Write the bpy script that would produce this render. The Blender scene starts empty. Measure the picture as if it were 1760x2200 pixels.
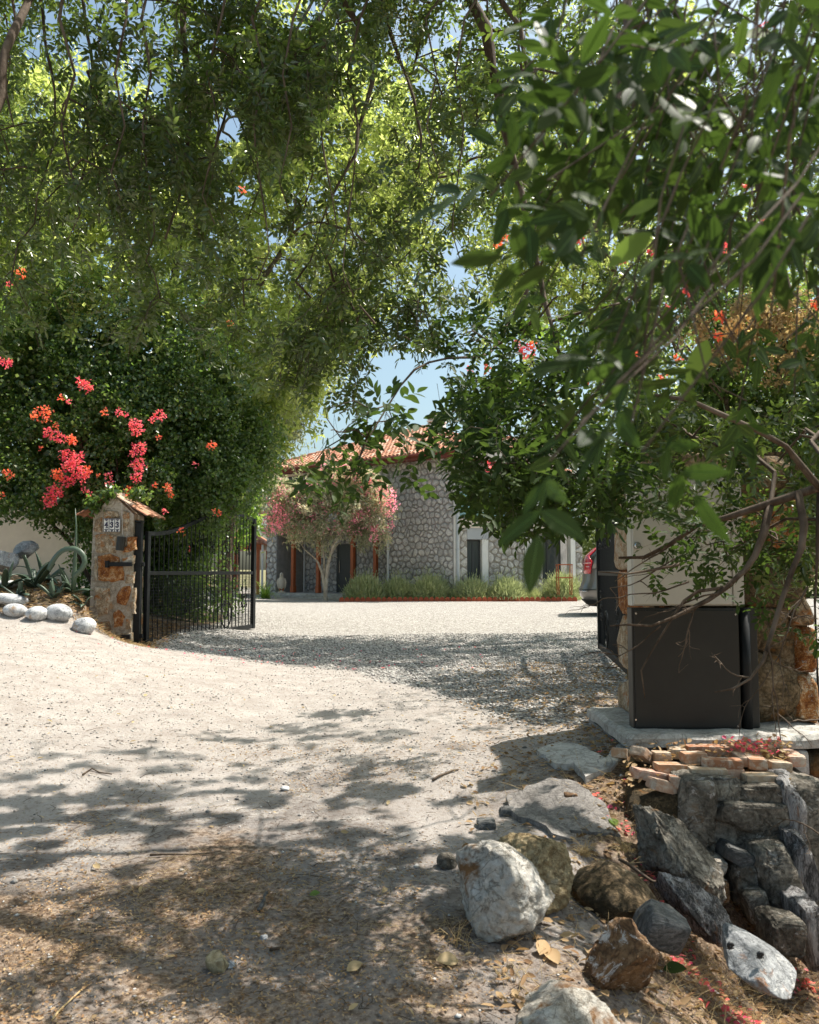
import bpy, bmesh, math, random
import numpy as np
from mathutils import Vector, Matrix
random.seed(7)
RNG = np.random.default_rng(11)
SC = bpy.context.scene
COL = SC.collection

# ------------------------------------------------------------------ camera
EYE = 1.6
PITCH = math.radians(4.22)
cam_data = bpy.data.cameras.new('camera')
cam_data.sensor_fit = 'VERTICAL'
cam_data.sensor_height = 24.0
cam_data.lens = 19.2
cam_data.clip_start = 0.05
cam_data.clip_end = 2000
cam_data.dof.use_dof = True
cam_data.dof.focus_distance = 11.0
cam_data.dof.aperture_fstop = 4.6
cam = bpy.data.objects.new('camera', cam_data)
cam.location = (0, 0, EYE)
cam.rotation_euler = (math.radians(90) + PITCH, 0, 0)
COL.objects.link(cam)
SC.camera = cam

# ------------------------------------------------------------------ sky + sun
SUN = Vector((0.78, 0.34, 1.48)).normalized()          # direction towards the sun
SUN_ELEV = math.asin(SUN.z)
world = bpy.data.worlds.new('World')
SC.world = world
world.use_nodes = True
wt = world.node_tree
wt.nodes.clear()
wo = wt.nodes.new('ShaderNodeOutputWorld')
bg = wt.nodes.new('ShaderNodeBackground')
sky = wt.nodes.new('ShaderNodeTexSky')
sky.sky_type = 'NISHITA'
sky.sun_disc = False
sky.sun_elevation = SUN_ELEV
sky.sun_rotation = math.atan2(SUN.x, SUN.y)
sky.air_density = 1.0
sky.dust_density = 4.0
sky.ozone_density = 0.3
bg.inputs['Strength'].default_value = 0.125
tint = wt.nodes.new('ShaderNodeMix'); tint.data_type = 'RGBA'; tint.blend_type = 'MULTIPLY'; tint.inputs[0].default_value = 1.0
tint.inputs[7].default_value = (.96, 1.08, 1.0, 1)          # slightly greener summer sky
wt.links.new(sky.outputs[0], tint.inputs[6]); wt.links.new(tint.outputs[2], bg.inputs[0])
wt.links.new(bg.outputs[0], wo.inputs[0])
sun_data = bpy.data.lights.new('sun', 'SUN')
sun_data.energy = 4.9
sun_data.angle = math.radians(0.53)
sun_data.color = (1.0, 0.945, 0.87)
sun = bpy.data.objects.new('sun', sun_data)
sun.rotation_euler = SUN.to_track_quat('Z', 'Y').to_euler()
sun.location = (30, 10, 60)
COL.objects.link(sun)

SC.view_settings.view_transform = 'Standard'
SC.view_settings.look = 'None'
SC.view_settings.exposure = 0.70
SC.view_settings.gamma = 1.0
SC.view_settings.use_curve_mapping = False
SC.cycles.max_bounces = 7
SC.cycles.diffuse_bounces = 4
SC.cycles.glossy_bounces = 2
SC.cycles.transmission_bounces = 4
SC.cycles.transparent_max_bounces = 6
SC.cycles.use_denoising = True
SC.cycles.sample_clamp_indirect = 6

# ------------------------------------------------------------------ pixel helpers (reference pixels 1760 x 2200)
CP, SP = math.cos(PITCH), math.sin(PITCH)
def at(px, py, Y):
    u = (px - 880) / 1760; v = (1100 - py) / 1760
    d = (u, CP - v * SP, SP + v * CP)
    t = Y / d[1]
    return Vector((d[0] * t, Y, EYE + d[2] * t))
def proj(P):
    P = np.asarray(P, float)
    X, Y, Z = P[:, 0], P[:, 1], P[:, 2] - EYE
    yc = Y * CP + Z * SP
    zc = -Y * SP + Z * CP
    ok = yc > 0.05
    yc = np.where(ok, yc, 0.05)
    return np.where(ok, 880 + 1760 * X / yc, -9999), np.where(ok, 1100 - 1760 * zc / yc, -9999)
def in_poly(px, py, poly):
    inside = np.zeros(len(px), bool)
    j = len(poly) - 1
    for i in range(len(poly)):
        xi, yi = poly[i]; xj, yj = poly[j]
        c = ((yi > py) != (yj > py)) & (px < (xj - xi) * (py - yi) / (yj - yi + 1e-9) + xi)
        inside ^= c
        j = i
    return inside

# ------------------------------------------------------------------ noise
def _hash(ix, iy, iz, seed):
    h = (ix * 374761393 + iy * 668265263 + iz * 1274126177 + seed * 974711) & 0xffffffff
    h = ((h ^ (h >> 13)) * 1274126177) & 0xffffffff
    h = h ^ (h >> 16)
    return (h & 0xffff) / 32767.5 - 1.0
def vnoise(P, seed=0):
    P = np.asarray(P, float)
    F = np.floor(P).astype(np.int64)
    f = P - F
    f = f * f * (3 - 2 * f)
    out = 0
    for dx in (0, 1):
        wx = f[:, 0] if dx else 1 - f[:, 0]
        for dy in (0, 1):
            wy = f[:, 1] if dy else 1 - f[:, 1]
            for dz in (0, 1):
                wz = f[:, 2] if dz else 1 - f[:, 2]
                out = out + wx * wy * wz * _hash(F[:, 0] + dx, F[:, 1] + dy, F[:, 2] + dz, seed)
    return out
def fbm(P, octaves=4, seed=0, ridge=False):
    P = np.asarray(P, float); a = 1.0; s = 0; tot = 0
    for o in range(octaves):
        n = vnoise(P * (2.03 ** o) + 17.3 * o, seed + o)
        if ridge: n = 1 - 2 * np.abs(n)
        s = s + a * n; tot += a; a *= 0.5
    return s / tot
def fbm2(X, Y, octaves=4, seed=0):
    return fbm(np.stack([X.ravel(), Y.ravel(), np.zeros(X.size)], 1), octaves, seed).reshape(X.shape)

# ------------------------------------------------------------------ terrain height
def P3(px, py, Y): v = at(px, py, Y); return (v.x, v.y, v.z)
CTRL = [(-60, -20, 0.3), (60, -20, -.6), (0, -20, 0), (0, -4, 0), (-6, 0, .15), (-3, 1, .05), (0, 1, 0.0), (-1.5, 3, .07), (0, 3, .04), (.35, 3.1, .03),
        (-4, 4, .28), (-2, 5, .17), (0, 5, .13), (.7, 5, .16), (-3.2, 6.4, .42), (-1, 7, .27), (.9, 6.9, .28), (-4, 8.5, .72), (-2, 9, .47),
        (-.74, 10, .41), (-6, 7, .75), (-10, 8, 1.1), (-9, 3, .5), (0.6, 8.5, .37), (1.3, 6.6, .36), (1.5, 7.5, .42), (2.2, 8.3, .45), (2.7, 11.6, .47),
        (-3.9, 12.2, .5), (-3.05, 16, .5), (0, 12.5, .43), (0, 16, .5), (3, 16, .55), (-2, 21, .58), (4, 21, .6),
        (-6.6, 11.2, 1.05), (-6.5, 13, 1.35), (-9, 12, 1.5), (-9, 17, 1.7), (-5.2, 15, .9),
        (-12, 24, 1.4), (-7, 26, .65), (-8, 35, .6), (0, 28, .6), (0, 40, .6), (8, 28, .6), (10, 16, .6), (12, 8, .3), (8, 40, .6),
        (-60, 30, 1.2), (60, 30, .6), (-60, 200, .8), (60, 200, .8), (0, 200, .6), (0, 90, .6), (-60, 90, .8), (60, 90, .6),
        P3(150, 1272, 11.8), P3(75, 1262, 11.9), P3(10, 1256, 11.9), P3(100, 1232, 12.5), P3(180, 1285, 11.7), P3(123, 1340, 10.95), P3(32, 1330, 11), P3(178, 1352, 11.1), P3(0, 1322, 11.0), P3(205, 1385, 11.9),
        # right-hand bank and ditch
        (1.0, 5.15, .22), (1.25, 5.1, .2), (1.38, 5.5, .33), (1.6, 5.9, .38), (1.15, 4.65, .1), (1.3, 4.5, -.12), (1.42, 4.25, -.34), (1.6, 4.0, -.55),
        (1.85, 4.5, -.62), (2.2, 4.3, -.68), (2.3, 5.0, -.5), (2.7, 4.5, -.7), (3.4, 5, -.7), (4, 6, -.4), (3.2, 7.2, .3), (3.6, 3.5, -.75), (2.2, 3.5, -.62), (1.7, 3.3, -.5),
        (1.1, 3.4, -.18), (.85, 4.1, .03), (.8, 3.5, -.03), (1.5, 2.6, -.45), (.9, 2.5, -.15), (3, 2, -.8), (2.9, 0, -.6), (6, 0, -.7), (6, 4, -.7), (1.2, 1, -.1),
        (1.05, 3.9, -.05), (1.25, 3.8, -.22), (1.9, 5.3, .0), (2.3, 5.9, .3), (1.9, 6.3, .4), (2.6, 6.4, .3)]
_C = np.array(CTRL, float)
def _phi(r): return r
_K = _phi(np.hypot(_C[:, None, 0] - _C[None, :, 0], _C[:, None, 1] - _C[None, :, 1])) 
_n = len(_C)
_A = np.zeros((_n + 3, _n + 3)); _A[:_n, :_n] = _K - np.eye(_n) * 0.02
_A[:_n, _n] = 1; _A[:_n, _n + 1:] = _C[:, :2]; _A[_n, :_n] = 1; _A[_n + 1:, :_n] = _C[:, :2].T
_W = np.linalg.solve(_A, np.concatenate([_C[:, 2], [0, 0, 0]]))
def hbase(X, Y):
    X = np.asarray(X, float); Y = np.asarray(Y, float)
    sh = X.shape; x = X.ravel(); y = Y.ravel()
    out = np.empty(len(x))
    for i in range(0, len(x), 20000):
        xs, ys = x[i:i + 20000], y[i:i + 20000]
        r = _phi(np.hypot(xs[:, None] - _C[None, :, 0], ys[:, None] - _C[None, :, 1]))
        out[i:i + 20000] = r @ _W[:_n] + _W[_n] + xs * _W[_n + 1] + ys * _W[_n + 2]
    return out.reshape(sh)
def soilness(X, Y):
    """1 where loose brown soil and litter lie (near camera, right-hand bank, under the bushes), 0 on sand"""
    n = fbm2(X * .9, Y * .9, 4, 5)
    a = np.clip((6.0 - np.hypot((X - .2) * .8, Y * 1.0 - .6) + n * 2.6) / 2.4, 0, 1) * .8
    b = np.clip((X - (.45 + .12 * (Y - 3)) + n * .25) / .35, 0, 1) * np.clip((6.1 - Y) / .5, 0, 1)
    edge = 11.05 + .18 * (X + 5) + n * .25
    c = np.clip((Y - edge) / .35, 0, 1) * np.clip((-3.6 - X) / .3, 0, 1) * np.clip((19 - Y) / 2, 0, 1)
    d = np.clip((X - 1.2) / .4, 0, 1) * np.clip((8.5 - Y) / .8, 0, 1) * .8
    return np.clip(np.maximum.reduce([a, b, c, d]), 0, 1)
EDGE = [(-4.2, 11.9), (-2.4, 11.0), (-.74, 9.9), (0.2, 8.4), (.86, 7.0), (1.35, 6.4)]
def gravelness(X, Y):
    ex = np.array([e[0] for e in EDGE]); ey = np.array([e[1] for e in EDGE])
    yb = np.interp(X, ex, ey)
    n = fbm2(X * 1.5, Y * 1.5, 3, 9)
    return np.clip((Y - yb + n * .35) / .5, 0, 1)
def height(X, Y):
    X = np.asarray(X, float); Y = np.asarray(Y, float)
    z = hbase(X, Y)
    near = np.clip((26 - Y) / 10, 0, 1)
    s = soilness(X, Y)
    z = z + near * (fbm2(X * .55, Y * .55, 3, 1) * .035 + fbm2(X * 2.1, Y * 2.1, 4, 2) * (.014 + .02 * s) + fbm2(X * 9, Y * 9, 3, 3) * (.004 + .008 * s))
    return z
def H(x, y): return float(height(np.array([x]), np.array([y]))[0])

# ------------------------------------------------------------------ tagging
def tag(o, label=None, cat=None, group=None, kind=None):
    if label: o['label'] = label
    if cat: o['category'] = cat; o['kind'] = kind or 'thing'
    if group: o['group'] = group
    if kind: o['kind'] = kind
    return o
def thing(name, label, cat, loc=(0, 0, 0), group=None):
    o = bpy.data.objects.new(name, None); COL.objects.link(o)
    o.empty_display_size = .2
    o.location = loc
    return tag(o, label, cat, group)
def link(name, me, parent=None, mat=None, world_coords=True):
    o = bpy.data.objects.new(name, me); COL.objects.link(o)
    if mat and not me.materials: me.materials.append(mat)
    if parent is not None:
        o.parent = parent
        if world_coords:      # geometry given in world coordinates, parent chain has only translations
            off = Vector((0, 0, 0)); p = parent
            while p is not None:
                off += p.location; p = p.parent
            o.location = -off
    return o
def np_mesh(name, V, F, smooth=False):
    """V (n,3), F (m,k) uniform polygons"""
    me = bpy.data.meshes.new(name)
    V = np.ascontiguousarray(V, dtype=np.float32); F = np.ascontiguousarray(F, dtype=np.int32)
    me.vertices.add(len(V)); me.vertices.foreach_set('co', V.ravel())
    m, k = F.shape
    me.loops.add(m * k); me.loops.foreach_set('vertex_index', F.ravel())
    me.polygons.add(m)
    me.polygons.foreach_set('loop_start', np.arange(0, m * k, k, dtype=np.int32))
    me.polygons.foreach_set('loop_total', np.full(m, k, dtype=np.int32))
    if smooth: me.polygons.foreach_set('use_smooth', np.ones(m, bool))
    me.update(calc_edges=True)
    return me
def py_mesh(name, V, F, smooth=False):
    me = bpy.data.meshes.new(name); me.from_pydata([tuple(v) for v in V], [], F)
    if smooth:
        for p in me.polygons: p.use_smooth = True
    me.update(); return me
class MB:
    """collects simple solids into one mesh"""
    def __init__(s): s.v = []; s.f = []
    def add(s, V, F):
        b = len(s.v); s.v += [tuple(v) for v in V]; s.f += [tuple(i + b for i in f) for f in F]; return s
    def box(s, c, size, R=None, taper=1.0):
        x, y, z = [k / 2 for k in size]; V = []
        for sz, t in ((-1, 1), (1, taper)):
            for sx, sy in ((-1, -1), (1, -1), (1, 1), (-1, 1)):
                V.append(Vector((sx * x * t, sy * y * t, sz * z)))
        if R is not None: V = [R @ v for v in V]
        V = [v + Vector(c) for v in V]
        return s.add(V, [(0, 3, 2, 1), (4, 5, 6, 7), (0, 1, 5, 4), (1, 2, 6, 5), (2, 3, 7, 6), (3, 0, 4, 7)])
    def tube(s, pts, rad, k=8, caps=True):
        pts = [Vector(p) for p in pts]; n = len(pts)
        if not hasattr(rad, '__len__'): rad = [rad] * n
        ref = Vector((0.13, .31, 1)).normalized(); V = []; prev = None
        for i, p in enumerate(pts):
            t = (pts[min(i + 1, n - 1)] - pts[max(i - 1, 0)])
            if t.length < 1e-9: t = Vector((0, 0, 1))
            t.normalize()
            a = (prev if prev is not None else (ref if abs(t.dot(ref)) < .93 else Vector((1, .2, 0))))
            a = (a - t * a.dot(t))
            if a.length < 1e-6: a = t.orthogonal()
            a.normalize(); prev = a; b = t.cross(a)
            for j in range(k):
                an = 2 * math.pi * j / k
                V.append(p + (a * math.cos(an) + b * math.sin(an)) * rad[i])
        F = [(i * k + j, i * k + (j + 1) % k, (i + 1) * k + (j + 1) % k, (i + 1) * k + j) for i in range(n - 1) for j in range(k)]
        if caps: F += [tuple(reversed(range(k))), tuple((n - 1) * k + j for j in range(k))]
        return s.add(V, F)
    def build(s, name, mat, parent=None, smooth=False, bevel=0):
        me = py_mesh(name, s.v, s.f, smooth)
        o = link(name, me, parent, mat)
        if bevel:
            m = o.modifiers.new('bevel', 'BEVEL'); m.width = bevel; m.segments = 2; m.limit_method = 'ANGLE'
        return o

# ------------------------------------------------------------------ materials
MATS = {}
def newmat(name):
    m = bpy.data.materials.new(name); m.use_nodes = True
    nt = m.node_tree; nt.nodes.clear()
    out = nt.nodes.new('ShaderNodeOutputMaterial')
    return m, nt, out
def N(nt, t, **kw):
    n = nt.nodes.new(t)
    for k, v in kw.items():
        if k in n.inputs: n.inputs[k].default_value = v
        else: setattr(n, k, v)
    return n
def ramp(nt, fac, stops, interp='LINEAR'):
    r = nt.nodes.new('ShaderNodeValToRGB'); r.color_ramp.interpolation = interp
    while len(r.color_ramp.elements) < len(stops): r.color_ramp.elements.new(.5)
    for e, (p, c) in zip(r.color_ramp.elements, stops):
        e.position = p; e.color = (*c, 1) if len(c) == 3 else c
    if fac is not None: nt.links.new(fac, r.inputs[0])
    return r
def mix(nt, fac, a, b, mode='MIX'):
    m = nt.nodes.new('ShaderNodeMix'); m.data_type = 'RGBA'; m.blend_type = mode
    for s, v in ((m.inputs[0], fac), (m.inputs[6], a), (m.inputs[7], b)):
        if isinstance(v, (int, float)): s.default_value = v
        elif isinstance(v, tuple): s.default_value = (*v, 1) if len(v) == 3 else v
        else: nt.links.new(v, s)
    return m.outputs[2]
def math_(nt, op, a, b=0.0, clamp=False):
    m = nt.nodes.new('ShaderNodeMath'); m.operation = op; m.use_clamp = clamp
    for s, v in ((m.inputs[0], a), (m.inputs[1], b)):
        if isinstance(v, (int, float)): s.default_value = v
        else: nt.links.new(v, s)
    return m.outputs[0]
def noise(nt, vec, scale, detail=4, rough=.55, dist=0):
    n = N(nt, 'ShaderNodeTexNoise'); n.inputs['Scale'].default_value = scale
    n.inputs['Detail'].default_value = detail; n.inputs['Roughness'].default_value = rough; n.inputs['Distortion'].default_value = dist
    if vec is not None: nt.links.new(vec, n.inputs['Vector'])
    return n
def pos(nt): return nt.nodes.new('ShaderNodeNewGeometry').outputs['Position']
def bump(nt, h, strength=.4, dist=.02, nrm=None):
    b = N(nt, 'ShaderNodeBump'); b.inputs['Strength'].default_value = strength; b.inputs['Distance'].default_value = dist
    nt.links.new(h, b.inputs['Height'])
    if nrm: nt.links.new(nrm, b.inputs['Normal'])
    return b.outputs[0]
def pbsdf(nt, out, col, rough=.6, spec=.4, metal=0, nrm=None):
    p = N(nt, 'ShaderNodeBsdfPrincipled')
    if isinstance(col, tuple): p.inputs['Base Color'].default_value = (*col, 1)
    else: nt.links.new(col, p.inputs['Base Color'])
    if isinstance(rough, (int, float)): p.inputs['Roughness'].default_value = rough
    else: nt.links.new(rough, p.inputs['Roughness'])
    p.inputs['Specular IOR Level'].default_value = spec
    p.inputs['Metallic'].default_value = metal
    if nrm: nt.links.new(nrm, p.inputs['Normal'])
    nt.links.new(p.outputs[0], out.inputs[0])
    return p
def simple(name, col, rough=.6, spec=.4, metal=0, var=.15, scale=9, bumps=.15, bdist=.004):
    m, nt, out = newmat(name); P = pos(nt)
    n = noise(nt, P, scale, 5)
    lo = tuple(c * (1 - var) for c in col); hi = tuple(min(1, c * (1 + var)) for c in col)
    c = ramp(nt, n.outputs[0], [(.3, lo), (.7, hi)]).outputs[0]
    n2 = noise(nt, P, scale * 6, 3)
    c = mix(nt, .25, c, ramp(nt, n2.outputs[0], [(.35, lo), (.65, hi)]).outputs[0])
    nr = bump(nt, n2.outputs[0], bumps, bdist) if bumps else None
    pbsdf(nt, out, c, rough, spec, metal, nr)
    return m
def rnd(nt):
    """random per piece: object random plus island random"""
    oi = nt.nodes.new('ShaderNodeObjectInfo').outputs['Random']
    ge = nt.nodes.new('ShaderNodeNewGeometry').outputs['Random Per Island']
    return math_(nt, 'FRACT', math_(nt, 'ADD', oi, ge))
def leafmat(name, cols, trans, tfac=.35, rough=.38, spec=.5):
    m, nt, out = newmat(name)
    r = nt.nodes.new('ShaderNodeNewGeometry').outputs['Random Per Island']
    c = ramp(nt, r, [(i / (len(cols) - 1), k) for i, k in enumerate(cols)]).outputs[0]
    n = noise(nt, pos(nt), .8, 3)
    c = mix(nt, .5, c, mix(nt, 1.0, c, ramp(nt, n.outputs[0], [(.35, (.6, .68, .6)), (.65, (1.35, 1.3, 1.1))]).outputs[0], 'MULTIPLY'))
    p = N(nt, 'ShaderNodeBsdfPrincipled'); nt.links.new(c, p.inputs['Base Color'])
    p.inputs['Roughness'].default_value = rough; p.inputs['Specular IOR Level'].default_value = spec
    t = N(nt, 'ShaderNodeBsdfTranslucent')
    tc = mix(nt, .45, trans, mix(nt, 1.0, c, (3.2, 3.2, 2.0), 'MULTIPLY'))
    nt.links.new(tc, t.inputs[0])
    ms = N(nt, 'ShaderNodeMixShader'); ms.inputs[0].default_value = tfac
    nt.links.new(p.outputs[0], ms.inputs[1]); nt.links.new(t.outputs[0], ms.inputs[2])
    nt.links.new(ms.outputs[0], out.inputs[0])
    return m
def stonemat(name, stops, scale=3, white=0.0, rust=0.0, bs=.6, bd=.02, rustcol=(.30, .13, .045), rough=.85, streak=None):
    m, nt, out = newmat(name)
    tc = nt.nodes.new('ShaderNodeTexCoord').outputs['Object'] if streak is None else None
    P = pos(nt)
    if streak is not None:
        mp = N(nt, 'ShaderNodeMapping'); mp.inputs['Scale'].default_value = streak; mp.inputs['Rotation'].default_value = (.3, .5, .2)
        nt.links.new(P, mp.inputs[0]); P = mp.outputs[0]
    r = rnd(nt)
    v = N(nt, 'ShaderNodeVectorMath'); v.operation = 'ADD'
    cx = N(nt, 'ShaderNodeCombineXYZ'); nt.links.new(math_(nt, 'MULTIPLY', r, 13.0), cx.inputs[0]); nt.links.new(math_(nt, 'MULTIPLY', r, 7.7), cx.inputs[1])
    nt.links.new(P, v.inputs[0]); nt.links.new(cx.outputs[0], v.inputs[1]); P = v.outputs[0]
    n1 = noise(nt, P, scale, 9, .68, .5)
    n2 = noise(nt, P, scale * 8, 7, .75, .3)
    f = math_(nt, 'ADD', math_(nt, 'MULTIPLY', n1.outputs[0], .55), math_(nt, 'MULTIPLY', n2.outputs[0], .45))
    f = math_(nt, 'ADD', math_(nt, 'MULTIPLY', math_(nt, 'SUBTRACT', f, .5), 2.5), .50)
    f = math_(nt, 'ADD', f, math_(nt, 'MULTIPLY', math_(nt, 'SUBTRACT', r, .5), .16))
    c = ramp(nt, f, stops).outputs[0]
    cr = noise(nt, P, scale * 1.3, 5, .6, 1.2)
    crk = ramp(nt, math_(nt, 'ABSOLUTE', math_(nt, 'SUBTRACT', cr.outputs[0], .5)), [(0, (1, 1, 1)), (.012, (.6, .6, .6)), (.03, (0, 0, 0))]).outputs[0]
    c = mix(nt, math_(nt, 'MULTIPLY', crk, .6), c, stops[0][1])
    if white:
        n3 = noise(nt, P, scale * 2.2, 9, .75, .8)
        c = mix(nt, ramp(nt, n3.outputs[0], [(.62 - white * .2, (0, 0, 0)), (.68 - white * .2, (1, 1, 1))]).outputs[0], c, (.62, .60, .56))
    if rust:
        n4 = noise(nt, P, scale * 1.1, 7, .65, .6)
        c = mix(nt, ramp(nt, n4.outputs[0], [(.66 - rust * .25, (0, 0, 0)), (.76 - rust * .25, (1, 1, 1))]).outputs[0], c, rustcol)
    nr = bump(nt, n1.outputs[0], bs, bd * 1.6); nr = bump(nt, math_(nt, 'MULTIPLY', crk, -1.0), bs * .7, bd * .5, nr); nr = bump(nt, n2.outputs[0], min(1, bs * 1.2), bd * .7, nr)
    pbsdf(nt, out, c, rough, .25, 0, nr)
    return m
M = {}
M['leaf_near'] = leafmat('leaf_near', [(.020, .038, .013), (.032, .056, .017), (.052, .076, .026)], (.12, .21, .025), .28, .55, .14)  # canopy leaf colour darkened so the close foliage looks shaded
M['leaf_canopy'] = leafmat('leaf_canopy', [(.026, .048, .014), (.050, .078, .021), (.11, .135, .045)], (.23, .34, .04), .38, .28, .8)
M['leaf_back'] = leafmat('leaf_back', [(.11, .15, .04), (.19, .22, .07), (.42, .43, .22)], (.62, .72, .20), .55, .30, .8)
M['leaf_silver'] = leafmat('leaf_silver', [(.13, .155, .09), (.20, .22, .14), (.30, .30, .20)], (.36, .40, .2), .36, .36, .5)
M['leaf_vine'] = leafmat('leaf_vine', [(.040, .080, .026), (.070, .12, .036), (.14, .18, .06)], (.26, .40, .06), .42, .30, .7)
M['leaf_lime'] = leafmat('leaf_lime', [(.10, .19, .035), (.14, .23, .05), (.20, .27, .07)], (.35, .48, .08), .45, .4, .4)
M['leaf_far'] = leafmat('leaf_far', [(.07, .10, .03), (.11, .15, .045), (.16, .19, .06)], (.30, .36, .09), .35, .5, .3)
M['leaf_oleander'] = leafmat('leaf_oleander', [(.24, .28, .18), (.36, .36, .26), (.60, .48, .44)], (.5, .5, .34), .34, .45, .4)
M['leaf_lavender'] = leafmat('leaf_lavender', [(.27, .32, .18), (.38, .42, .26), (.54, .55, .38)], (.5, .54, .3), .3, .6, .2)
M['leaf_agave'] = leafmat('leaf_agave', [(.045, .075, .058), (.065, .10, .072), (.11, .15, .10)], (.10, .16, .08), .10, .4, .45)
M['leaf_dry'] = leafmat('leaf_dry', [(.16, .09, .05), (.32, .20, .11), (.46, .33, .20), (.22, .12, .065)], (.40, .25, .12), .2, .7, .15)
M['leaf_drypale'] = leafmat('leaf_drypale', [(.34, .25, .15), (.46, .36, .22), (.26, .16, .09)], (.5, .36, .2), .3, .6, .2)
M['straw'] = leafmat('straw', [(.38, .27, .14), (.55, .43, .25), (.28, .18, .10)], (.5, .4, .2), .2, .6, .2)
M['pink'] = leafmat('pink', [(.58, .06, .20), (.74, .11, .18), (.84, .22, .19), (.78, .16, .30)], (.90, .16, .24), .38, .5, .3)
M['orange'] = leafmat('orange', [(.74, .12, .07), (.84, .22, .11), (.76, .10, .12), (.86, .30, .17)], (.95, .27, .12), .38, .5, .3)
M['pale_pink'] = leafmat('pale_pink', [(.80, .26, .46), (.88, .42, .58), (.74, .18, .38)], (.95, .45, .6), .35, .5, .3)
M['bloom_dead'] = leafmat('bloom_dead', [(.70, .48, .26), (.80, .62, .40), (.62, .34, .16)], (.9, .6, .3), .4, .6, .2)
M['berry'] = leafmat('berry', [(.20, .24, .05), (.28, .29, .07), (.24, .17, .05)], (.35, .4, .1), .2, .5, .3)
def barkmat(name, a, b, c3):
    m, nt, out = newmat(name)
    P = pos(nt)
    mp = N(nt, 'ShaderNodeMapping'); mp.inputs['Scale'].default_value = (1, 1, .35); nt.links.new(P, mp.inputs[0])
    n1 = noise(nt, mp.outputs[0], 22, 8, .7, .5); n2 = noise(nt, P, 5, 4)
    c = ramp(nt, n1.outputs[0], [(.3, a), (.52, b), (.7, c3)]).outputs[0]
    c = mix(nt, ramp(nt, n2.outputs[0], [(.45, (0, 0, 0)), (.7, (1, 1, 1))]).outputs[0], c, c3)
    pbsdf(nt, out, c, .85, .2, 0, bump(nt, n1.outputs[0], .8, .012))
    return m
M['bark'] = barkmat('bark', (.035, .024, .016), (.085, .058, .038), (.18, .14, .105))
M['bark_pale'] = barkmat('bark_pale', (.22, .18, .14), (.40, .34, .28), (.55, .50, .43))
M['rock_white'] = stonemat('rock_white', [(.08, (.20, .16, .11)), (.34, (.48, .43, .36)), (.54, (.68, .64, .56)), (.8, (.82, .79, .73))], 4.5, 0, .45, 1.0, .035, (.30, .16, .07))
M['rock_yellow'] = stonemat('rock_yellow', [(.12, (.16, .11, .05)), (.4, (.40, .30, .16)), (.6, (.58, .47, .28)), (.85, (.68, .62, .46))], 5, 0, .2, 1.0, .035, (.28, .19, .09))
M['rock_brown'] = stonemat('rock_brown', [(.2, (.05, .032, .02)), (.48, (.16, .09, .045)), (.64, (.27, .16, .08)), (.85, (.30, .26, .21))], 4.5, .30, 0, .8, .02)
M['rock_blue'] = stonemat('rock_blue', [(.12, (.14, .145, .145)), (.42, (.30, .305, .305)), (.62, (.44, .445, .44)), (.85, (.62, .62, .60))], 6, .22, .2, .8, .012)
M['rock_grey'] = stonemat('rock_grey', [(.15, (.05, .043, .032)), (.42, (.17, .15, .12)), (.6, (.30, .27, .22)), (.85, (.50, .46, .39))], 4.5, .16, .25, 1.0, .03, (.26, .15, .07))
M['rock_slate'] = stonemat('rock_slate', [(.15, (.045, .045, .042)), (.5, (.12, .12, .115)), (.85, (.28, .275, .26))], 6, 0, 0, .7, .01, streak=(1, 6, 2))
M['rock_streak'] = stonemat('rock_streak', [(.32, (.09, .085, .08)), (.46, (.32, .30, .29)), (.58, (.55, .53, .52)), (.75, (.70, .68, .66))], 3.5, 0, .2, 1.0, .03, streak=(5, 5, 1))
M['river_stone'] = stonemat('river_stone', [(.1, (.17, .175, .18)), (.36, (.45, .455, .46)), (.62, (.63, .63, .62)), (.9, (.76, .75, .73))], 5, 0, .26, .7, .012, (.36, .24, .14))
M['wall_stone'] = stonemat('wall_stone', [(.1, (.26, .25, .245)), (.42, (.44, .425, .41)), (.58, (.58, .56, .535)), (.85, (.76, .73, .69))], 4, 0, .12, .6, .02, (.38, .27, .18))
M['wall_stone_pale'] = stonemat('wall_stone_pale', [(.28, (.30, .28, .26)), (.5, (.50, .47, .43)), (.74, (.68, .65, .60))], 4, 0, .1, .6, .02, (.5, .38, .26))
M['pillar_stone'] = stonemat('pillar_stone', [(.3, (.20, .14, .09)), (.46, (.42, .30, .18)), (.6, (.55, .46, .34)), (.78, (.66, .60, .50))], 9, 0, .5, .9, .018, (.42, .17, .05))
M['rust_stone'] = stonemat('rust_stone', [(.32, (.20, .065, .02)), (.48, (.42, .16, .045)), (.6, (.55, .30, .12)), (.72, (.70, .58, .42))], 14, .2, .3, .9, .015, (.38, .13, .035))
M['brown_stone'] = stonemat('brown_stone', [(.3, (.06, .045, .025)), (.48, (.15, .105, .055)), (.62, (.26, .18, .10)), (.78, (.38, .30, .20))], 5, 0, .3, .9, .03, (.30, .14, .04))
M['mortar'] = simple('mortar', (.30, .27, .23), .9, .2, 0, .22, 6, .5, .01)
M['mortar_dark'] = simple('mortar_dark', (.29, .275, .26), .9, .2, 0, .2, 6, .5, .01)
M['mortar_pillar'] = stonemat('mortar_pillar', [(.15, (.17, .13, .09)), (.45, (.34, .28, .21)), (.6, (.42, .37, .30)), (.9, (.56, .51, .44))], 3.2, 0, .28, .8, .012, (.38, .22, .10))
M['concrete'] = stonemat('concrete', [(.1, (.20, .18, .155)), (.4, (.38, .36, .325)), (.6, (.50, .48, .445)), (.9, (.62, .60, .56))], 4, 0, .12, .8, .010, (.30, .20, .12))
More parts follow.
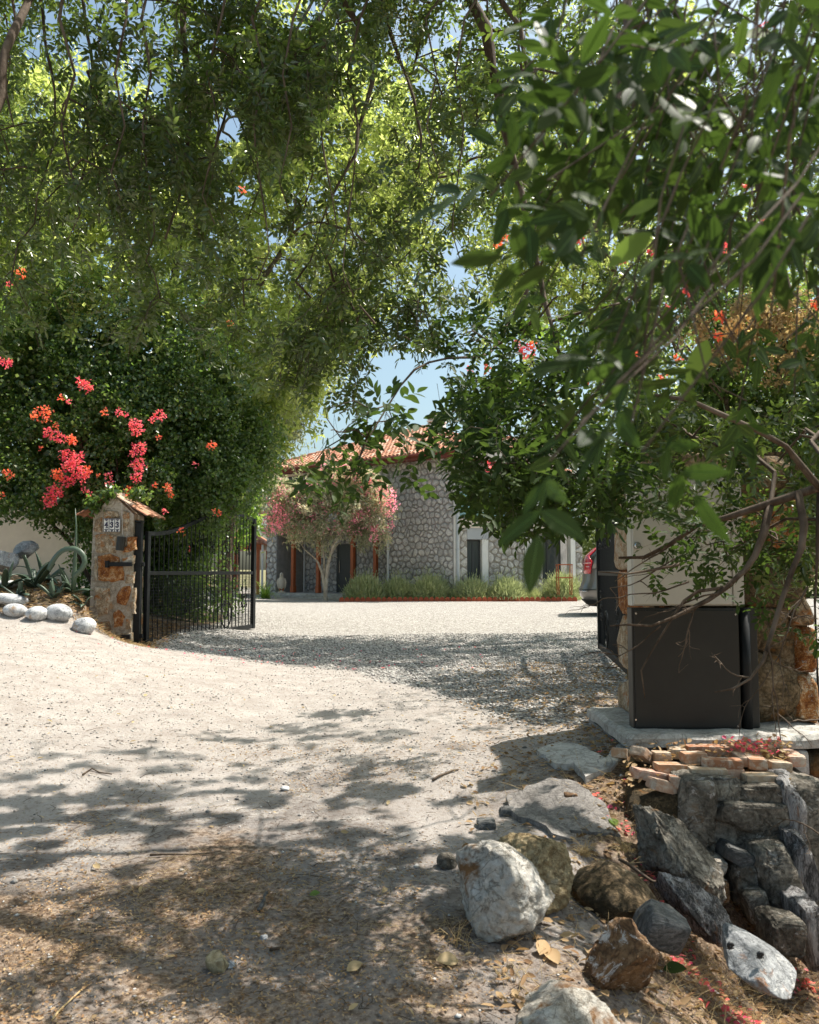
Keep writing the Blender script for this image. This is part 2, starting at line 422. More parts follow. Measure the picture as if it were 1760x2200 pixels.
M['concrete_grey'] = stonemat('concrete_grey', [(.12, (.10, .09, .08)), (.5, (.24, .22, .20)), (.85, (.40, .37, .34))], 7, 0, 0, .8, .012)
M['render_white'] = simple('render_white', (.74, .72, .68), .8, .3, 0, .06, 3, .2, .004)
M['render_grey'] = simple('render_grey', (.40, .41, .42), .7, .3, 0, .06, 3, .1, .003)
M['render_cream'] = simple('render_cream', (.70, .60, .50), .8, .3, 0, .08, 2, .2, .004)
M['iron_black'] = simple('iron_black', (.010, .011, .012), .5, .25, 0, .3, 14, .2, .002)
M['panel_black'] = simple('panel_black', (.022, .022, .020), .38, .4, 0, .25, 2.2, .06, .002)
M['cabinet_white'] = simple('cabinet_white', (.56, .545, .49), .5, .4, 0, .07, 2.5, .05, .002)
M['chrome'] = simple('chrome', (.5, .5, .5), .25, .5, 1, .05, 9, 0)
M['pipe_white'] = simple('pipe_white', (.62, .63, .63), .5, .4, 0, .06, 3, 0)
M['pipe_grey'] = simple('pipe_grey', (.40, .43, .46), .45, .5, .3, .08, 3, 0)
M['frame_dark'] = simple('frame_dark', (.035, .04, .042), .4, .5, 0, .1, 3, 0)
M['wood_red'] = simple('wood_red', (.34, .085, .025), .5, .4, 0, .22, 7, .15, .003)
M['fascia_red'] = simple('fascia_red', (.15, .03, .018), .5, .4, 0, .2, 5, .1, .003)
M['edging'] = simple('edging', (.36, .085, .04), .8, .3, 0, .25, 8, .3, .006)
M['statue'] = simple('statue', (.60, .52, .42), .8, .3, 0, .12, 9, .3, .004)
M['statue_red'] = simple('statue_red', (.40, .12, .04), .8, .3, 0, .12, 9, .3, .004)
M['terracotta_pot'] = simple('terracotta_pot', (.42, .13, .05), .8, .3, 0, .2, 9, .3, .004)
M['tile_white'] = simple('tile_white', (.76, .74, .68), .3, .5, 0, .03, 9, 0)
M['ink_blue'] = simple('ink_blue', (.012, .010, .045), .35, .5, 0, .05, 9, 0)
M['cable'] = simple('cable', (.55, .50, .45), .6, .3, 0, .1, 9, 0)
def roofmat():
    m, nt, out = newmat('roof_tile'); r = rnd(nt); P = pos(nt)
    c = ramp(nt, r, [(0, (.36, .14, .08)), (.4, (.46, .21, .12)), (.75, (.54, .29, .19)), (1, (.56, .42, .32))]).outputs[0]
    n = noise(nt, P, 6, 5)
    c = mix(nt, ramp(nt, n.outputs[0], [(.55, (0, 0, 0)), (.75, (.5, .5, .5))]).outputs[0], c, (.62, .48, .38))
    pbsdf(nt, out, c, .8, .25, 0, bump(nt, noise(nt, P, 60, 3).outputs[0], .3, .005)); return m
M['roof_tile'] = roofmat()
def brickmat():
    m, nt, out = newmat('old_brick'); r = rnd(nt); P = pos(nt)
    c = ramp(nt, r, [(0, (.34, .15, .08)), (.35, (.44, .25, .14)), (.7, (.40, .30, .20)), (1, (.50, .27, .20))]).outputs[0]
    n = noise(nt, P, 16, 7, .7, .4)
    c = mix(nt, ramp(nt, n.outputs[0], [(.45, (0, 0, 0)), (.62, (.85, .85, .85))]).outputs[0], c, (.55, .49, .40))
    n2 = noise(nt, P, 60, 4, .7)
    nr = bump(nt, n.outputs[0], .6, .012); nr = bump(nt, n2.outputs[0], .6, .005, nr)
    pbsdf(nt, out, c, .9, .2, 0, nr); return m
M['old_brick'] = brickmat()
def glassmat(name, tint, alpha):
    m, nt, out = newmat(name)
    p = N(nt, 'ShaderNodeBsdfPrincipled'); p.inputs['Base Color'].default_value = (*tint, 1)
    p.inputs['Roughness'].default_value = .06; p.inputs['Specular IOR Level'].default_value = .9
    t = N(nt, 'ShaderNodeBsdfTransparent'); t.inputs[0].default_value = (*[min(1, k * 1.1 + .5) for k in tint], 1)
    ms = N(nt, 'ShaderNodeMixShader'); ms.inputs[0].default_value = alpha
    nt.links.new(t.outputs[0], ms.inputs[1]); nt.links.new(p.outputs[0], ms.inputs[2]); nt.links.new(ms.outputs[0], out.inputs[0])
    return m
M['glass'] = glassmat('glass', (.06, .075, .08), .86)
M['glass_rail'] = glassmat('glass_rail', (.30, .50, .52), .55)
def carpaint():
    m, nt, out = newmat('car_paint')
    p = pbsdf(nt, out, (.20, .19, .18), .32, .5, .55)
    p.inputs['Coat Weight'].default_value = .8; p.inputs['Coat Roughness'].default_value = .05
    return m
M['car_paint'] = carpaint()
M['car_black'] = simple('car_black', (.02, .02, .02), .5, .4, 0, .1, 5, 0)
M['tyre'] = simple('tyre', (.025, .025, .025), .85, .3, 0, .1, 30, .3, .003)
def redlamp():
    m, nt, out = newmat('lamp_red')
    p = pbsdf(nt, out, (.50, .006, .018), .18, .6, 0); p.inputs['Coat Weight'].default_value = .7
    return m
M['lamp_red'] = redlamp()
M['lamp_white'] = simple('lamp_white', (.8, .45, .45), .2, .6, 0, .03, 5, 0)

def groundmat():
    m, nt, out = newmat('ground')
    P = pos(nt)
    at_ = N(nt, 'ShaderNodeAttribute'); at_.attribute_name = 'zone'
    sep = N(nt, 'ShaderNodeSeparateColor'); nt.links.new(at_.outputs['Color'], sep.inputs[0])
    soil, grav, far = sep.outputs[0], sep.outputs[1], sep.outputs[2]
    n_big = noise(nt, P, .7, 6, .6, .3); n_mid = noise(nt, P, 5, 7, .65, .3); n_fin = noise(nt, P, 38, 6, .7); n_vf = noise(nt, P, 160, 3, .7)
    # pale compacted sand
    sand = ramp(nt, n_mid.outputs[0], [(.25, (.31, .268, .235)), (.5, (.395, .355, .32)), (.75, (.48, .44, .40))]).outputs[0]
    sand = mix(nt, ramp(nt, n_fin.outputs[0], [(.34, (1, 1, 1)), (.46, (0, 0, 0))]).outputs[0], sand, (.22, .175, .135))
    # grey dusty dirt
    dust = ramp(nt, n_mid.outputs[0], [(.3, (.14, .12, .105)), (.50, (.29, .26, .235)), (.68, (.46, .425, .385))]).outputs[0]
    dust = mix(nt, ramp(nt, n_fin.outputs[0], [(.36, (1, 1, 1)), (.5, (0, 0, 0))]).outputs[0], dust, (.13, .095, .07))
    # brown soil with litter
    soilc = ramp(nt, n_fin.outputs[0], [(.3, (.05, .032, .022)), (.46, (.17, .115, .075)), (.58, (.32, .235, .165)), (.72, (.50, .41, .31))]).outputs[0]
    # gravel
    vo = N(nt, 'ShaderNodeTexVoronoi'); vo.inputs['Scale'].default_value = 34; nt.links.new(P, vo.inputs['Vector'])
    vs = N(nt, 'ShaderNodeSeparateColor'); nt.links.new(vo.outputs['Color'], vs.inputs[0])
    g = ramp(nt, vs.outputs[0], [(0, (.22, .20, .18)), (.3, (.38, .355, .33)), (.7, (.52, .49, .45)), (1, (.66, .63, .58))]).outputs[0]
    g = mix(nt, ramp(nt, vo.outputs['Distance'], [(.35, (0, 0, 0)), (.75, (.8, .8, .8))]).outputs[0], g, (.16, .14, .12))
    dsel = math_(nt, 'SUBTRACT', math_(nt, 'ADD', soil, math_(nt, 'MULTIPLY', n_big.outputs[0], .7)), .42)
    c = mix(nt, ramp(nt, dsel, [(.1, (0, 0, 0)), (.28, (1, 1, 1))]).outputs[0], sand, dust)
    ssel = math_(nt, 'ADD', math_(nt, 'MULTIPLY', soil, 1.0), math_(nt, 'SUBTRACT', math_(nt, 'ADD', math_(nt, 'MULTIPLY', n_mid.outputs[0], 1.5), math_(nt, 'MULTIPLY', n_big.outputs[0], 1.1)), 1.36))
    c = mix(nt, ramp(nt, ssel, [(.56, (0, 0, 0)), (.86, (1, 1, 1))]).outputs[0], c, soilc)
    gs = math_(nt, 'ADD', grav, math_(nt, 'MULTIPLY', math_(nt, 'SUBTRACT', n_mid.outputs[0], .5), .6))
    c = mix(nt, ramp(nt, gs, [(.4, (0, 0, 0)), (.6, (1, 1, 1))]).outputs[0], c, g)
    c = mix(nt, far, c, ramp(nt, n_big.outputs[0], [(.3, (.10, .11, .045)), (.7, (.30, .26, .15))]).outputs[0])
    h = math_(nt, 'ADD', math_(nt, 'MULTIPLY', n_fin.outputs[0], 1.0), math_(nt, 'MULTIPLY', n_vf.outputs[0], .5))
    nr = bump(nt, h, .75, .02)
    gb = math_(nt, 'MULTIPLY', math_(nt, 'SUBTRACT', 1.0, vo.outputs['Distance']), grav)
    nr = bump(nt, gb, .8, .02, nr)
    pbsdf(nt, out, c, .95, .15, 0, nr)
    return m
M['ground'] = groundmat()
def pebblemat():
    m, nt, out = newmat('pebble'); r = nt.nodes.new('ShaderNodeNewGeometry').outputs['Random Per Island']
    c = ramp(nt, r, [(0, (.10, .095, .09)), (.3, (.28, .26, .235)), (.65, (.44, .41, .38)), (1, (.68, .65, .60))]).outputs[0]
    pbsdf(nt, out, c, .85, .25, 0, bump(nt, noise(nt, pos(nt), 120, 3).outputs[0], .4, .004)); return m
M['pebble'] = pebblemat()
# ------------------------------------------------------------------ ground sheet
def axis(segs):
    out = []
    for a, b, st in segs:
        out += list(np.arange(a, b, st))
    return np.array(out)
def growth(a, b, st, g=1.18):
    out = [a]
    while out[-1] < b: out.append(out[-1] + st); st *= g
    return out
gx = sorted(set([round(-v, 4) for v in growth(4.6, 400, .12)] + [round(v, 4) for v in growth(4.0, 400, .12)] + list(np.round(np.arange(-4.5, 4.0, .045), 4))))
gy = sorted(set([round(-v, 4) for v in growth(1.0, 60, .4)] + list(np.round(np.arange(-1.0, 2.2, .15), 4)) + list(np.round(np.arange(2.2, 8.2, .04), 4)) + list(np.round(np.arange(8.2, 17, .09), 4)) + [round(v, 4) for v in growth(17, 700, .16)]))
GX, GY = np.meshgrid(np.array(gx), np.array(gy))
GZ = height(GX, GY)
nyy, nxx = GX.shape
idx = np.arange(nyy * nxx).reshape(nyy, nxx)
F = np.stack([idx[:-1, :-1].ravel(), idx[:-1, 1:].ravel(), idx[1:, 1:].ravel(), idx[1:, :-1].ravel()], 1)
me = np_mesh('ground', np.stack([GX.ravel(), GY.ravel(), GZ.ravel()], 1), F, True)
ca = me.color_attributes.new('zone', 'FLOAT_COLOR', 'POINT')
so, gr = soilness(GX, GY), gravelness(GX, GY)
far = np.clip((np.maximum(np.abs(GX) - 14, GY - 44)) / 6, 0, 1)
colr = np.stack([so.ravel(), (gr * (1 - so)).ravel(), far.ravel(), np.ones(so.size)], 1).astype(np.float32)
ca.data.foreach_set('color', colr.ravel())
tag(link('ground', me, None, M['ground']), kind='structure')

# ------------------------------------------------------------------ foliage machinery
def unit(v): return v / np.maximum(np.linalg.norm(v, axis=1, keepdims=True), 1e-9)
def rand_dirs(n, rng=RNG): return unit(rng.normal(size=(n, 3)))
def perp(n, d): return unit(n - (n * d).sum(1, keepdims=True) * d)
def leaf_arrays(P, D, Nn, L, W, detail=2, fold=.12, droop=.1):
    """vertex and face arrays of leaves: P base, D axis, Nn up, L length, W width"""
    D = unit(D); Nn = perp(Nn, D); S = np.cross(D, Nn)
    L = L.reshape(-1, 1); W = W.reshape(-1, 1); n = len(P)
    if detail == 1:
        V = np.stack([P, P + D * L * .45 + S * W * .5 + Nn * W * fold, P + D * L - Nn * L * droop, P + D * L * .45 - S * W * .5 + Nn * W * fold], 1)
        b = np.arange(n)[:, None] * 4
        F = np.concatenate([b + [0, 1, 2], b + [0, 2, 3]], 0)
    elif detail == 2:
        V = np.stack([P, P + D * L * .28 + S * W * .46 + Nn * W * fold, P + D * L * .68 + S * W * .40 + Nn * (W * fold - L * droop * .4), P + D * L - Nn * L * droop,
                      P + D * L * .68 - S * W * .40 + Nn * (W * fold - L * droop * .4), P + D * L * .28 - S * W * .46 + Nn * W * fold], 1)
        b = np.arange(n)[:, None] * 6
        F = np.concatenate([b + [0, 1, 2, 3], b + [0, 3, 4, 5]], 0)
    else:
        ts = np.array([0, .1, .25, .42, .6, .78, .91, 1.0]); ws = np.array([.03, .45, .82, 1, .92, .62, .3, .01])
        rows = []
        for t, w in zip(ts, ws):
            mid = P + D * L * t - Nn * L * droop * t * t
            rows += [mid + S * W * .5 * w + Nn * W * fold * w, mid, mid - S * W * .5 * w + Nn * W * fold * w]
        V = np.stack(rows, 1); b = np.arange(n)[:, None] * len(rows)
        F = []
        for i in range(len(ts) - 1):
            F += [b + [i * 3, i * 3 + 1, i * 3 + 4, i * 3 + 3], b + [i * 3 + 1, i * 3 + 2, i * 3 + 5, i * 3 + 4]]
        F = np.concatenate(F, 0)
    return V.reshape(-1, 3), F
def sprigs(P, R, Nn, pairs, Lr, leafL, leafW, rng=RNG, terminal=True):
    """pinnate leaves: returns leaflet arrays"""
    R = unit(R); Nn = perp(Nn, R); S = np.cross(R, Nn); n = len(P)
    Ps, Ds, Ns, Ls, Ws = [], [], [], [], []
    Lr = Lr.reshape(-1, 1)
    for k in range(pairs):
        t = (k + .8) / (pairs + .6)
        for sgn in (1, -1):
            q = P + R * Lr * t - Nn * Lr * .12 * t * t
            d = R * .55 + S * sgn * .85 + Nn * rng.normal(0, .22, (n, 1)) + rng.normal(0, .14, (n, 3))
            Ps.append(q); Ds.append(d); Ns.append(Nn + rng.normal(0, .3, (n, 3)))
            s = rng.uniform(.78, 1.1, n) * (1 - .1 * abs(k - pairs / 2))
            Ls.append(leafL * s); Ws.append(leafW * s * rng.uniform(.85, 1.15, n))
    if terminal:
        Ps.append(P + R * Lr - Nn * Lr * .12); Ds.append(R + rng.normal(0, .15, (n, 3))); Ns.append(Nn + rng.normal(0, .2, (n, 3)))
        Ls.append(leafL * rng.uniform(.85, 1.15, n)); Ws.append(leafW * rng.uniform(.9, 1.1, n))
    return [np.concatenate(a, 0) for a in (Ps, Ds, Ns)] + [np.concatenate(a) for a in (Ls, Ws)]
def seg_arrays(A, B, ra, rb, k=3):
    """many independent tapered prisms"""
    A = np.asarray(A); B = np.asarray(B); D = unit(B - A)
    ref = np.tile(np.array([[.21, .34, .92]]), (len(A), 1)); ref[np.abs((D * ref).sum(1)) > .95] = [1, 0, 0]
    U = perp(ref, D); W = np.cross(D, U)
    ra = np.broadcast_to(ra, len(A)).reshape(-1, 1); rb = np.broadcast_to(rb, len(A)).reshape(-1, 1)
    ring = []
    for c, r in ((A, ra), (B, rb)):
        for j in range(k):
            a = 2 * math.pi * j / k
            ring.append(c + (U * math.cos(a) + W * math.sin(a)) * r)
    V = np.stack(ring, 1).reshape(-1, 3); b = np.arange(len(A))[:, None] * 2 * k
    F = np.concatenate([b + [j, (j + 1) % k, k + (j + 1) % k, k + j] for j in range(k)], 0)
    return V, F
def resample(pts, step=.12, jit=.0):
    pts = [Vector(p[:3]) for p in pts]; out = [pts[0]]
    for i in range(len(pts) - 1):
        p0 = pts[max(i - 1, 0)]; p1 = pts[i]; p2 = pts[i + 1]; p3 = pts[min(i + 2, len(pts) - 1)]
        m = max(1, int((p2 - p1).length / step))
        for j in range(1, m + 1):
            t = j / m
            q = .5 * ((2 * p1) + (p2 - p0) * t + (2 * p0 - 5 * p1 + 4 * p2 - p3) * t * t + (3 * p1 - 3 * p2 + p3 - p0) * t ** 3)
            out.append(q + Vector([random.gauss(0, jit) for _ in range(3)]))
    return out
TREE_STATS = {}
SUNYB = ([-9, -3.1, -2.1, -1.77, -1.2, -.34, .26, .7, 1.07, 1.3, 9], [6.2, 6.1, 6.4, 7.3, 7.6, 7.2, 6.4, 5.7, 5.1, 5.3, 5.4])
def sun_shafts(P, rng_=np.random.default_rng(909)):
    """thins the crowns along the sun's direction so that light falls through in patches"""
    t = (P[:, 2] - .25) / SUN.z; gx_ = P[:, 0] - SUN.x * t; gy_ = P[:, 1] - SUN.y * t
    ca_, sa_ = SUN.x / math.hypot(SUN.x, SUN.y), SUN.y / math.hypot(SUN.x, SUN.y)
    Q = np.stack([(gx_ * ca_ + gy_ * sa_) * 4.6, (-gx_ * sa_ + gy_ * ca_) * 8.6, 0 * gx_], 1)
    n1 = fbm(Q, 2, 51) + .42 * vnoise(Q * .18, 5)
    thr = np.where(gx_ > .25, .12, -.03) + np.where((gy_ > 4.2) & (gx_ > -.4), .12, 0) - np.where(gy_ < 3.8, .30, np.where(gy_ < 4.8, .18, 0))
    thr = np.where((gx_ > 1.2) & (gy_ > 4.7) & (gy_ < 6), -.15, thr)
    n2 = vnoise(np.stack([(gx_ * ca_ + gy_ * sa_) * 5.5, (-gx_ * sa_ + gy_ * ca_) * 10, 0 * gx_ + 3.3], 1), 63)
    fleck = (n2 > .42) & (np.abs(gx_) < .53 * gy_ + .15) & (gy_ > 1.8) & (gy_ < 14.5) & (gx_ > -4.5) & (gx_ < 3.4)
    thr = np.where((gx_ > .3) & (gx_ < 1.5) & (gy_ > 2.9) & (gy_ < 4.5), -.22, thr)
    r = rng_.random(len(P))
    vis_ = np.abs(gx_) < .53 * gy_ + .6
    hole = (n1 > thr) & vis_ & (gy_ > 1.8) & (gy_ < 8.2) & (gx_ > -4.2) & (gx_ < 3.2) & (r < .995)
    yb = np.interp(gx_, *SUNYB) + .5 * vnoise(Q * .35, 8)
    ex_ = np.array([e[0] for e in EDGE]); ey_ = np.array([e[1] for e in EDGE])
    band = (gy_ > yb) & (gy_ < np.interp(gx_, ex_, ey_) + .2) & (gx_ < 1.4) & (gx_ > -9) & (r < .96)
    court = (gy_ > 15.5) & (gy_ < 30) & (gx_ < 3.4) & (gx_ > -5) & (r < .9)
    return ~(hole | band | court | fleck)
def grow(root, limbs, nodes, per_node, blen, sprig_kw, mat_leaf, mat_bark, droop=.35, keep=None, seg=6, leaf_detail=2, up=.9, tip_r=.0022,
         simple_leaves=None, rng=RNG, limb_k=9, twig_k=3, wander=.10, stuff=True, limb_name='limb'):
    """limbs: list of (points, r0, r1); nodes (n,3) crown skeleton nodes joined to the nearest wood; sprouts drooping twigs and leaves"""
    segA, segB, rA, rB = [], [], [], []
    wood = []
    for i, (pts, r0, r1) in enumerate(limbs):
        rp = resample(pts, .12 + r0 * .5, r0 * .06)
        rad = [r0 + (r1 - r0) * (j / (len(rp) - 1)) for j in range(len(rp))]
        rad = [r * (1 + .10 * math.sin(j * 1.7) + random.uniform(-.06, .06)) for j, r in enumerate(rad)]
        MB().tube(rp, rad, limb_k).build('trunk' if i == 0 else limb_name, mat_bark, root, smooth=True)
        for p, r in zip(rp, rad): wood.append((p.x, p.y, p.z, r))
    wood = np.array(wood)
    nodes = np.asarray(nodes); n = len(nodes)
    # join every node to the nearest wood or earlier node, nearest first
    WP = wood[:, :3]
    d = np.full(n, 1e9); par = np.full(n, -1); pcost = np.zeros(n)
    DD = np.linalg.norm(nodes[:, None] - WP[None], axis=2)
    wi = DD.argmin(1); d = DD.min(1); par = -1 - wi
    done = np.zeros(n, bool); order = []; cost = d.copy()
    for _ in range(n):
        i = int(np.where(done, 1e9, cost).argmin()); done[i] = True; order.append(i)
        pcost[i] = d[i] if par[i] < 0 else pcost[par[i]] + d[i]
        dd = np.linalg.norm(nodes - nodes[i], axis=1)
        c = dd + .25 * pcost[i]
        upd = (~done) & (c < cost)
        cost[upd] = c[upd]; par[upd] = i; d[upd] = dd[upd]
    cnt = np.ones(n)
    for i in reversed(order):
        if par[i] >= 0: cnt[par[i]] += cnt[i]
    rad = tip_r * 1.25 * cnt ** .42 + tip_r * .5
    for i in order:
        if par[i] >= 0: a = nodes[par[i]]; ra = min(rad[par[i]], rad[i] * 1.5)
        else: a = WP[-1 - par[i]]; ra = min(wood[-1 - par[i], 3], rad[i] * 1.6)
        b = nodes[i]; L = np.linalg.norm(b - a); m = max(2, int(L / .14))
        off = rng.normal(0, 1, 3) * L * wander; off2 = rng.normal(0, 1, 3) * L * wander * .5
        ts = np.linspace(0, 1, m + 1)[:, None]
        Q = a * (1 - ts) + b * ts + np.sin(ts * math.pi) * off + np.sin(ts * 2 * math.pi) * off2 + np.array([0, 0, .12 * L]) * np.sin(ts * math.pi)
        rr = ra * (1 - ts[:, 0]) + rad[i] * ts[:, 0]
        segA.append(Q[:-1]); segB.append(Q[1:]); rA.append(rr[:-1]); rB.append(rr[1:])
    # drooping twigs
    base = np.repeat(nodes, per_node, 0) + rng.normal(0, .03, (n * per_node, 3))
    pr = np.where(par[:, None] >= 0, nodes[np.maximum(par, 0)], WP[np.minimum(-1 - np.minimum(par, -1), len(WP) - 1)])
    bd = np.repeat(unit(nodes - pr), per_node, 0)
    dirs = unit(bd * .5 + rand_dirs(len(base), rng) * .9 + np.array([0, 0, -droop * .5]))
    Lb = blen * rng.uniform(.5, 1.25, len(base))[:, None]
    prev = base; sp_P, sp_D = [], []
    for k in range(1, seg + 1):
        t = k / seg
        cur = base + dirs * Lb * t + np.array([0, 0, -1.0]) * droop * Lb * t * t + rng.normal(0, .012, base.shape)
        segA.append(prev); segB.append(cur); rA.append(np.full(len(base), tip_r * (1.25 - .8 * t))); rB.append(np.full(len(base), tip_r * (1.1 - .8 * t)))
        sp_P.append(cur); sp_D.append(unit(cur - prev)); prev = cur
    A = np.concatenate(segA); B = np.concatenate(segB); ra = np.concatenate(rA); rb = np.concatenate(rB)
    if keep is not None:
        ok = keep((A + B) / 2); thick = ra > tip_r * 3.0
        A, B, ra, rb = A[ok | thick], B[ok | thick], ra[ok | thick], rb[ok | thick]
    V, F = seg_arrays(A, B, ra, rb, twig_k)
    o = link('branchwork', np_mesh('branchwork', V, F, twig_k > 3), root, mat_bark)
    if stuff: o['kind'] = 'stuff'
    P = np.concatenate(sp_P); D = np.concatenate(sp_D)
    if simple_leaves:
        per, L, W = simple_leaves
        P = np.repeat(P, per, 0); D = np.repeat(D, per, 0)
        P = P + rng.normal(0, L * .5, P.shape)
        D = unit(D * .6 + rand_dirs(len(P), rng))
        Nn = unit(rng.normal(0, .75, P.shape) + np.array([0, 0, up]))
        Ls = L * rng.uniform(.7, 1.25, len(P)); Ws = W * rng.uniform(.8, 1.2, len(P))
        arr = [P, D, Nn, Ls, Ws]
    else:
        pairs, Lr, LL, LW, reps = sprig_kw
        P = np.repeat(P, reps, 0); D = np.repeat(D, reps, 0)
        P = P + rng.normal(0, .015, P.shape)
        R = unit(D * .45 + rand_dirs(len(P), rng) * .8 + np.array([0, 0, -.12]))
        Nn = unit(rng.normal(0, .55, P.shape) + np.array([0, 0, up]))
        if keep is not None:
            ok = keep(P + R * Lr * .6); P, R, Nn = P[ok], R[ok], Nn[ok]
        arr = sprigs(P, R, Nn, pairs, np.full(len(P), Lr), LL, LW, rng)
    if keep is not None:
        ok = keep(arr[0]); arr = [a[ok] for a in arr]
    V, F = leaf_arrays(*arr, detail=leaf_detail, fold=.13, droop=.10)
    o = link('foliage', np_mesh('foliage', V, F), root, mat_leaf)
    if stuff: o['kind'] = 'stuff'
    TREE_STATS[root.name] = len(arr[0])
    return arr[0]
def blob_nodes(blobs, n, shell=.55, rng=RNG, floor=True):
    """points in ellipsoids, thinned by noise so that the crown has clumps and gaps"""
    vol = np.array([b[1][0] * b[1][1] * b[1][2] for b in blobs]) ** .8; vol = vol / vol.sum(); out = []
    while len(out) < n:
        b = blobs[rng.choice(len(blobs), p=vol)]
        d = rand_dirs(1, rng)[0]; r = rng.uniform(shell ** 3, 1) ** (1 / 3)
        p = np.array(b[0]) + d * np.array(b[1]) * r
        if vnoise(p[None] * 1.1, 4)[0] < -.28: continue
        out.append(p)
    return np.array(out)
def shell_leaves(root, name, blobs, n, L, W, mat, keep=None, clump=1.0, thr=-.1, rng=RNG, detail=1, inner=.6, up=.5):
    """leaf masses of a bush: leaves close to ellipsoid skins, with noisy hollows"""
    vol = np.array([(b[1][0] * b[1][1] * b[1][2]) ** .67 for b in blobs]); vol = vol / vol.sum()
    bi = rng.choice(len(blobs), n * 2, p=vol)
    C = np.array([b[0] for b in blobs])[bi]; R = np.array([b[1] for b in blobs])[bi]
    d = rand_dirs(len(bi), rng); r = rng.uniform(inner, 1.0, len(bi)) + .13 * fbm(C + d * R, 3, 8) * 2
    P = C + d * R * r[:, None]
    nz = fbm(P * clump * 1.6, 3, 21)
    P = P[nz > thr]; d = d[nz > thr]
    if keep is not None: k = keep(P); P = P[k]; d = d[k]
    P = P[:n]; d = d[:n]
    D = unit(rand_dirs(len(P), rng) + np.array([0, 0, -.35])); Nn = unit(d * .9 + np.array([0, 0, up]) + rng.normal(0, .55, P.shape))
    V, F = leaf_arrays(P, D, Nn, L * rng.uniform(.7, 1.3, len(P)), W * rng.uniform(.75, 1.25, len(P)), detail)
    o = link(name, np_mesh(name, V, F), root, mat); o['kind'] = 'stuff'
    return P

# ------------------------------------------------------------------ rocks and masonry
def rock_mesh(size, seed, cuts=9, sub=4, rough=.06, depth=(.55, .9), fine=.02, freq=1.6, block=False):
    rng = np.random.default_rng(seed)
    bm = bmesh.new(); bmesh.ops.create_icosphere(bm, subdivisions=sub, radius=1)
    V = np.array([v.co[:] for v in bm.verts]); Fc = np.array([[v.index for v in f.verts] for f in bm.faces]); bm.free()
    if block:
        V = np.sign(V) * np.abs(V) ** .26
        V = V / np.abs(V).max(0) * 1.0
    for i in range(cuts):
        nn = unit(rng.normal(size=(1, 3)))[0]; dd = rng.uniform(*depth)
        if block: dd *= 1.45
        s = V @ nn - dd
        V = np.where(s[:, None] > 0, V - s[:, None] * nn * .97, V)
    V = V / np.maximum(np.abs(V).max(0), .2)
    nrm = unit(V)
    V = V + nrm * (fbm(V * freq + seed, 4, seed)[:, None] * rough * 2.0 + fbm(V * 5 + seed, 4, seed + 3, True)[:, None] * fine * 1.5 + fbm(V * 15 + seed, 3, seed + 5)[:, None] * fine * .8)
    V = V * (np.array(size) / 2)
    return V, Fc
def rock(name, label, cat, c, size, mat, seed=1, rot=(0, 0, 0), parent=None, group=None, smooth=True, **kw):
    V, Fc = rock_mesh(size, seed, **kw)
    R = np.array(Matrix.Rotation(rot[2], 3, 'Z') @ Matrix.Rotation(rot[1], 3, 'Y') @ Matrix.Rotation(rot[0], 3, 'X'))
    V = V @ R.T
    me = np_mesh(name, V, Fc, smooth)
    o = link(name, me, parent, mat, False)
    if parent is not None:
        off = Vector((0, 0, 0)); p = parent
        while p is not None: off += p.location; p = p.parent
        o.location = Vector(c) - off
    else:
        o.location = c; tag(o, label, cat, group)
    return o
def clip_poly(poly, nx, ny, d):
    out = []; n = len(poly)
    for i in range(n):
        a = poly[i]; b = poly[(i + 1) % n]
        da = a[0] * nx + a[1] * ny - d; db = b[0] * nx + b[1] * ny - d
        if da <= 0: out.append(a)
        if (da < 0 < db) or (db < 0 < da):
            t = da / (da - db); out.append((a[0] + (b[0] - a[0]) * t, a[1] + (b[1] - a[1]) * t))
    return out
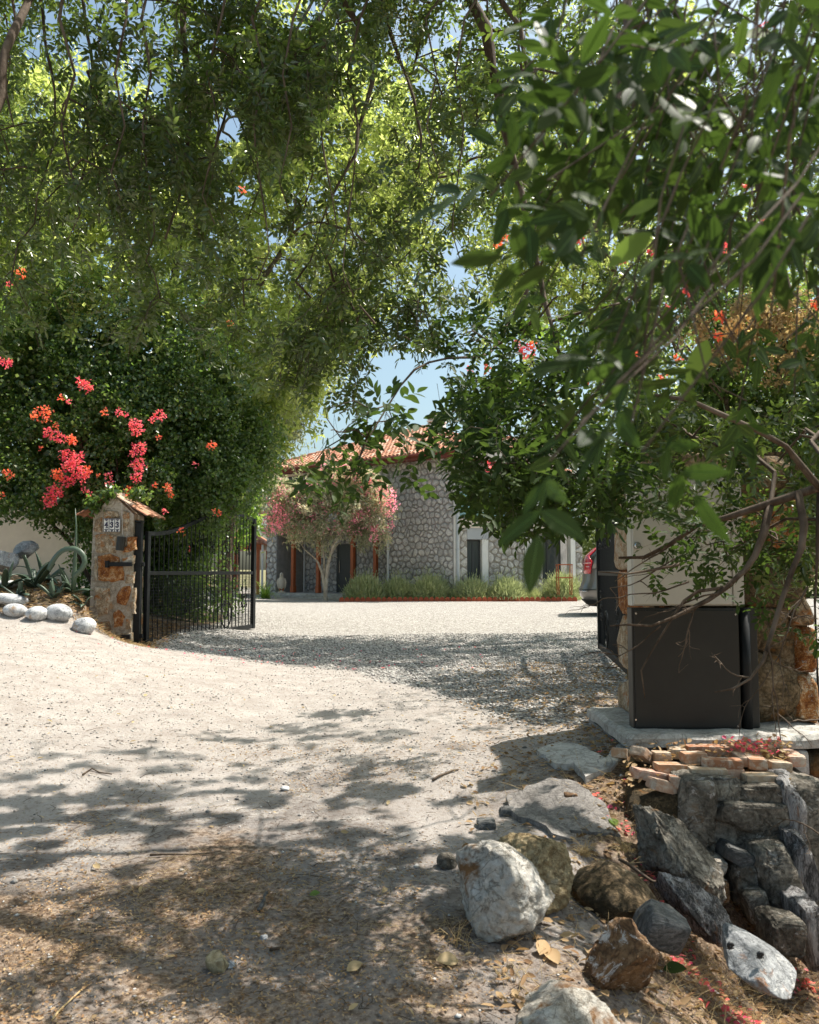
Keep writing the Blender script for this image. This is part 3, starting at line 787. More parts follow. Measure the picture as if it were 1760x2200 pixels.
def stone_cells(s0, z0, s1, z1, g, gap, rng, aspect=1.0):
    w, h = s1 - s0, z1 - z0
    nx = max(1, round(w / g)); nz = max(1, round(h / (g * aspect)))
    pts = []
    for j in range(nz):
        for i in range(nx):
            pts.append((s0 + (i + .5 + (.25 if j % 2 else -.25) + rng.uniform(-.32, .32)) * w / nx, z0 + (j + .5 + rng.uniform(-.34, .34)) * h / nz))
    extra = [(rng.uniform(s0, s1), rng.uniform(z0, z1)) for _ in range(int(len(pts) * .18))]
    pts += extra; A = np.array(pts); cells = []
    for i, p in enumerate(pts):
        poly = [(s0 + gap * .3, z0 + gap * .3), (s1 - gap * .3, z0 + gap * .3), (s1 - gap * .3, z1 - gap * .3), (s0 + gap * .3, z1 - gap * .3)]
        dd = np.hypot(A[:, 0] - p[0], A[:, 1] - p[1])
        for j in np.argsort(dd)[1:14]:
            q = pts[j]; L = dd[j]
            if L < 1e-4: continue
            nx_, ny_ = (q[0] - p[0]) / L, (q[1] - p[1]) / L
            d = (p[0] * nx_ + p[1] * ny_) + L / 2 - gap / 2
            poly = clip_poly(poly, nx_, ny_, d)
            if len(poly) < 3: break
        if len(poly) < 3: continue
        ar = .5 * abs(sum(poly[k][0] * poly[(k + 1) % len(poly)][1] - poly[(k + 1) % len(poly)][0] * poly[k][1] for k in range(len(poly))))
        if ar < (g * .22) ** 2: continue
        # knock the corners off
        q = []
        for k in range(len(poly)):
            a = poly[k - 1]; b = poly[k]; c = poly[(k + 1) % len(poly)]
            la = math.hypot(a[0] - b[0], a[1] - b[1]); lc = math.hypot(c[0] - b[0], c[1] - b[1])
            if min(la, lc) < g * .2: q.append(b); continue
            f = rng.uniform(.24, .36)
            q.append((b[0] + (a[0] - b[0]) * f, b[1] + (a[1] - b[1]) * f)); q.append((b[0] + (c[0] - b[0]) * f, b[1] + (c[1] - b[1]) * f))
        cells.append((q, ar))
    return cells
def stone_solid(poly, O, u, n, proud, rng, back=.02):
    """prism with a softened, slightly uneven face; returns world verts and faces"""
    cx = sum(p[0] for p in poly) / len(poly); cz = sum(p[1] for p in poly) / len(poly); k = len(poly); V = []
    for f, d in ((1.0, -back), (.985, proud * .6), (.80, proud)):
        for p in poly:
            s = cx + (p[0] - cx) * f; z = cz + (p[1] - cz) * f
            dd = d + (rng.uniform(-.25, .25) * proud if d > proud * .9 else 0)
            V.append((O[0] + u[0] * s + n[0] * dd, O[1] + u[1] * s + n[1] * dd, O[2] + z))
    V.append((O[0] + u[0] * cx + n[0] * proud * 1.15, O[1] + u[1] * cx + n[1] * proud * 1.15, O[2] + cz))
    F = []
    for r in range(2):
        for i in range(k):
            j = (i + 1) % k
            F.append((r * k + i, r * k + j, (r + 1) * k + j, (r + 1) * k + i))
    for i in range(k): F.append((2 * k + i, 2 * k + (i + 1) % k, 3 * k))
    return V, F
def stone_facing(parent, O, u, n, rects, g, gap, proud, mat, budget, seed, name='stone', aspect=.85):
    rng = random.Random(seed); cells = []
    for (s0, z0, s1, z1) in rects: cells += stone_cells(s0, z0, s1, z1, g, gap, rng, aspect)
    cells.sort(key=lambda c: -c[1]); rest = MB()
    for i, (poly, ar) in enumerate(cells):
        # orient so that faces look outward
        area = sum(poly[k][0] * poly[(k + 1) % len(poly)][1] - poly[(k + 1) % len(poly)][0] * poly[k][1] for k in range(len(poly)))
        if area < 0: poly = poly[::-1]
        V, F = stone_solid(poly, O, u, n, proud * rng.uniform(.6, 1.3), rng)
        if i < budget:
            me = py_mesh(name, V, F, False); link(name, me, parent, mat)
        else: rest.add(V, F)
    if rest.v:
        o = rest.build('small_stones', mat, parent); o['kind'] = 'stuff'
    return len(cells)
def slab(O, u, n, s0, z0, s1, z1, d0, d1):
    """box in wall coordinates: along u, up z, outward n"""
    V = []
    for d in (d0, d1):
        for s, z in ((s0, z0), (s1, z0), (s1, z1), (s0, z1)):
            V.append((O[0] + u[0] * s + n[0] * d, O[1] + u[1] * s + n[1] * d, O[2] + z))
    return V, [(0, 1, 2, 3), (7, 6, 5, 4), (0, 4, 5, 1), (1, 5, 6, 2), (2, 6, 7, 3), (3, 7, 4, 0)]
# ================================================================== STONE HOUSE
GZ0 = .6
HA = Vector((-5.57, 35.0, GZ0)); HU = Vector((6.34, -4.8, 0)).normalized(); HN = Vector((HU.y, -HU.x, 0)).normalized()
if HN.y > 0: HN = -HN
def s_on(px, O, u):
    k = (px - 880) / 1760
    # X/Y' with Y' = depth along the view axis; heights near the horizon, so Y' ~ Y*cosP is folded in
    k = k * (CP + 0)
    return (k * O.y - O.x) / (u.x - k * u.y)
def z_on(px, py, O, u, d=0):
    s = s_on(px, O, u); p = O + u * s
    return at(px, py, p.y).z - O.z
hs = lambda px: s_on(px, HA, HU)
WALLH = 5.35
sL, sD, sC = hs(573), hs(836), hs(975)
house = thing('stone_house', 'grey rubble stone house with a red tiled roof, timber posts and a dark front door', 'house', HA + HU * 3)
DEP = 10.2
REC = 1.7   # porch recess
PZ = 2.75   # height of the porch ceiling
mb = MB()
mb.add(*slab(HA, HU, HN, sD, 0, sC, WALLH, -.4, 0))                      # main front
mb.add(*slab(HA, HU, HN, sL, PZ, sD, WALLH, -.4, 0))                      # upper floor over the porch
mb.add(*slab(HA, HU, HN, sL, 0, sL + .62, PZ, -REC, 0))                   # left pier
mb.add(*slab(HA, HU, HN, sL + .62, 0, sD, PZ, -REC - .4, -REC))           # porch back wall
mb.add(*slab(HA, HU, HN, sC - .4, 0, sC, WALLH, -DEP, -.4))
mb.add(*slab(HA, HU, HN, sL, 0, sL + .4, WALLH, -DEP, -REC - .0))
mb.add(*slab(HA, HU, HN, sL + .4, 0, sC - .4, WALLH, -DEP, -DEP + .4))
mb.add(*slab(HA, HU, HN, sD - .003, 0, sD + .35, PZ, -REC, -.4))          # porch side wall
mb.build('wall', M['mortar_dark'], house)
wx0, wx1 = hs(607), hs(650)
dx0, dx1 = hs(727) , hs(764)
rects = [(sD, 0, sC - .02, WALLH - .02), (sL, 0, sL + .62, PZ)]
up = [(sL, PZ, wx0, WALLH - .02), (wx0, PZ, wx1, PZ + .75), (wx1, PZ, sD, WALLH - .02)]
stone_facing(house, HA, HU, HN, rects + up, .27, .05, .05, M['wall_stone'], 235, 3)
OB = HA - HN * REC
sdo = lambda px: s_on(px, OB, HU)
d0, d1 = sdo(727), sdo(764)
stone_facing(house, OB, HU, HN, [(sL + .64, 0, d0 - .06, PZ), (d1 + .06, 0, sD, PZ), (d0 - .06, 2.22, d1 + .06, PZ)], .27, .05, .04, M['wall_stone'], 62, 5)
# window high over the porch
f = MB()
for (a, b, c, d) in ((wx0, PZ + .75, wx0 + .07, WALLH - .3), (wx1 - .07, PZ + .75, wx1, WALLH - .3), (wx0 + .07, PZ + .75, wx1 - .07, PZ + .82), (wx0 + .07, WALLH - .37, wx1 - .07, WALLH - .3), ((wx0 + wx1) / 2 - .03, PZ + .82, (wx0 + wx1) / 2 + .03, WALLH - .37)):
    f.add(*slab(HA, HU, HN, a, b, c, d, -.02, .035))
win = f.build('window', M['frame_dark'], house)
def sub(mb_, name, mat, par, **k):
    o = mb_.build(name, mat, None, **k); o.parent = par; o.location = -par.matrix_basis.translation - (par.parent.location if par.parent else Vector()); return o
sub(MB().add(*slab(HA, HU, HN, wx0 + .07, PZ + .82, wx1 - .07, WALLH - .37, .0, .012)), 'pane', M['glass'], win)
MB().add(*slab(HA, HU, HN, wx0 - .05, WALLH - .3, wx1 + .05, WALLH, .0, .05)).build('lintel', M['render_cream'], house)
# front door
fr = MB()
fr.add(*slab(OB, HU, HN, d0 - .05, 0, d0 + .03, 2.2, .0, .06)); fr.add(*slab(OB, HU, HN, d1 - .03, 0, d1 + .05, 2.2, .0, .06)); fr.add(*slab(OB, HU, HN, d0 + .03, 2.12, d1 - .03, 2.2, .0, .06))
fr.build('door_frame', M['frame_dark'], house)
dr = MB().add(*slab(OB, HU, HN, d0 + .03, .16, d1 - .03, 2.12, .005, .04))
for zz in (.35, 1.05, 1.55): dr.add(*slab(OB, HU, HN, d0 + .16, zz, d1 - .16, zz + .4, .04, .052))
door = dr.build('door', M['frame_dark'], house)
sub(MB().tube([OB + HU * (d0 + .14) + HN * .09 + Vector((0, 0, 1.0)), OB + HU * (d0 + .14) + HN * .09 + Vector((0, 0, 1.5))], .015, 8), 'handle', M['chrome'], door)
# porch posts with cut collars
for px in (626, 680, 754, 803):
    s = hs(px); b = HA + HU * s + HN * -.12
    m = MB(); R = Matrix.Rotation(math.atan2(HU.y, HU.x), 3, 'Z')
    m.box(b + Vector((0, 0, PZ / 2 + .08)), (.15, .15, PZ - .16), R); m.box(b + Vector((0, 0, .3)), (.19, .19, .28), R); m.box(b + Vector((0, 0, 1.02)), (.18, .18, .05), R)
    m.box(b + Vector((0, 0, 2.2)), (.18, .18, .05), R); m.box(b + Vector((0, 0, PZ - .12)), (.42, .17, .12), R)
    m.build('porch_post', M['wood_red'], house, bevel=.012)
MB().add(*slab(HA, HU, HN, sL + .62, PZ - .07, sD, PZ + .16, -.22, .03)).build('porch_beam', M['wood_red'], house)
# porch platform and step
mb = MB().add(*slab(HA, HU, HN, sL + .35, -.3, sD - .2, .15, -REC, .35)); mb.build('porch_platform', M['concrete'], house)
mb = MB().add(*slab(HA, HU, HN, sL - .3, -.3, sD - .9, .05, .353, .95)); mb.build('step', M['concrete'], house)
# down pipes
def pipe(px, O, u, n, zt, mat, par, r=.045, d=.09):
    s = s_on(px, O, u); b = O + u * s + n * d
    m = MB().tube([b + Vector((0, 0, .05)), b + Vector((0, 0, zt))], r, 8)
    for z in (.5, 1.8, 3.2):
        if z < zt: m.tube([b + Vector((0, 0, z)), b + Vector((0, 0, z + .05))], r * 1.35, 8)
    m.build('downpipe', mat, par, smooth=False)
pipe(837, HA, HU, HN, 2.65, M['pipe_white'], house)
pipe(657, OB, HU, HN, 2.6, M['pipe_white'], house)
pipe(567, HA, HU, HN, 2.2, M['pipe_white'], house)
# hip roof
OV = .55
zE = WALLH + GZ0
c4 = [HA + HU * (sL - OV) + HN * OV, HA + HU * (sC + OV) + HN * OV, HA + HU * (sC + OV) - HN * (DEP + OV), HA + HU * (sL - OV) - HN * (DEP + OV)]
c4 = [Vector((c.x, c.y, zE)) for c in c4]
mid = sum(c4, Vector()) / 4
apex = Vector((mid.x, mid.y, zE + 2.15))
rid = [apex - HU * .35, apex + HU * .35]
mb = MB()
for c in c4: pass
V = [c + Vector((0, 0, 0)) for c in c4] + rid
mb.add([v + Vector((0, 0, -.02)) for v in V], [(0, 1, 5, 4), (1, 2, 5), (2, 3, 4, 5), (3, 0, 4)])
mb.build('roof', M['roof_tile'], house)
fb = MB()
for i in range(4):
    a, b = c4[i], c4[(i + 1) % 4]
    t = (b - a).normalized(); nn = Vector((t.y, -t.x, 0))
    if nn.dot(a - mid) < 0: nn = -nn
    Vv = []
    for d in (-.03, .02):
        for p, z in ((a, -.2), (b, -.2), (b, .0), (a, .0)): Vv.append(p + nn * d + Vector((0, 0, z - .02)))
    fb.add(Vv, [(0, 1, 2, 3), (7, 6, 5, 4), (0, 4, 5, 1), (1, 5, 6, 2), (2, 6, 7, 3), (3, 7, 4, 0)])
    m2 = [p + (mid - p) * .085 for p in (a, b)]
    fb.add([a + Vector((0, 0, -.2)), b + Vector((0, 0, -.2)), Vector((m2[1].x, m2[1].y, zE - .2)), Vector((m2[0].x, m2[0].y, zE - .2))], [(0, 1, 2, 3)])
    g = MB().tube([a + nn * .08 + Vector((0, 0, -.06)), b + nn * .08 + Vector((0, 0, -.06))], .06, 8)
    if i == 0: g.build('gutter', M['fascia_red'], house)
fb.build('fascia', M['fascia_red'], house)
def tile_slope(mb, e0, e1, t0, t1, w=.19, l=.30, r=.078):
    """barrel tiles on a roof slope: eave e0-e1, top t0-t1"""
    u = (e1 - e0); Lu = u.length; u.normalize(); em = (e0 + e1) / 2; tm = (t0 + t1) / 2
    up_ = (tm - em); up_ = up_ - u * up_.dot(u); Hh = up_.length; up_.normalize(); nn = u.cross(up_)
    if nn.z < 0: nn = -nn
    a0 = (t0 - e0).dot(u); a1 = (t1 - e0).dot(u)
    for j in range(int(Hh / l) + 1):
        v0 = j * l; f = min(1, (v0 + l * .5) / Hh)
        lo = a0 * f; hi = Lu + (a1 - Lu) * f
        k0 = math.ceil(lo / w); k1 = math.floor(hi / w)
        for k in range(k0, k1 + 1):
            c = e0 + u * (k * w + random.uniform(-.006, .006)) + up_ * (v0 - .04)
            V = []
            for (dv, dz, rr) in ((0, .045, 1.0), (l + .05, .012, .85)):
                for q in range(5):
                    an = math.pi * q / 4
                    V.append(c + up_ * dv + u * math.cos(an) * r * rr + nn * (math.sin(an) * r * .75 * rr + dz))
            mb.add(V, [(q, q + 1, q + 6, q + 5) for q in range(4)] + [(0, 4, 3, 2, 1)])
rt = MB()
tile_slope(rt, c4[0], c4[1], rid[0], rid[1]); tile_slope(rt, c4[1], c4[2], rid[1], rid[1]); tile_slope(rt, c4[3], c4[0], rid[0], rid[0])
o = rt.build('roof_tiles', M['roof_tile'], house); o['kind'] = 'stuff'
rr = MB()
for a, b in ((c4[0], rid[0]), (c4[1], rid[1]), (rid[0], rid[1])):
    n_ = max(2, int((b - a).length / .36))
    for i in range(n_):
        p = a.lerp(b, i / n_); q = a.lerp(b, (i + 1.08) / n_)
        rr.tube([p + Vector((0, 0, .06)), q + Vector((0, 0, .045))], [.115, .09], 6)
o = rr.build('ridge_tiles', M['roof_tile'], house); o['kind'] = 'stuff'
def chimney(px, pytop, Y, w, base, mat, par, slots=True):
    p = at(px, pytop, Y); m = MB(); R = Matrix.Rotation(-.3, 3, 'Z')
    h = p.z - base; sl = .34 if slots else .0
    m.box((p.x, Y, base + (h - sl) / 2), (w, w, h - sl), R); ch = m.build('chimney', mat, par)
    if slots:
        k = MB()
        for i in range(3): k.box((p.x, Y, p.z - sl + .07 + i * .11), (w * 1.12, w * 1.12, .05), R)
        for sx in (-1, 1):
            for sy in (-1, 1): k.box((p.x + sx * w * .32, Y + sy * w * .32, p.z - sl / 2 - .03), (.07, .07, sl), R)
        o = k.build('chimney_cap', M['render_white'], None); o.parent = ch; o.location = -ch.location - par.location
chimney(939, 893, 34.0, .62, 6.0, M['render_white'], house)

# ================================================================== WHITE WING
WA = HA + HU * sC; WU = Vector((.97, .25, 0)).normalized(); WN = Vector((WU.y, -WU.x, 0))
wing = thing('white_framed_wing', 'white framed two storey wing with pale rubble stone, dark glazed doors and a glass balcony', 'house', WA + WU * 2.5)
ws = lambda px: s_on(px, WA, WU)
FZ = 2.62
w_ = MB()
xs = {k: ws(k) for k in (975, 987, 1004, 1031, 1050, 1128, 1142, 1166, 1200, 1236, 1252)}
def ww(a, b, z0, z1, d0=-.3, d1=0.): w_.add(*slab(WA, WU, WN, a, z0, b, z1, d0, d1))
ww(xs[987], xs[1004], 0, FZ); ww(xs[1050], xs[1128], 0, FZ); ww(xs[1142], xs[1166], 0, FZ); ww(xs[1236], xs[1252], 0, FZ)
w_.build('wall', M['mortar'], wing)
stone_facing(wing, WA, WU, WN, [(xs[987], 0, xs[1004], FZ), (xs[1050], 0, xs[1128], FZ), (xs[1142], 0, xs[1166], FZ), (xs[1236], 0, xs[1252], FZ)], .27, .04, .04, M['wall_stone_pale'], 250, 8)
for a_, b_, z_ in ((-.002, xs[987], 5.2), (xs[1128], xs[1142], FZ), (ws(1226), xs[1236], FZ)): MB().add(*slab(WA, WU, WN, a_, 0, b_, z_, -.3, .045)).build('pilaster', M['render_white'], wing)
MB().add(*slab(WA, WU, WN, xs[987], FZ, ws(1262), FZ + .32, -3.4, .06)).build('floor_slab', M['render_cream'], wing)
MB().add(*slab(WA, WU, WN, xs[1004], FZ - .42, xs[1050], FZ - .003, -.3, .02)).build('lintel', M['render_grey'], wing)
MB().add(*slab(WA, WU, WN, xs[1031] + .1, 0, xs[1050] - .003, FZ - .42, -.5, .0)).build('door_reveal', M['render_white'], wing)
def glazed(a, b, z0, z1, dd, name='glazed_door', n=2, par=wing):
    f = MB(); t = .06
    f.add(*slab(WA, WU, WN, a, z0, a + t, z1, dd, dd + .06)); f.add(*slab(WA, WU, WN, b - t, z0, b, z1, dd, dd + .06))
    f.add(*slab(WA, WU, WN, a + t, z1 - t, b - t, z1, dd, dd + .06)); f.add(*slab(WA, WU, WN, a + t, z0, b - t, z0 + t, dd, dd + .06))
    for i in range(1, n):
        c = a + (b - a) * i / n; f.add(*slab(WA, WU, WN, c - t / 2, z0 + t, c + t / 2, z1 - t, dd, dd + .06))
    w = f.build(name, M['frame_dark'], par)
    for i in range(n):
        c0 = a + t + (b - a - 2 * t) * i / n; c1 = a + t + (b - a - 2 * t) * (i + 1) / n
        o = MB().add(*slab(WA, WU, WN, c0, z0 + t, c1, z1 - t, dd + .02, dd + .035)).build('pane', M['glass'], None)
        o.parent = w; o.location = -w.location - par.location
    return w
glazed(xs[1004], xs[1031] + .1, .05, FZ - .45, -.28)
glazed(xs[1166], ws(1226), .05, FZ - .02, -.9)
# upper floor: recessed dark windows between white posts, balcony with glass parapet
UZ = FZ + .32
MB().add(*slab(WA, WU, WN, xs[987], UZ, ws(1100), 5.2, -2.6, -1.6)).build('upper_wall', M['render_grey'], wing)
MB().add(*slab(WA, WU, WN, ws(1100), UZ, ws(1262), 5.2, -3.4, -2.2)).build('upper_wall', M['render_white'], wing)
glazed(ws(1002), ws(1060), UZ + .1, 5.0, -1.58, 'window', 2)
glazed(ws(1130), ws(1200), UZ + .1, 5.0, -2.17, 'window', 2)
for px in (1100, 1150, 1235, 1258):
    MB().add(*slab(WA, WU, WN, ws(px), UZ, ws(px) + .16, 5.2, -.12, .04)).build('balcony_post', M['render_white'], wing)
MB().add(*slab(WA, WU, WN, xs[987], 5.2, ws(1268), 5.5, -8, .25)).build('eave_slab', M['render_white'], wing)
sx = xs[987] + .02
while sx < ws(1255):
    MB().add(*slab(WA, WU, WN, sx, UZ + .08, sx + .78, UZ + .98, .0, .014)).build('glass_panel', M['glass_rail'], wing); sx += .82
MB().add(*slab(WA, WU, WN, xs[987], UZ + .98, ws(1258), UZ + 1.03, -.02, .03)).build('handrail', M['pipe_grey'], wing)
MB().add(*slab(WA, WU, WN, xs[987] + .003, 0, ws(1262), 5.19, -8.2, -7.9)).build('rear_wall', M['render_white'], wing)
MB().add(*slab(WA, WU, WN, xs[1050] - .0, 0, xs[1142], FZ - .003, -3.3, -3.1)).build('inner_wall', M['render_grey'], wing)
pipe(981, WA, WU, WN, 5.0, M['pipe_grey'], wing, .05, .12)
rw = MB(); e0 = WA + WU * (xs[987] - .2) + WN * .45 + Vector((0, 0, 5.5)); e1 = WA + WU * (ws(1262)) + WN * .45 + Vector((0, 0, 5.5))
t0 = e0 - WN * 4 + WU * 2 + Vector((0, 0, 1.15)); t1 = e1 - WN * 4 - WU * 2 + Vector((0, 0, 1.15))
tile_slope(rw, e0, e1, t0, t1); rw.add([e0, e1, t1, t0], [(0, 1, 2, 3)])
rw.add([e0 - WN * 8.5, e1 - WN * 8.5, t1, t0], [(0, 1, 2, 3)]); rw.add([e0, t0, e0 - WN * 8.5], [(0, 1, 2)]); rw.add([e1, t1, e1 - WN * 8.5], [(0, 1, 2)])
o = rw.build('roof', M['roof_tile'], wing)
chimney(1055, 890, 33.5, .5, 5.4, M['render_cream'], wing, False)
# small red-railed plant stand beside the glazed door
st = thing('plant_stand', 'small red metal plant stand beside the glazed terrace door', 'plant stand', at(1213, 1272, 28.6))
b = st.location; m = MB()
for dx in (-.22, .22):
    for dy in (-.18, .18): m.tube([b + Vector((dx, dy, -.1)), b + Vector((dx * 1.1, dy, .95))], .018, 6)
for z in (.5, .95): m.box(b + Vector((0, 0, z)), (.52, .42, .035))
m.build('frame', M['wood_red'], st)

# ================================================================== GARDEN PAVILION far left
pv = thing('garden_pavilion', 'small open pavilion with a terracotta roof and red posts behind the open gate', 'pavilion', Vector((-8.2, 37, GZ0)))
b = pv.location; m = MB()
for dx in (-1.6, .12, 1.6):
    for dy in (-1.2, 1.2): MB().box(b + Vector((dx, dy, 1.0)), (.14, .14, 2.0)).build('post', M['wood_red'], pv)
MB().box(b + Vector((0, 0, 2.1)), (3.6, 2.8, .22)).build('fascia', M['wood_red'], pv)
m = MB(); z = b.z + 2.22; cs = [Vector((b.x + sx * 2.0, b.y + sy * 1.6, z)) for sx, sy in ((-1, -1), (1, -1), (1, 1), (-1, 1))]; r2 = [Vector((b.x - .7, b.y, z + .9)), Vector((b.x + .7, b.y, z + .9))]
tile_slope(m, cs[0], cs[1], r2[0], r2[1]); m.add(cs + r2, [(0, 1, 5, 4), (1, 2, 5), (2, 3, 4, 5), (3, 0, 4)])
m.build('roof', M['roof_tile'], pv)
# pale garden wall / track bank far left
mw = MB(); gw0 = Vector((-12.5, 19.5, 1.4)); mw.box((-10.2, 19.2, 2.35), (8.0, .3, 2.5)); mw.box((-10.2, 19.2, 3.63), (8.06, .4, .07))
o = mw.build('garden_wall', M['render_cream'], None); tag(o, 'low cream rendered wall glimpsed behind the bougainvillea bush', 'wall')

# ================================================================== SCALLOPED EDGING
edge = thing('planting_bed_edging', 'red scalloped brick edging along the gravel in front of the lavender', 'edging', Vector((0, 28.7, GZ0)))
e_me = None
x = at(905, 1290, 28.6).x
def edging_mesh():
    V = []; F = []; k = 7; w = .17; h = .2; t = .06
    prof = [(-w / 2, 0), (w / 2, 0), (w / 2, h * .55)] + [(math.cos(math.pi * (i + 1) / 6) * w / 2, h * .55 + math.sin(math.pi * (i + 1) / 6) * h * .45) for i in range(5)] + [(-w / 2, h * .55)]
    n = len(prof)
    for y in (-t / 2, t / 2): V += [(px_, y, pz) for px_, pz in prof]
    F = [tuple(range(n)), tuple(reversed(range(n, 2 * n)))] + [(i, i + n, (i + 1) % n + n, (i + 1) % n) for i in range(n)]
    return py_mesh('edging_brick', V, F)
em = edging_mesh(); em.materials.append(M['edging'])
xx = at(735, 1290, 28.9).x; x_end = at(1243, 1290, 28.6).x; yy = 28.75
while xx < x_end:
    o = bpy.data.objects.new('edging_brick', em); COL.objects.link(o); o.parent = edge
    z = H(xx, yy) - .045
    o.location = (xx - edge.location.x, yy - edge.location.y + random.uniform(-.01, .01), z - edge.location.z); o.rotation_euler = (random.uniform(-.05, .05), random.uniform(-.04, .04), random.uniform(-.08, .08)); xx += .185

# ================================================================== LAVENDER
def lavender(px0, px1, pyt, Y, label, n, seed, green=None):
    rng = np.random.default_rng(seed)
    c = at((px0 + px1) / 2, 1285, Y); w = (px1 - px0) / 1760 * Y / 2; zb = H(c.x, Y); h = at(px0, pyt, Y).z - zb
    t = thing('lavender_bush', label, 'lavender', (c.x, Y, zb), 'lavender bushes along the bed')
    d = rand_dirs(n * 2, rng); d = d[d[:, 2] > -.1][:n]
    P = np.array([c.x, Y, zb]) + d * np.array([w, .55, h * .72]) * rng.uniform(.45, .96, (len(d), 1)) ** 1
    P[:, 2] = np.maximum(P[:, 2], zb + .02)
    D = unit(d * np.array([.75, .75, .4]) + np.array([0, 0, .85]) + rng.normal(0, .22, P.shape))
    V, F = leaf_arrays(P, D, unit(rng.normal(size=P.shape)), rng.uniform(.14, .26, len(P)), np.full(len(P), .024), 1)
    o = link('foliage', np_mesh('foliage', V, F), t, M['leaf_lavender']); o['kind'] = 'stuff'
    m_ = n // 9; q = rng.integers(0, len(P), m_); A = P[q]; D2 = unit(d[q] * np.array([.5, .5, .2]) + np.array([0, 0, 1.0]) + rng.normal(0, .15, (m_, 3))); B = A + D2 * rng.uniform(.25, .48, (m_, 1))
    V, F = seg_arrays(A, B, .0035, .0025); V2, F2 = seg_arrays(B, B + D2 * .07, .011, .005)
    o = link('flower_stalk', np_mesh('flower_stalk', np.concatenate([V, V2]), np.concatenate([F, F2 + len(V)])), t, M['leaf_lavender']); o['kind'] = 'stuff'
lavender(738, 832, 1216, 29.4, 'blue green lavender bush nearest the oleander trunk', 2600, 1)
lavender(815, 893, 1226, 29.7, 'low lavender bush, second along the bed from the oleander', 2200, 2)
lavender(880, 972, 1218, 29.5, 'full lavender bush in front of the grey rubble wall', 2900, 3)
lavender(968, 1058, 1228, 29.3, 'yellow green lavender bush under the dark narrow glazed door', 2600, 4)
lavender(1048, 1130, 1226, 29.2, 'lavender bush in front of the pale stone panel of the wing', 2400, 5)
lavender(1165, 1254, 1210, 29.3, 'tall lavender bush next to the parked car', 3000, 6)
lavender(1128, 1168, 1262, 29.5, 'small dry looking lavender in the gap of the bed', 700, 7)

# strappy plant by the step
ag = thing('strap_leaved_plant', 'clump of arching bright green strap leaves at the corner of the step', 'plant', (at(570, 1278, 31.5).x, 31.5, H(at(570, 1278, 31.5).x, 31.5)))
rng = np.random.default_rng(5)
A = []; 
for i in range(110):
    an = rng.uniform(0, 6.28); el = rng.uniform(.5, 1.4); L = rng.uniform(.6, 1.05); d = np.array([math.cos(an) * math.cos(el), math.sin(an) * math.cos(el), math.sin(el)])
    prev = np.array(ag.location) + np.array([rng.normal(0, .07), rng.normal(0, .07), 0])
    for k in range(6):
        nx = prev + d * L / 6; A.append((prev, nx, .02 * (1 - k / 7))); d = unit((d + np.array([0, 0, -.22 - k * .05]))[None])[0]; prev = nx
Pa = np.array([a[0] for a in A]); Pb = np.array([a[1] for a in A]); Wd = np.array([a[2] for a in A])
S = unit(np.cross(Pb - Pa, np.array([0, 0, 1.0])) + 1e-6)
V = np.stack([Pa - S * Wd[:, None], Pa + S * Wd[:, None], Pb + S * Wd[:, None] * .85, Pb - S * Wd[:, None] * .85], 1).reshape(-1, 3)
F = np.arange(len(A) * 4).reshape(-1, 4)
o = link('foliage', np_mesh('foliage', V, F), ag, M['leaf_lime']); o['kind'] = 'stuff'

# bird statue on the porch
sb = HA + HU * hs(610) + HN * .12 + Vector((0, 0, .15))
stt = thing('bird_statue', 'pale bird of prey statue standing on the porch platform', 'statue', sb)
m = MB()
for (z, rx, ry, dx) in (): pass
prof = [(.14, .05, 0), (.2, .105, 0), (.32, .14, .0), (.46, .15, .0), (.58, .125, -.01), (.66, .085, -.02), (.70, .08, -.03), (.77, .085, -.03), (.82, .06, -.04), (.85, .012, -.04)]
V = []; F = []; k = 12
for z, r, dy in prof:
    for j in range(k):
        an = 2 * math.pi * j / k; V.append(sb + Vector((math.cos(an) * r, math.sin(an) * r * .8 + dy, z)))
for i in range(len(prof) - 1):
    for j in range(k): F.append((i * k + j, i * k + (j + 1) % k, (i + 1) * k + (j + 1) % k, (i + 1) * k + j))
m.add(V, F)
m.tube([sb + Vector((0, -.1, .78)), sb + Vector((0, -.16, .76)), sb + Vector((0, -.17, .71))], [.03, .02, .004], 6)
m.build('body', M['statue'], stt, smooth=True)
for sx in (-1, 1):
    w = MB().tube([sb + Vector((sx * .13, .0, .6)), sb + Vector((sx * .165, .02, .42)), sb + Vector((sx * .13, .05, .22)), sb + Vector((sx * .09, .07, .12))], [.03, .06, .045, .012], 8)
    w.build('wing', M['statue'], stt, smooth=True)
    MB().tube([sb + Vector((sx * .05, -.01, .2)), sb + Vector((sx * .06, -.03, .08)), sb + Vector((sx * .06, -.08, .05))], [.045, .022, .03], 7).build('leg', M['statue_red'], stt, smooth=True)
m = MB(); m.box(sb + Vector((0, 0, .025)), (.3, .26, .05)); m.tube([sb + Vector((0, .0, .05)), sb + Vector((0, 0, .09))], [.11, .08], 10); m.build('plinth', M['statue'], stt, bevel=.01)

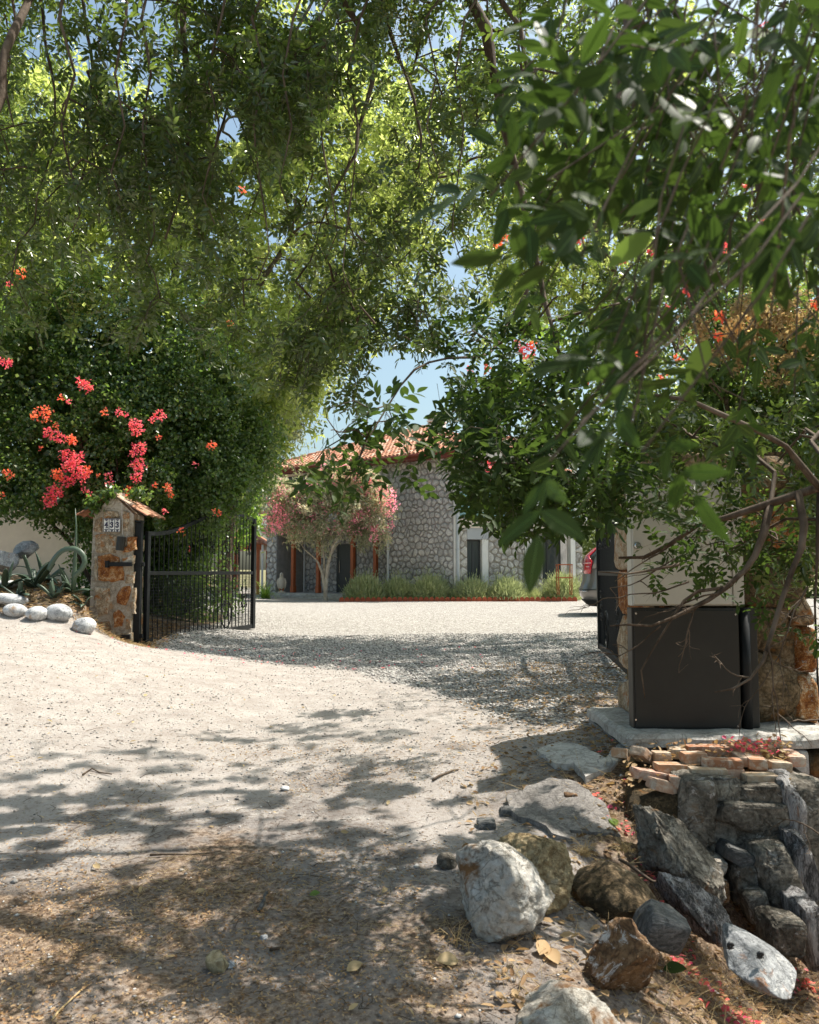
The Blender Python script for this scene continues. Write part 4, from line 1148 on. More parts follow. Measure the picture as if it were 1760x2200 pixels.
# ================================================================== GATES
def gate(name, label, hinge, free, gh, gz, flip=1, n_bars=25):
    """leaf from hinge to free end (ground points); gh total height at the hinge"""
    t = thing(name, label, 'gate', hinge)
    h = Vector(hinge); u = Vector(free) - h; u.z = 0; W = u.length; u.normalize(); nrm = Vector((u.y, -u.x, 0))
    R = Matrix.Rotation(math.atan2(u.y, u.x), 3, 'Z')
    Z0 = h.z + .05
    def q(s, z, d=0): return h + u * s + nrm * d + Vector((0, 0, z + .05))
    def top(f):   # S curved top rail
        f = max(0, min(1, f))
        return gh + (gz - gh) * (.5 - .5 * math.cos(math.pi * min(1, f / .74))) - (max(0, f - .74) / .26) ** 2 * .07
    mid = 1.07
    # frame members
    def bar(a, b, w, d): # rectangular section bar as a box between two points
        a = Vector(a); b = Vector(b); dd = b - a; L = dd.length; zz = dd.normalized()
        yv = nrm; xv = yv.cross(zz).normalized(); M3 = Matrix((xv, yv, zz)).transposed()
        m = MB().box((a + b) / 2, (w, d, L), M3); return m
    bar(q(.04, 0), q(.04, gh), .075, .06).build('hinge_stile', M['iron_black'], t, bevel=.004)
    bar(q(W - .05, 0), q(W - .05, top(1)), .10, .07).build('closing_stile', M['iron_black'], t, bevel=.004)
    bar(q(.08, .04), q(W - .1, .04), .08, .05).build('bottom_rail', M['iron_black'], t, bevel=.004)
    bar(q(.08, mid), q(W - .1, mid), .06, .05).build('middle_rail', M['iron_black'], t, bevel=.004)
    tr = MB(); K = 26
    for i in range(K):
        a, b = q(.08 + (W - .18) * i / K, top(i / K) - .03), q(.08 + (W - .18) * (i + 1) / K, top((i + 1) / K) - .03)
        m = bar(a, b + (b - a) * .06, .06, .052); tr.add(m.v, m.f)
    tr.build('top_rail', M['iron_black'], t)
    # bars, spear headed above the rail in the higher half
    for i in range(n_bars):
        s = .08 + (W - .18) * (i + 1) / (n_bars + 1); f = s / W
        m = MB(); zt = top(f)
        sp = .17 if f > .5 else (.0 if f < .28 else .06)
        m.tube([q(s, .06), q(s, zt + sp)], .0085, 4)
        if sp > .1: m.tube([q(s, zt + sp), q(s, zt + sp + .03), q(s, zt + sp + .09)], [.009, .017, .001], 4)
        m.build('bar', M['iron_black'], t)
    # square wire mesh in the lower half
    A, B = [], []
    s = .1
    while s < W - .12: A.append(q(s, .08, .016)); B.append(q(s, mid - .03, .016)); s += .047
    z = .1
    while z < mid - .03: A.append(q(.08, z, .02)); B.append(q(W - .1, z, .02)); z += .047
    V, F = seg_arrays(np.array([v[:] for v in A]), np.array([v[:] for v in B]), .0030, .0030, 3)
    o = link('wire_mesh', np_mesh('wire_mesh', V, F), t, M['iron_black']); o['kind'] = 'stuff'
    # scrolls
    def spiral(c, r0, turns, a0, sg):
        pts = []
        for i in range(22):
            k = i / 21; an = a0 + sg * turns * 2 * math.pi * k; r = r0 * (1 - .82 * k)
            pts.append(q(c[0] + math.cos(an) * r, c[1] + math.sin(an) * r, -.012))
        return pts
    for f in (.55, .68, .81, .93):
        m = MB(); c = W * f
        for zc, sv in ((1.62, 1), (1.44, -1)):
            for sd in (-1, 1): m.tube(spiral((c + sd * .055, zc), .05, 1.15, math.pi / 2 * (-sv) + (0), sd * sv), .0075, 5)
        m.tube([q(c, 1.42), q(c, 1.64)], .012, 5); m.box(q(c, 1.53), (.05, .03, .03), R)
        m.build('scroll', M['iron_black'], t)
    for f in (.34, .89):
        m = MB(); c = W * f
        for zc, sv in ((.78, 1), (.62, -1), (.46, -1)):
            for sd in (-1, 1): m.tube(spiral((c + sd * .07, zc), .06, 1.2, math.pi / 2 * (-sv), sd * sv), .008, 5)
        m.box(q(c, .62), (.07, .03, .035), R); m.build('scroll', M['iron_black'], t)
    m = MB(); c = W * .70; ring = [q(c + math.cos(a) * .20, .33 + math.sin(a) * .24, -.012) for a in np.linspace(0, 2 * math.pi, 33)]
    m.tube(ring, .012, 6, False); m.tube(spiral((c + .0, .36), .17, .9, math.pi * .5, 1), .010, 5)
    m.build('ring', M['iron_black'], t)
    return t, q, nrm, u
LH = Vector((-3.965, 12.35, .47)); LF = Vector((-3.03, 16.05, .49))
g1, q1, n1, u1 = gate('driveway_gate', 'open black wrought iron gate leaf hinged to the pillar numbered 433', LH, LF, 1.70, 2.2)
RH = Vector((2.30, 8.55, .47)); RF = Vector((2.72, 11.8, .49))
g2, q2, n2, u2 = gate('driveway_gate', 'open black iron gate leaf seen edge-on between the parked car and the white cabinet', RH, RF, 1.70, 2.2)
# gate post with rollers, hinge arms into the stone pillar
gp = thing('gate_post', 'black square steel gate post fixed to the front of the numbered stone pillar', 'gate post', (-4.12, 12.2, .4))
m = MB(); m.box((-4.05, 12.26, 1.36), (.10, .10, 1.96)); m.build('post', M['iron_black'], gp, bevel=.006)
MB().box((-4.05, 12.26, 2.36), (.12, .12, .03)).build('cap', M['iron_black'], gp)
for z in (1.72, .66):
    m = MB(); m.box((-4.27, 12.1, z), (.36, .05, .06)); m.box((-4.45, 12.09, z), (.05, .07, .10)); m.box((-3.99, 12.26, z), (.06, .06, .06)); m.build('hinge_arm', M['iron_black'], gp, bevel=.004)
gp2 = thing('gate_post', 'black square steel gate post at the edge of the stone pillar behind the cabinet', 'gate post', (2.24, 8.35, .4))
m = MB(); m.box((2.26, 8.38, 1.35), (.10, .10, 2.0)); m.build('post', M['iron_black'], gp2, bevel=.006)

# ================================================================== STONE PILLAR 433
PX0, PX1, PY0, PY1 = -4.73, -4.09, 12.15, 12.62
pil = thing('stone_gate_pillar', 'rubble stone gate pillar with a little tiled gable and the number 433', 'gate pillar', (-4.5, 12.5, .4))
zb, zt, za = .35, 2.46, 2.76
V = [(PX0, PY0, zb), (PX1, PY0, zb), (PX1, PY1, zb), (PX0, PY1, zb), (PX0 + .03, PY0, zt), (PX1 - .01, PY0, zt), (PX1 - .01, PY1, zt), (PX0 + .03, PY1, zt), ((PX0 + PX1) / 2, PY0, za), ((PX0 + PX1) / 2, PY1, za)]
Fp = [(0, 1, 5, 8, 4), (1, 2, 6, 5), (2, 3, 7, 9, 6), (3, 0, 4, 7), (4, 8, 9, 7), (8, 5, 6, 9)]
bm = bmesh.new(); vs = [bm.verts.new(v) for v in V]
for f_ in Fp: bm.faces.new([vs[i] for i in f_])
bmesh.ops.subdivide_edges(bm, edges=bm.edges[:], cuts=7, use_grid_fill=True)
for v in bm.verts:
    nz = fbm(np.array([v.co[:]]) * 3.5, 3, 2)[0] * .02; v.co.x += nz; v.co.y -= nz * .7
me = bpy.data.meshes.new('mortar_core'); bm.to_mesh(me); bm.free()
link('mortar_core', me, pil, M['mortar_pillar'])
def face_px(px, py, Y): v = at(px, py, Y); return v.x, v.z
def pillar_stone(pxs, mat, Y=PY0, par=None, proud=.03, seed=1, O=None):
    poly = [face_px(a, b, Y) for a, b in pxs]
    # roughen the outline
    r = random.Random(seed); out = []
    for i in range(len(poly)):
        a = poly[i]; b = poly[(i + 1) % len(poly)]; L = math.hypot(b[0] - a[0], b[1] - a[1]); n_ = max(1, int(L / .05))
        for k_ in range(n_): out.append((a[0] + (b[0] - a[0]) * k_ / n_ + r.uniform(-.01, .01), a[1] + (b[1] - a[1]) * k_ / n_ + r.uniform(-.01, .01)))
    ar = sum(out[k][0] * out[(k + 1) % len(out)][1] - out[(k + 1) % len(out)][0] * out[k][1] for k in range(len(out)))
    if ar < 0: out = out[::-1]
    V, F = stone_solid(out, (0, Y, 0), (1, 0, 0), (0, -1, 0), proud, r, .05)
    link('stone', py_mesh('stone', V, F), par, mat)
ps = [([(222, 1100), (237, 1096), (254, 1099), (256, 1112), (242, 1114), (224, 1116)], 'pillar_stone'), ([(265, 1098), (279, 1100), (278, 1120), (274, 1140), (264, 1138)], 'pillar_stone'),
      ([(203, 1150), (216, 1146), (250, 1150), (254, 1165), (250, 1188), (205, 1186)], 'pillar_stone'), ([(275, 1154), (293, 1152), (292, 1180), (268, 1188), (260, 1182), (274, 1172)], 'rust_stone'),
      ([(212, 1193), (236, 1190), (258, 1196), (259, 1208), (268, 1228), (266, 1246), (240, 1250), (211, 1248)], 'rust_stone'),
      ([(206, 1116), (219, 1112), (218, 1142), (203, 1142)], 'pillar_stone'), ([(262, 1198), (290, 1194), (288, 1212), (265, 1212)], 'pillar_stone'), ([(272, 1234), (290, 1228), (289, 1252), (270, 1252)], 'pillar_stone'),
      ([(203, 1262), (236, 1262), (240, 1290), (232, 1318), (214, 1326), (204, 1300)], 'pillar_stone'), ([(262, 1262), (282, 1258), (280, 1282), (270, 1300), (252, 1296), (250, 1282)], 'rust_stone'),
      ([(244, 1316), (254, 1308), (270, 1324), (262, 1344), (246, 1348)], 'rust_stone'), ([(272, 1330), (283, 1326), (282, 1350), (272, 1352)], 'pillar_stone'), ([(212, 1336), (236, 1334), (240, 1352), (226, 1362), (214, 1352)], 'pillar_stone'),
      ([(252, 1362), (284, 1358), (286, 1378), (262, 1372)], 'pillar_stone'), ([(204, 1196), (209, 1196), (209, 1248), (204, 1246)], 'pillar_stone'), ([(284, 1262), (291, 1262), (290, 1320), (284, 1318)], 'pillar_stone')]
for i, (pp, mt) in enumerate(ps): pillar_stone(pp, M[mt], PY0, pil, .022, i)
for i in range(7):
    y0 = PY0 + .06 + (i % 2) * .12; z0 = .5 + i * .28
    V, F = stone_solid([(y0, z0), (y0 + .26, z0 + .02), (y0 + .27, z0 + .2), (y0 + .02, z0 + .22)], (PX1, 0, 0), (0, 1, 0), (1, 0, 0), .02, random.Random(i), .05)
    link('stone', py_mesh('stone', V, F), pil, M['pillar_stone'])
# tiled gable
for sd in (-1, 1):
    for j in range(2):
        for k_ in range(3):
            m = MB(); r_ = Vector(((PX0 + PX1) / 2, 0, za)); e_ = Vector(((PX0 + PX1) / 2 + sd * .49, 0, za - .31))
            a = r_.lerp(e_, .06 + j * .48); b = r_.lerp(e_, .06 + (j + 1) * .48 + .05); y = PY0 - .05 + k_ * .30 + .13
            nn = Vector((.31 * sd, 0, .49)).normalized()
            V = []
            for p, r in ((a, .125), (b, .145)):
                for q_ in range(7):
                    an = math.pi * q_ / 6; V.append(Vector((p.x, y + math.cos(an) * r, p.z)) + nn * (math.sin(an) * .032 + .006 + j * -.002 + (.012 if p is b else 0)))
            V += [v - nn * .016 for v in V]
            F = [(q_, q_ + 1, q_ + 8, q_ + 7) for q_ in range(6)] + [(14 + q_ + 7, 14 + q_ + 8, 14 + q_ + 1, 14 + q_) for q_ in range(6)] + [(7 + q_, 8 + q_, 22 + q_, 21 + q_) for q_ in range(6)] + [(q_, 14 + q_, 15 + q_, 1 + q_) for q_ in range(6)]
            m.add(V, F).build('roof_tile', M['edging'] if False else M['roof_tile'], pil)
m = MB().tube([((PX0 + PX1) / 2, PY0 - .04, za + .02), ((PX0 + PX1) / 2, PY1 + .02, za + .0)], .055, 8); m.build('ridge_mortar', M['mortar_pillar'], pil)
# number plates
for i, ch in enumerate('433'):
    x = face_px(231.5 + i * 11.9, 1128, PY0)[0]; z0 = at(240, 1142.5, PY0).z; z1 = at(240, 1114.5, PY0).z; w = 11.2 / 1760 * PY0
    pl = MB().box((x, PY0 - .045, (z0 + z1) / 2), (w, .014, z1 - z0)).build('number_tile', M['tile_white'], pil)
    rim = MB(); zc = (z0 + z1) / 2; hh = (z1 - z0)
    for (cx, cz, sx, sz) in ((0, hh / 2, w + .004, .004), (0, -hh / 2, w + .004, .004), (-w / 2, 0, .004, hh), (w / 2, 0, .004, hh)): rim.box((x + cx, PY0 - .0535, zc + cz), (sx, .004, sz))
    # little printed ornaments above and below the figure
    for sgn in (1, -1):
        zz = zc + sgn * hh * .39
        rim.box((x, PY0 - .0535, zz + .010), (w * .72, .003, .010)); rim.box((x, PY0 - .0535, zz - .003), (w * .5, .003, .008)); rim.box((x, PY0 - .0535, zz - .013), (w * .25, .003, .008))
    o = rim.build('ornament', M['ink_blue'], None); o.parent = pl; o.location = -pl.location - pil.location
    cu = bpy.data.curves.new('digit', 'FONT'); cu.body = ch; cu.size = .118; cu.extrude = .002; cu.offset = .0045; cu.align_x = 'CENTER'; cu.align_y = 'CENTER'
    ot = bpy.data.objects.new('digit', cu); COL.objects.link(ot); bpy.context.view_layer.update()
    dm = bpy.data.meshes.new_from_object(ot.evaluated_get(bpy.context.evaluated_depsgraph_get())); bpy.data.objects.remove(ot)
    o = bpy.data.objects.new('digit', dm); COL.objects.link(o); dm.materials.clear(); dm.materials.append(M['ink_blue']); o.parent = pl
    o.rotation_euler = (math.pi / 2, 0, 0); o.scale = (.82, 1, 1); o.location = Vector((x, PY0 - .055, zc)) - pl.location - pil.location
    # serif feet, as on enamel figures
    sf = MB()
    if ch == '4': sf.box((x + .010, PY0 - .056, zc - .041), (.042, .003, .009))
    else: sf.box((x - .022, PY0 - .056, zc + .022), (.014, .003, .014)); sf.box((x - .022, PY0 - .056, zc - .022), (.014, .003, .014))
    o = sf.build('serif', M['ink_blue'], None); o.parent = pl; o.location = -pl.location - pil.location
lp = thing('wall_lamp', 'small black cylinder wall lamp hanging under its cable on the numbered pillar', 'wall lamp', (at(263, 1168, PY0).x, PY0 - .07, at(263, 1168, PY0).z))
b = lp.location; m = MB(); tl = Vector((.012, 0, .1)); m.tube([b + tl * -1, b + tl], .062, 20); m.build('shade', M['panel_black'], lp)
m = MB().tube([b + tl * -1.02, b + tl * -.97], .064, 20); m.tube([b + tl * .97, b + tl * 1.02], .064, 20); m.build('rim', M['frame_dark'], lp)
MB().box(b + Vector((0, .05, 0)), (.05, .06, .08)).build('bracket', M['frame_dark'], lp)
MB().tube([at(263.5, 1149, PY0 - .03), at(262.5, 1110, PY0 - .03), at(262, 1081, PY0 - .05)], .005, 6).build('cable', M['cable'], lp)

# ================================================================== STONE PILLAR BEHIND THE CABINET
p2 = thing('stone_gate_pillar', 'massive brown stone gate pillar behind the white and black cabinet', 'gate pillar', (2.4, 6.6, .2))
AX0, AX1, AY0, AY1 = 1.80, 2.93, 6.08, 6.85
m = MB().box(((AX0 + AX1) / 2, (AY0 + AY1) / 2, 1.35), (AX1 - AX0, AY1 - AY0, 2.3)); m.build('mortar_core', M['brown_stone'], p2)
def big_stone(par, x0, x1, z0, z1, y0, y1, mat, seed, **k):
    return rock('stone', None, None, ((x0 + x1) / 2, (y0 + y1) / 2, (z0 + z1) / 2), (x1 - x0, y1 - y0, z1 - z0), mat, seed, parent=par, block=True, cuts=k.pop('cuts', 6), sub=k.pop('sub', 4), rough=k.pop('rough', .05), fine=.03, **k)
for i, (x0, x1, z0, z1, mt) in enumerate([(2.36, 2.86, .50, 1.03, 'brown_stone'), (2.38, 2.80, 1.05, 1.34, 'brown_stone'), (2.42, 2.88, 1.35, 1.75, 'brown_stone'), (2.38, 2.90, 1.76, 2.15, 'rust_stone'), (2.40, 2.86, 2.16, 2.48, 'brown_stone'),
                                       (1.78, 2.38, 2.1, 2.48, 'brown_stone')]):
    big_stone(p2, x0, x1, z0, z1, 5.98, 6.22, M[mt], 40 + i)
for i, (z0, z1, mt) in enumerate([(.5, .86, 'rust_stone'), (.87, 1.2, 'rust_stone'), (1.21, 1.5, 'pillar_stone'), (1.51, 1.9, 'pillar_stone'), (1.9, 2.2, 'rust_stone')]):
    big_stone(p2, 2.80, 2.97, z0, z1, 6.0, 6.6, M[mt], 50 + i)
for i, (z0, z1, mt) in enumerate([(.5, .82, 'pillar_stone'), (.83, 1.25, 'pillar_stone'), (1.26, 1.62, 'rust_stone'), (1.63, 2.0, 'pillar_stone'), (2.0, 2.48, 'pillar_stone')]):
    big_stone(p2, 1.70 + .012 * (i % 3), 1.92, z0, z1, 6.02, 6.86, M[mt], 60 + i)
# plinth
pl = thing('pillar_plinth', 'cracked concrete and stone plinth under the cabinet and pillar', 'plinth', (2.1, 6.2, .3))
bm = bmesh.new(); bmesh.ops.create_cube(bm, size=1); bmesh.ops.subdivide_edges(bm, edges=bm.edges[:], cuts=40, use_grid_fill=True)
V = np.array([v.co[:] for v in bm.verts]); ex = .5 - np.abs(V[:, :2]).max(1)
V = V * np.array([1.52, 1.24, .085]); wob = fbm(V * 5, 4, 3); V[:, 2] += wob * .016 - np.clip(.012 - ex, 0, 1) * 2.2 * (V[:, 2] > 0) + fbm(V * 30, 2, 5) * .003; V[:, 0] += fbm(V * 4 + 7, 3, 6) * .02; V[:, 1] += fbm(V * 6 + 3, 4, 7) * .06
for v, q_ in zip(bm.verts, V + np.array([2.225, 6.22, .462])): v.co = q_
me = bpy.data.meshes.new('slab'); bm.to_mesh(me); bm.free(); link('slab', me, pl, M['concrete'])
for i, (x0, x1, mt) in enumerate([(1.42, 1.66, 'concrete'), (1.66, 1.92, 'rust_stone'), (1.93, 2.14, 'brown_stone'), (2.15, 2.40, 'brown_stone'), (2.41, 2.66, 'concrete'), (2.67, 2.98, 'brown_stone')]):
    big_stone(pl, x0 + .03, x1 + .02, .22, .41, 5.56 + .02 * (i % 3), 5.9, M[mt], 70 + i)
MB().box((2.2, 6.3, .2), (1.45, 1.1, .4)).build('core', M['mortar_dark'], pl)

# ================================================================== CABINETS
cb = thing('white_cabinet', 'off-white metal utility cabinet with a round lock mounted above the black box', 'utility cabinet', (2.0, 6.0, 1.36))
x0, x1, y0, y1, z0, z1 = 1.585, 2.385, 5.87, 5.985, 1.362, 2.30
MB().box(((x0 + x1) / 2, (y0 + y1) / 2, (z0 + z1) / 2), (x1 - x0, y1 - y0, z1 - z0)).build('body', M['cabinet_white'], cb, bevel=.008)
MB().box((x0 + .358, y0 - .013, (z0 + z1) / 2), (.70, .022, z1 - z0 - .02)).build('door', M['cabinet_white'], cb, bevel=.005)
MB().box((x1 - .043, y0 - .010, (z0 + z1) / 2), (.078, .018, z1 - z0 - .02)).build('side_strip', M['cabinet_white'], cb, bevel=.005)
k_ = at(1368, 1172, y0 - .02); MB().tube([k_ + Vector((0, .01, 0)), k_ + Vector((0, -.02, 0))], .026, 14).tube([k_ + Vector((0, -.02, 0)), k_ + Vector((0, -.032, -.0))], [.022, .016], 14).build('lock', M['chrome'], cb)
MB().box(((x0 + x1) / 2, y0 + .05, z1 + .02), (x1 - x0 + .06, .2, .035)).build('rain_cap', M['cabinet_white'], cb, bevel=.004)
bb = thing('black_cabinet', 'matt black metal box standing on the plinth beneath the white cabinet', 'utility cabinet', (2.0, 6.0, .5))
x0, x1, y0, z0, z1 = 1.572, 2.33, 5.84, .505, 1.348
MB().box(((x0 + x1) / 2, (y0 + 5.96) / 2, (z0 + z1) / 2), (x1 - x0, 5.96 - y0, z1 - z0)).build('body', M['panel_black'], bb, bevel=.006)
MB().box(((x0 + x1) / 2, y0 - .006, (z0 + z1) / 2), (x1 - x0 - .03, .01, z1 - z0 - .03)).build('front_panel', M['panel_black'], bb, bevel=.003)
for (px, py) in ((1366, 1546), (1585, 1560), (1366, 1318), (1580, 1320)):
    v = at(px, py, y0 - .012); MB().tube([v, v + Vector((0, -.006, 0))], .007, 8).build('screw', M['chrome'], bb)
MB().tube([(x1 + .05, y0 + .02, z0), (x1 + .05, y0 + .02, z1 + .0)], .036, 12).build('corner_pipe', M['iron_black'], bb, smooth=True)
MB().box((x1 + .075, y0 + .09, (z0 + z1) / 2), (.145, .1, z1 - z0)).build('side_panel', M['panel_black'], bb, bevel=.006)
# black railing beyond the pillar
rl = thing('black_railing', 'black vertical bar railing continuing beyond the brown stone pillar', 'railing', (3.3, 6.9, .3))
for i in range(14):
    x = 3.02 + i * .10; MB().tube([(x, 6.95, .35), (x, 6.95, 1.5)], .011, 4).build('bar', M['iron_black'], rl)
for z in (.45, 1.4): MB().box((3.7, 6.95, z), (1.5, .03, .04)).build('rail', M['iron_black'], rl)
# ================================================================== CAR
def build_car():
    lamp = at(1250, 1200, 19.0); gz = H(lamp.x + 1, 19.3)
    th = math.radians(-10.5); cth, sth = math.cos(th), math.sin(th)
    org = Vector((lamp.x + .0, 19.0, gz))
    t = thing('parked_car', 'grey brown estate car parked behind the open gate with a tall red tail light', 'car', org)
    # horizontal slices: z, rear x, front x, half width
    SL = [(.26, .16, 4.50, .84), (.34, .05, 4.62, .90), (.46, -.04, 4.70, .935), (.62, -.07, 4.72, .95), (.68, -.02, 4.71, .952), (.84, .02, 4.66, .955), (1.0, .03, 4.50, .945), (1.08, .04, 4.2, .935), (1.12, .05, 3.62, .925)]
    GL = [(1.12, .05, 3.62, .905), (1.30, .07, 3.25, .86), (1.40, .12, 3.05, .835), (1.55, .30, 2.78, .78), (1.70, .52, 2.50, .715)]
    RF_ = [(1.70, .48, 2.52, .725), (1.75, .56, 2.42, .70), (1.79, .95, 2.2, .58), (1.80, 1.3, 1.9, .3)]
    def w2(p):  # local -> world; local y points away from the camera side; near side is y = -w
        x, y, z = p; y = y + .95
        return Vector((org.x + x * cth - y * sth, org.y + x * sth + y * cth, gz + z))
    E = 5.0
    def prm(z, T):
        zs = [s[0] for s in T]; return [float(np.interp(z, zs, [s[i] for s in T])) for i in (1, 2, 3)]
    def surf_y(x, z, T, off=0):
        a, b, w = prm(z, T); c = (a + b) / 2; r = (b - a) / 2
        q = min(.9999, abs((x - c) / r)); return -(w * (1 - q ** 14) ** (1 / 4.0)) - off
    def slices(T, n=72, cap_top=False, cap_bot=False):
        V = []; F = []
        for z, a, b, w in T:
            for j in range(n):
                an = 2 * math.pi * j / n; cx, sy = math.cos(an), math.sin(an)
                e1 = 2 / 14; e2 = 2 / 4.0
                x = math.copysign(abs(cx) ** (.32), cx); y = math.copysign(abs(sy) ** (.34), sy)
                V.append(w2(((a + b) / 2 + x * (b - a) / 2, y * w, z)))
        for i in range(len(T) - 1):
            for j in range(n): F.append((i * n + j, i * n + (j + 1) % n, (i + 1) * n + (j + 1) % n, (i + 1) * n + j))
        if cap_top: F.append(tuple((len(T) - 1) * n + j for j in range(n)))
        if cap_bot: F.append(tuple(reversed(range(n))))
        return V, F
    def dens(T, m):
        z0, z1 = T[0][0], T[-1][0]; out = []
        for i in range(m + 1):
            z = z0 + (z1 - z0) * i / m; out.append((z, *prm(z, T)))
        return out
    MB().add(*slices(SL, 72, True, True)).build('body', M['car_paint'], t, smooth=False)
    for p in t.children[0].data.polygons: p.use_smooth = len(p.vertices) == 4
    MB().add(*slices(GL)).build('window_glass', M['glass'], t, smooth=True)
    MB().add(*slices(RF_, 72, True, True)).build('roof', M['car_paint'], t)
    # lower cladding
    MB().add(*slices([(.22, .18, 4.5, .85), (.26, .10, 4.56, .90), (.36, -.0, 4.66, .925)], 72, True, True)).build('cladding', M['car_black'], t, smooth=False)
    def patch(xz, off, mat, name, T):
        rows = len(xz); V = []
        m = MB(); n = 6
        for z, xa, xb in xz:
            for j in range(n + 1):
                x = xa + (xb - xa) * j / n; V.append(w2((x, surf_y(x, z, T, off), z)))
        for r in range(rows - 1):
            for j in range(n): m.f.append((r * (n + 1) + j, r * (n + 1) + j + 1, (r + 1) * (n + 1) + j + 1, (r + 1) * (n + 1) + j))
        m.v = V
        o = m.build(name, mat, t, smooth=True); s = o.modifiers.new('thick', 'SOLIDIFY'); s.thickness = .03; s.offset = -1 if False else 0; return o
    FULL = SL[:-1] + GL
    patch([(.98, .06, .19), (1.1, .05, .215), (1.2, .045, .225), (1.28, .05, .235), (1.34, .075, .19), (1.40, .11, .18), (1.55, .28, .345), (1.70, .49, .55)], .020, M['lamp_red'], 'tail_light', FULL)
    patch([(1.215, .05, .21), (1.235, .05, .21)], .036, M['lamp_white'], 'reflector', FULL)
    patch([(1.13, .11, .18), (1.145, .11, .18)], .036, M['lamp_white'], 'reflector', FULL)
    patch([(1.10, .24, .32), (1.30, .29, .37), (1.55, .42, .52), (1.70, .58, .72)], .014, M['car_paint'], 'rear_pillar', FULL)
    for xa, xb in ((1.35, 2.55),):
        patch([(1.10, xa, xa + .1), (1.40, xa + .02, xa + .1), (1.70, xa + .06, xa + .12)], .012, M['car_black'], 'door_pillar', FULL)
    patch([(.60, -.05, .62), (.615, -.05, .62)], .008, M['car_black'], 'bumper_seam', FULL)
    patch([(.56, -.05, .12), (.585, -.05, .12)], .02, M['chrome'], 'bumper_trim', FULL)
    for (xa, xb) in ((.62, .64), (1.55, 1.56), (2.6, 2.61)):
        patch([(.40, xa, xa + .008), (1.08, xa, xa + .008)], .003, M['car_black'], 'door_seam', FULL)
    for x in (1.02, 3.85):
        for sd in (-1, 1):
            y0 = sd * .80
            V = []; F = []; k = 28; prof = [(.0, .34), (.03, .372), (.20, .372), (.23, .34), (.23, .25)]
            for dy, r in prof:
                for j in range(k):
                    an = 2 * math.pi * j / k; V.append(w2((x + math.cos(an) * r, y0 + sd * (dy - .03), .372 + math.sin(an) * r)))
            for i in range(len(prof) - 1):
                for j in range(k): F.append((i * k + j, i * k + (j + 1) % k, (i + 1) * k + (j + 1) % k, (i + 1) * k + j))
            wh = MB().add(V, F).build('wheel', M['tyre'], t)
            m = MB()
            for j in range(5):
                an = 2 * math.pi * j / 5; c = w2((x, y0 + sd * .17, .372)); e = w2((x + math.cos(an) * .245, y0 + sd * .18, .372 + math.sin(an) * .245)); m.tube([c, e], [.05, .035], 6)
            V = []; 
            for j in range(k):
                an = 2 * math.pi * j / k; V.append(w2((x + math.cos(an) * .25, y0 + sd * .12, .372 + math.sin(an) * .25)))
            m.add(V, [tuple(range(k))]); o = m.build('rim', M['chrome'], None); o.parent = wh; o.location = -wh.location - t.location
build_car()

# ================================================================== TREES
def frust_nodes(poly, Y0, Y1, n, rng=RNG, zmin=None):
    xs = [p[0] for p in poly]; ys = [p[1] for p in poly]; out = []
    while len(out) < n:
        px = rng.uniform(min(xs), max(xs), 200); py = rng.uniform(min(ys), max(ys), 200); ok = in_poly(px, py, poly)
        for a, b in zip(px[ok], py[ok]):
            v = at(a, b, rng.uniform(Y0, Y1))
            if vnoise(np.array([v[:]]) * 1.3, 31)[0] < -.35: continue
            out.append(v[:])
    return np.array(out[:n])
CLEAR = [(655, 985), (700, 925), (790, 900), (812, 770), (965, 765), (950, 850), (915, 905), (905, 985), (965, 1030), (1010, 1110), (1080, 1165), (1240, 1150), (1330, 1140), (1400, 1120), (1480, 1140), (1570, 1190), (1600, 1290), (1700, 1290), (1740, 1420), (1740, 2300), (-50, 2300), (-50, 760), (350, 740), (480, 800), (560, 850), (640, 830)]
GAPS = [[(455, 250), (500, 235), (535, 262), (520, 305), (465, 310)], [(945, 525), (1000, 530), (1010, 600), (960, 610)], [(1120, 30), (1150, 20), (1150, 90), (1125, 90)]]
B3F = np.array([(1130, 752, 18), (1005, 795, 9), (1048, 792, 9), (1048, 1002, 11), (1265, 815, 10), (1070, 520, 13), (1247, 517, 9), (1400, 235, 9), (1640, 60, 15), (1680, 285, 16), (1642, 480, 14), (1555, 320, 8), (1620, 500, 10), (1552, 530, 12), (1485, 615, 18), (1440, 660, 11), (1545, 700, 16), (1455, 770, 10), (1755, 650, 13), (1370, 775, 10), (1425, 810, 8), (1335, 560, 8), (1400, 540, 8), (1600, 400, 8)])
def keep_near(P, shafts=True):
    px, py = proj(P); px = px + 34 * fbm(P * 3.1, 2, 12); py = py + 44 * fbm(P * 3.1 + 9, 2, 13)
    k = ~in_poly(px, py, CLEAR)
    if shafts: k &= sun_shafts(P)
    rr = RNG.random(len(P))
    k &= ~(in_poly(px, py, [(1440, 660), (1560, 620), (1710, 610), (1730, 760), (1690, 880), (1560, 890), (1430, 820)]) & (rr < .86))
    for fx, fy, fr in B3F: k &= ~((np.hypot(px - fx, py - fy) < fr + 12) & (rr < .85))
    for g in GAPS: k &= ~in_poly(px, py, g)
    return k
def clumpy(P, n): s = fbm(P * .95, 2, 77); return P[np.argsort(-s)][:int(len(P) * .62)][::max(1, int(len(P) * .62 / n))][:n]
T = thing('overhanging_tree', 'large tree on the bank whose boughs hang over the white cabinet', 'tree', (3.3, 3.0, -.7))
PT = lambda lst: [at(*p) for p in lst]
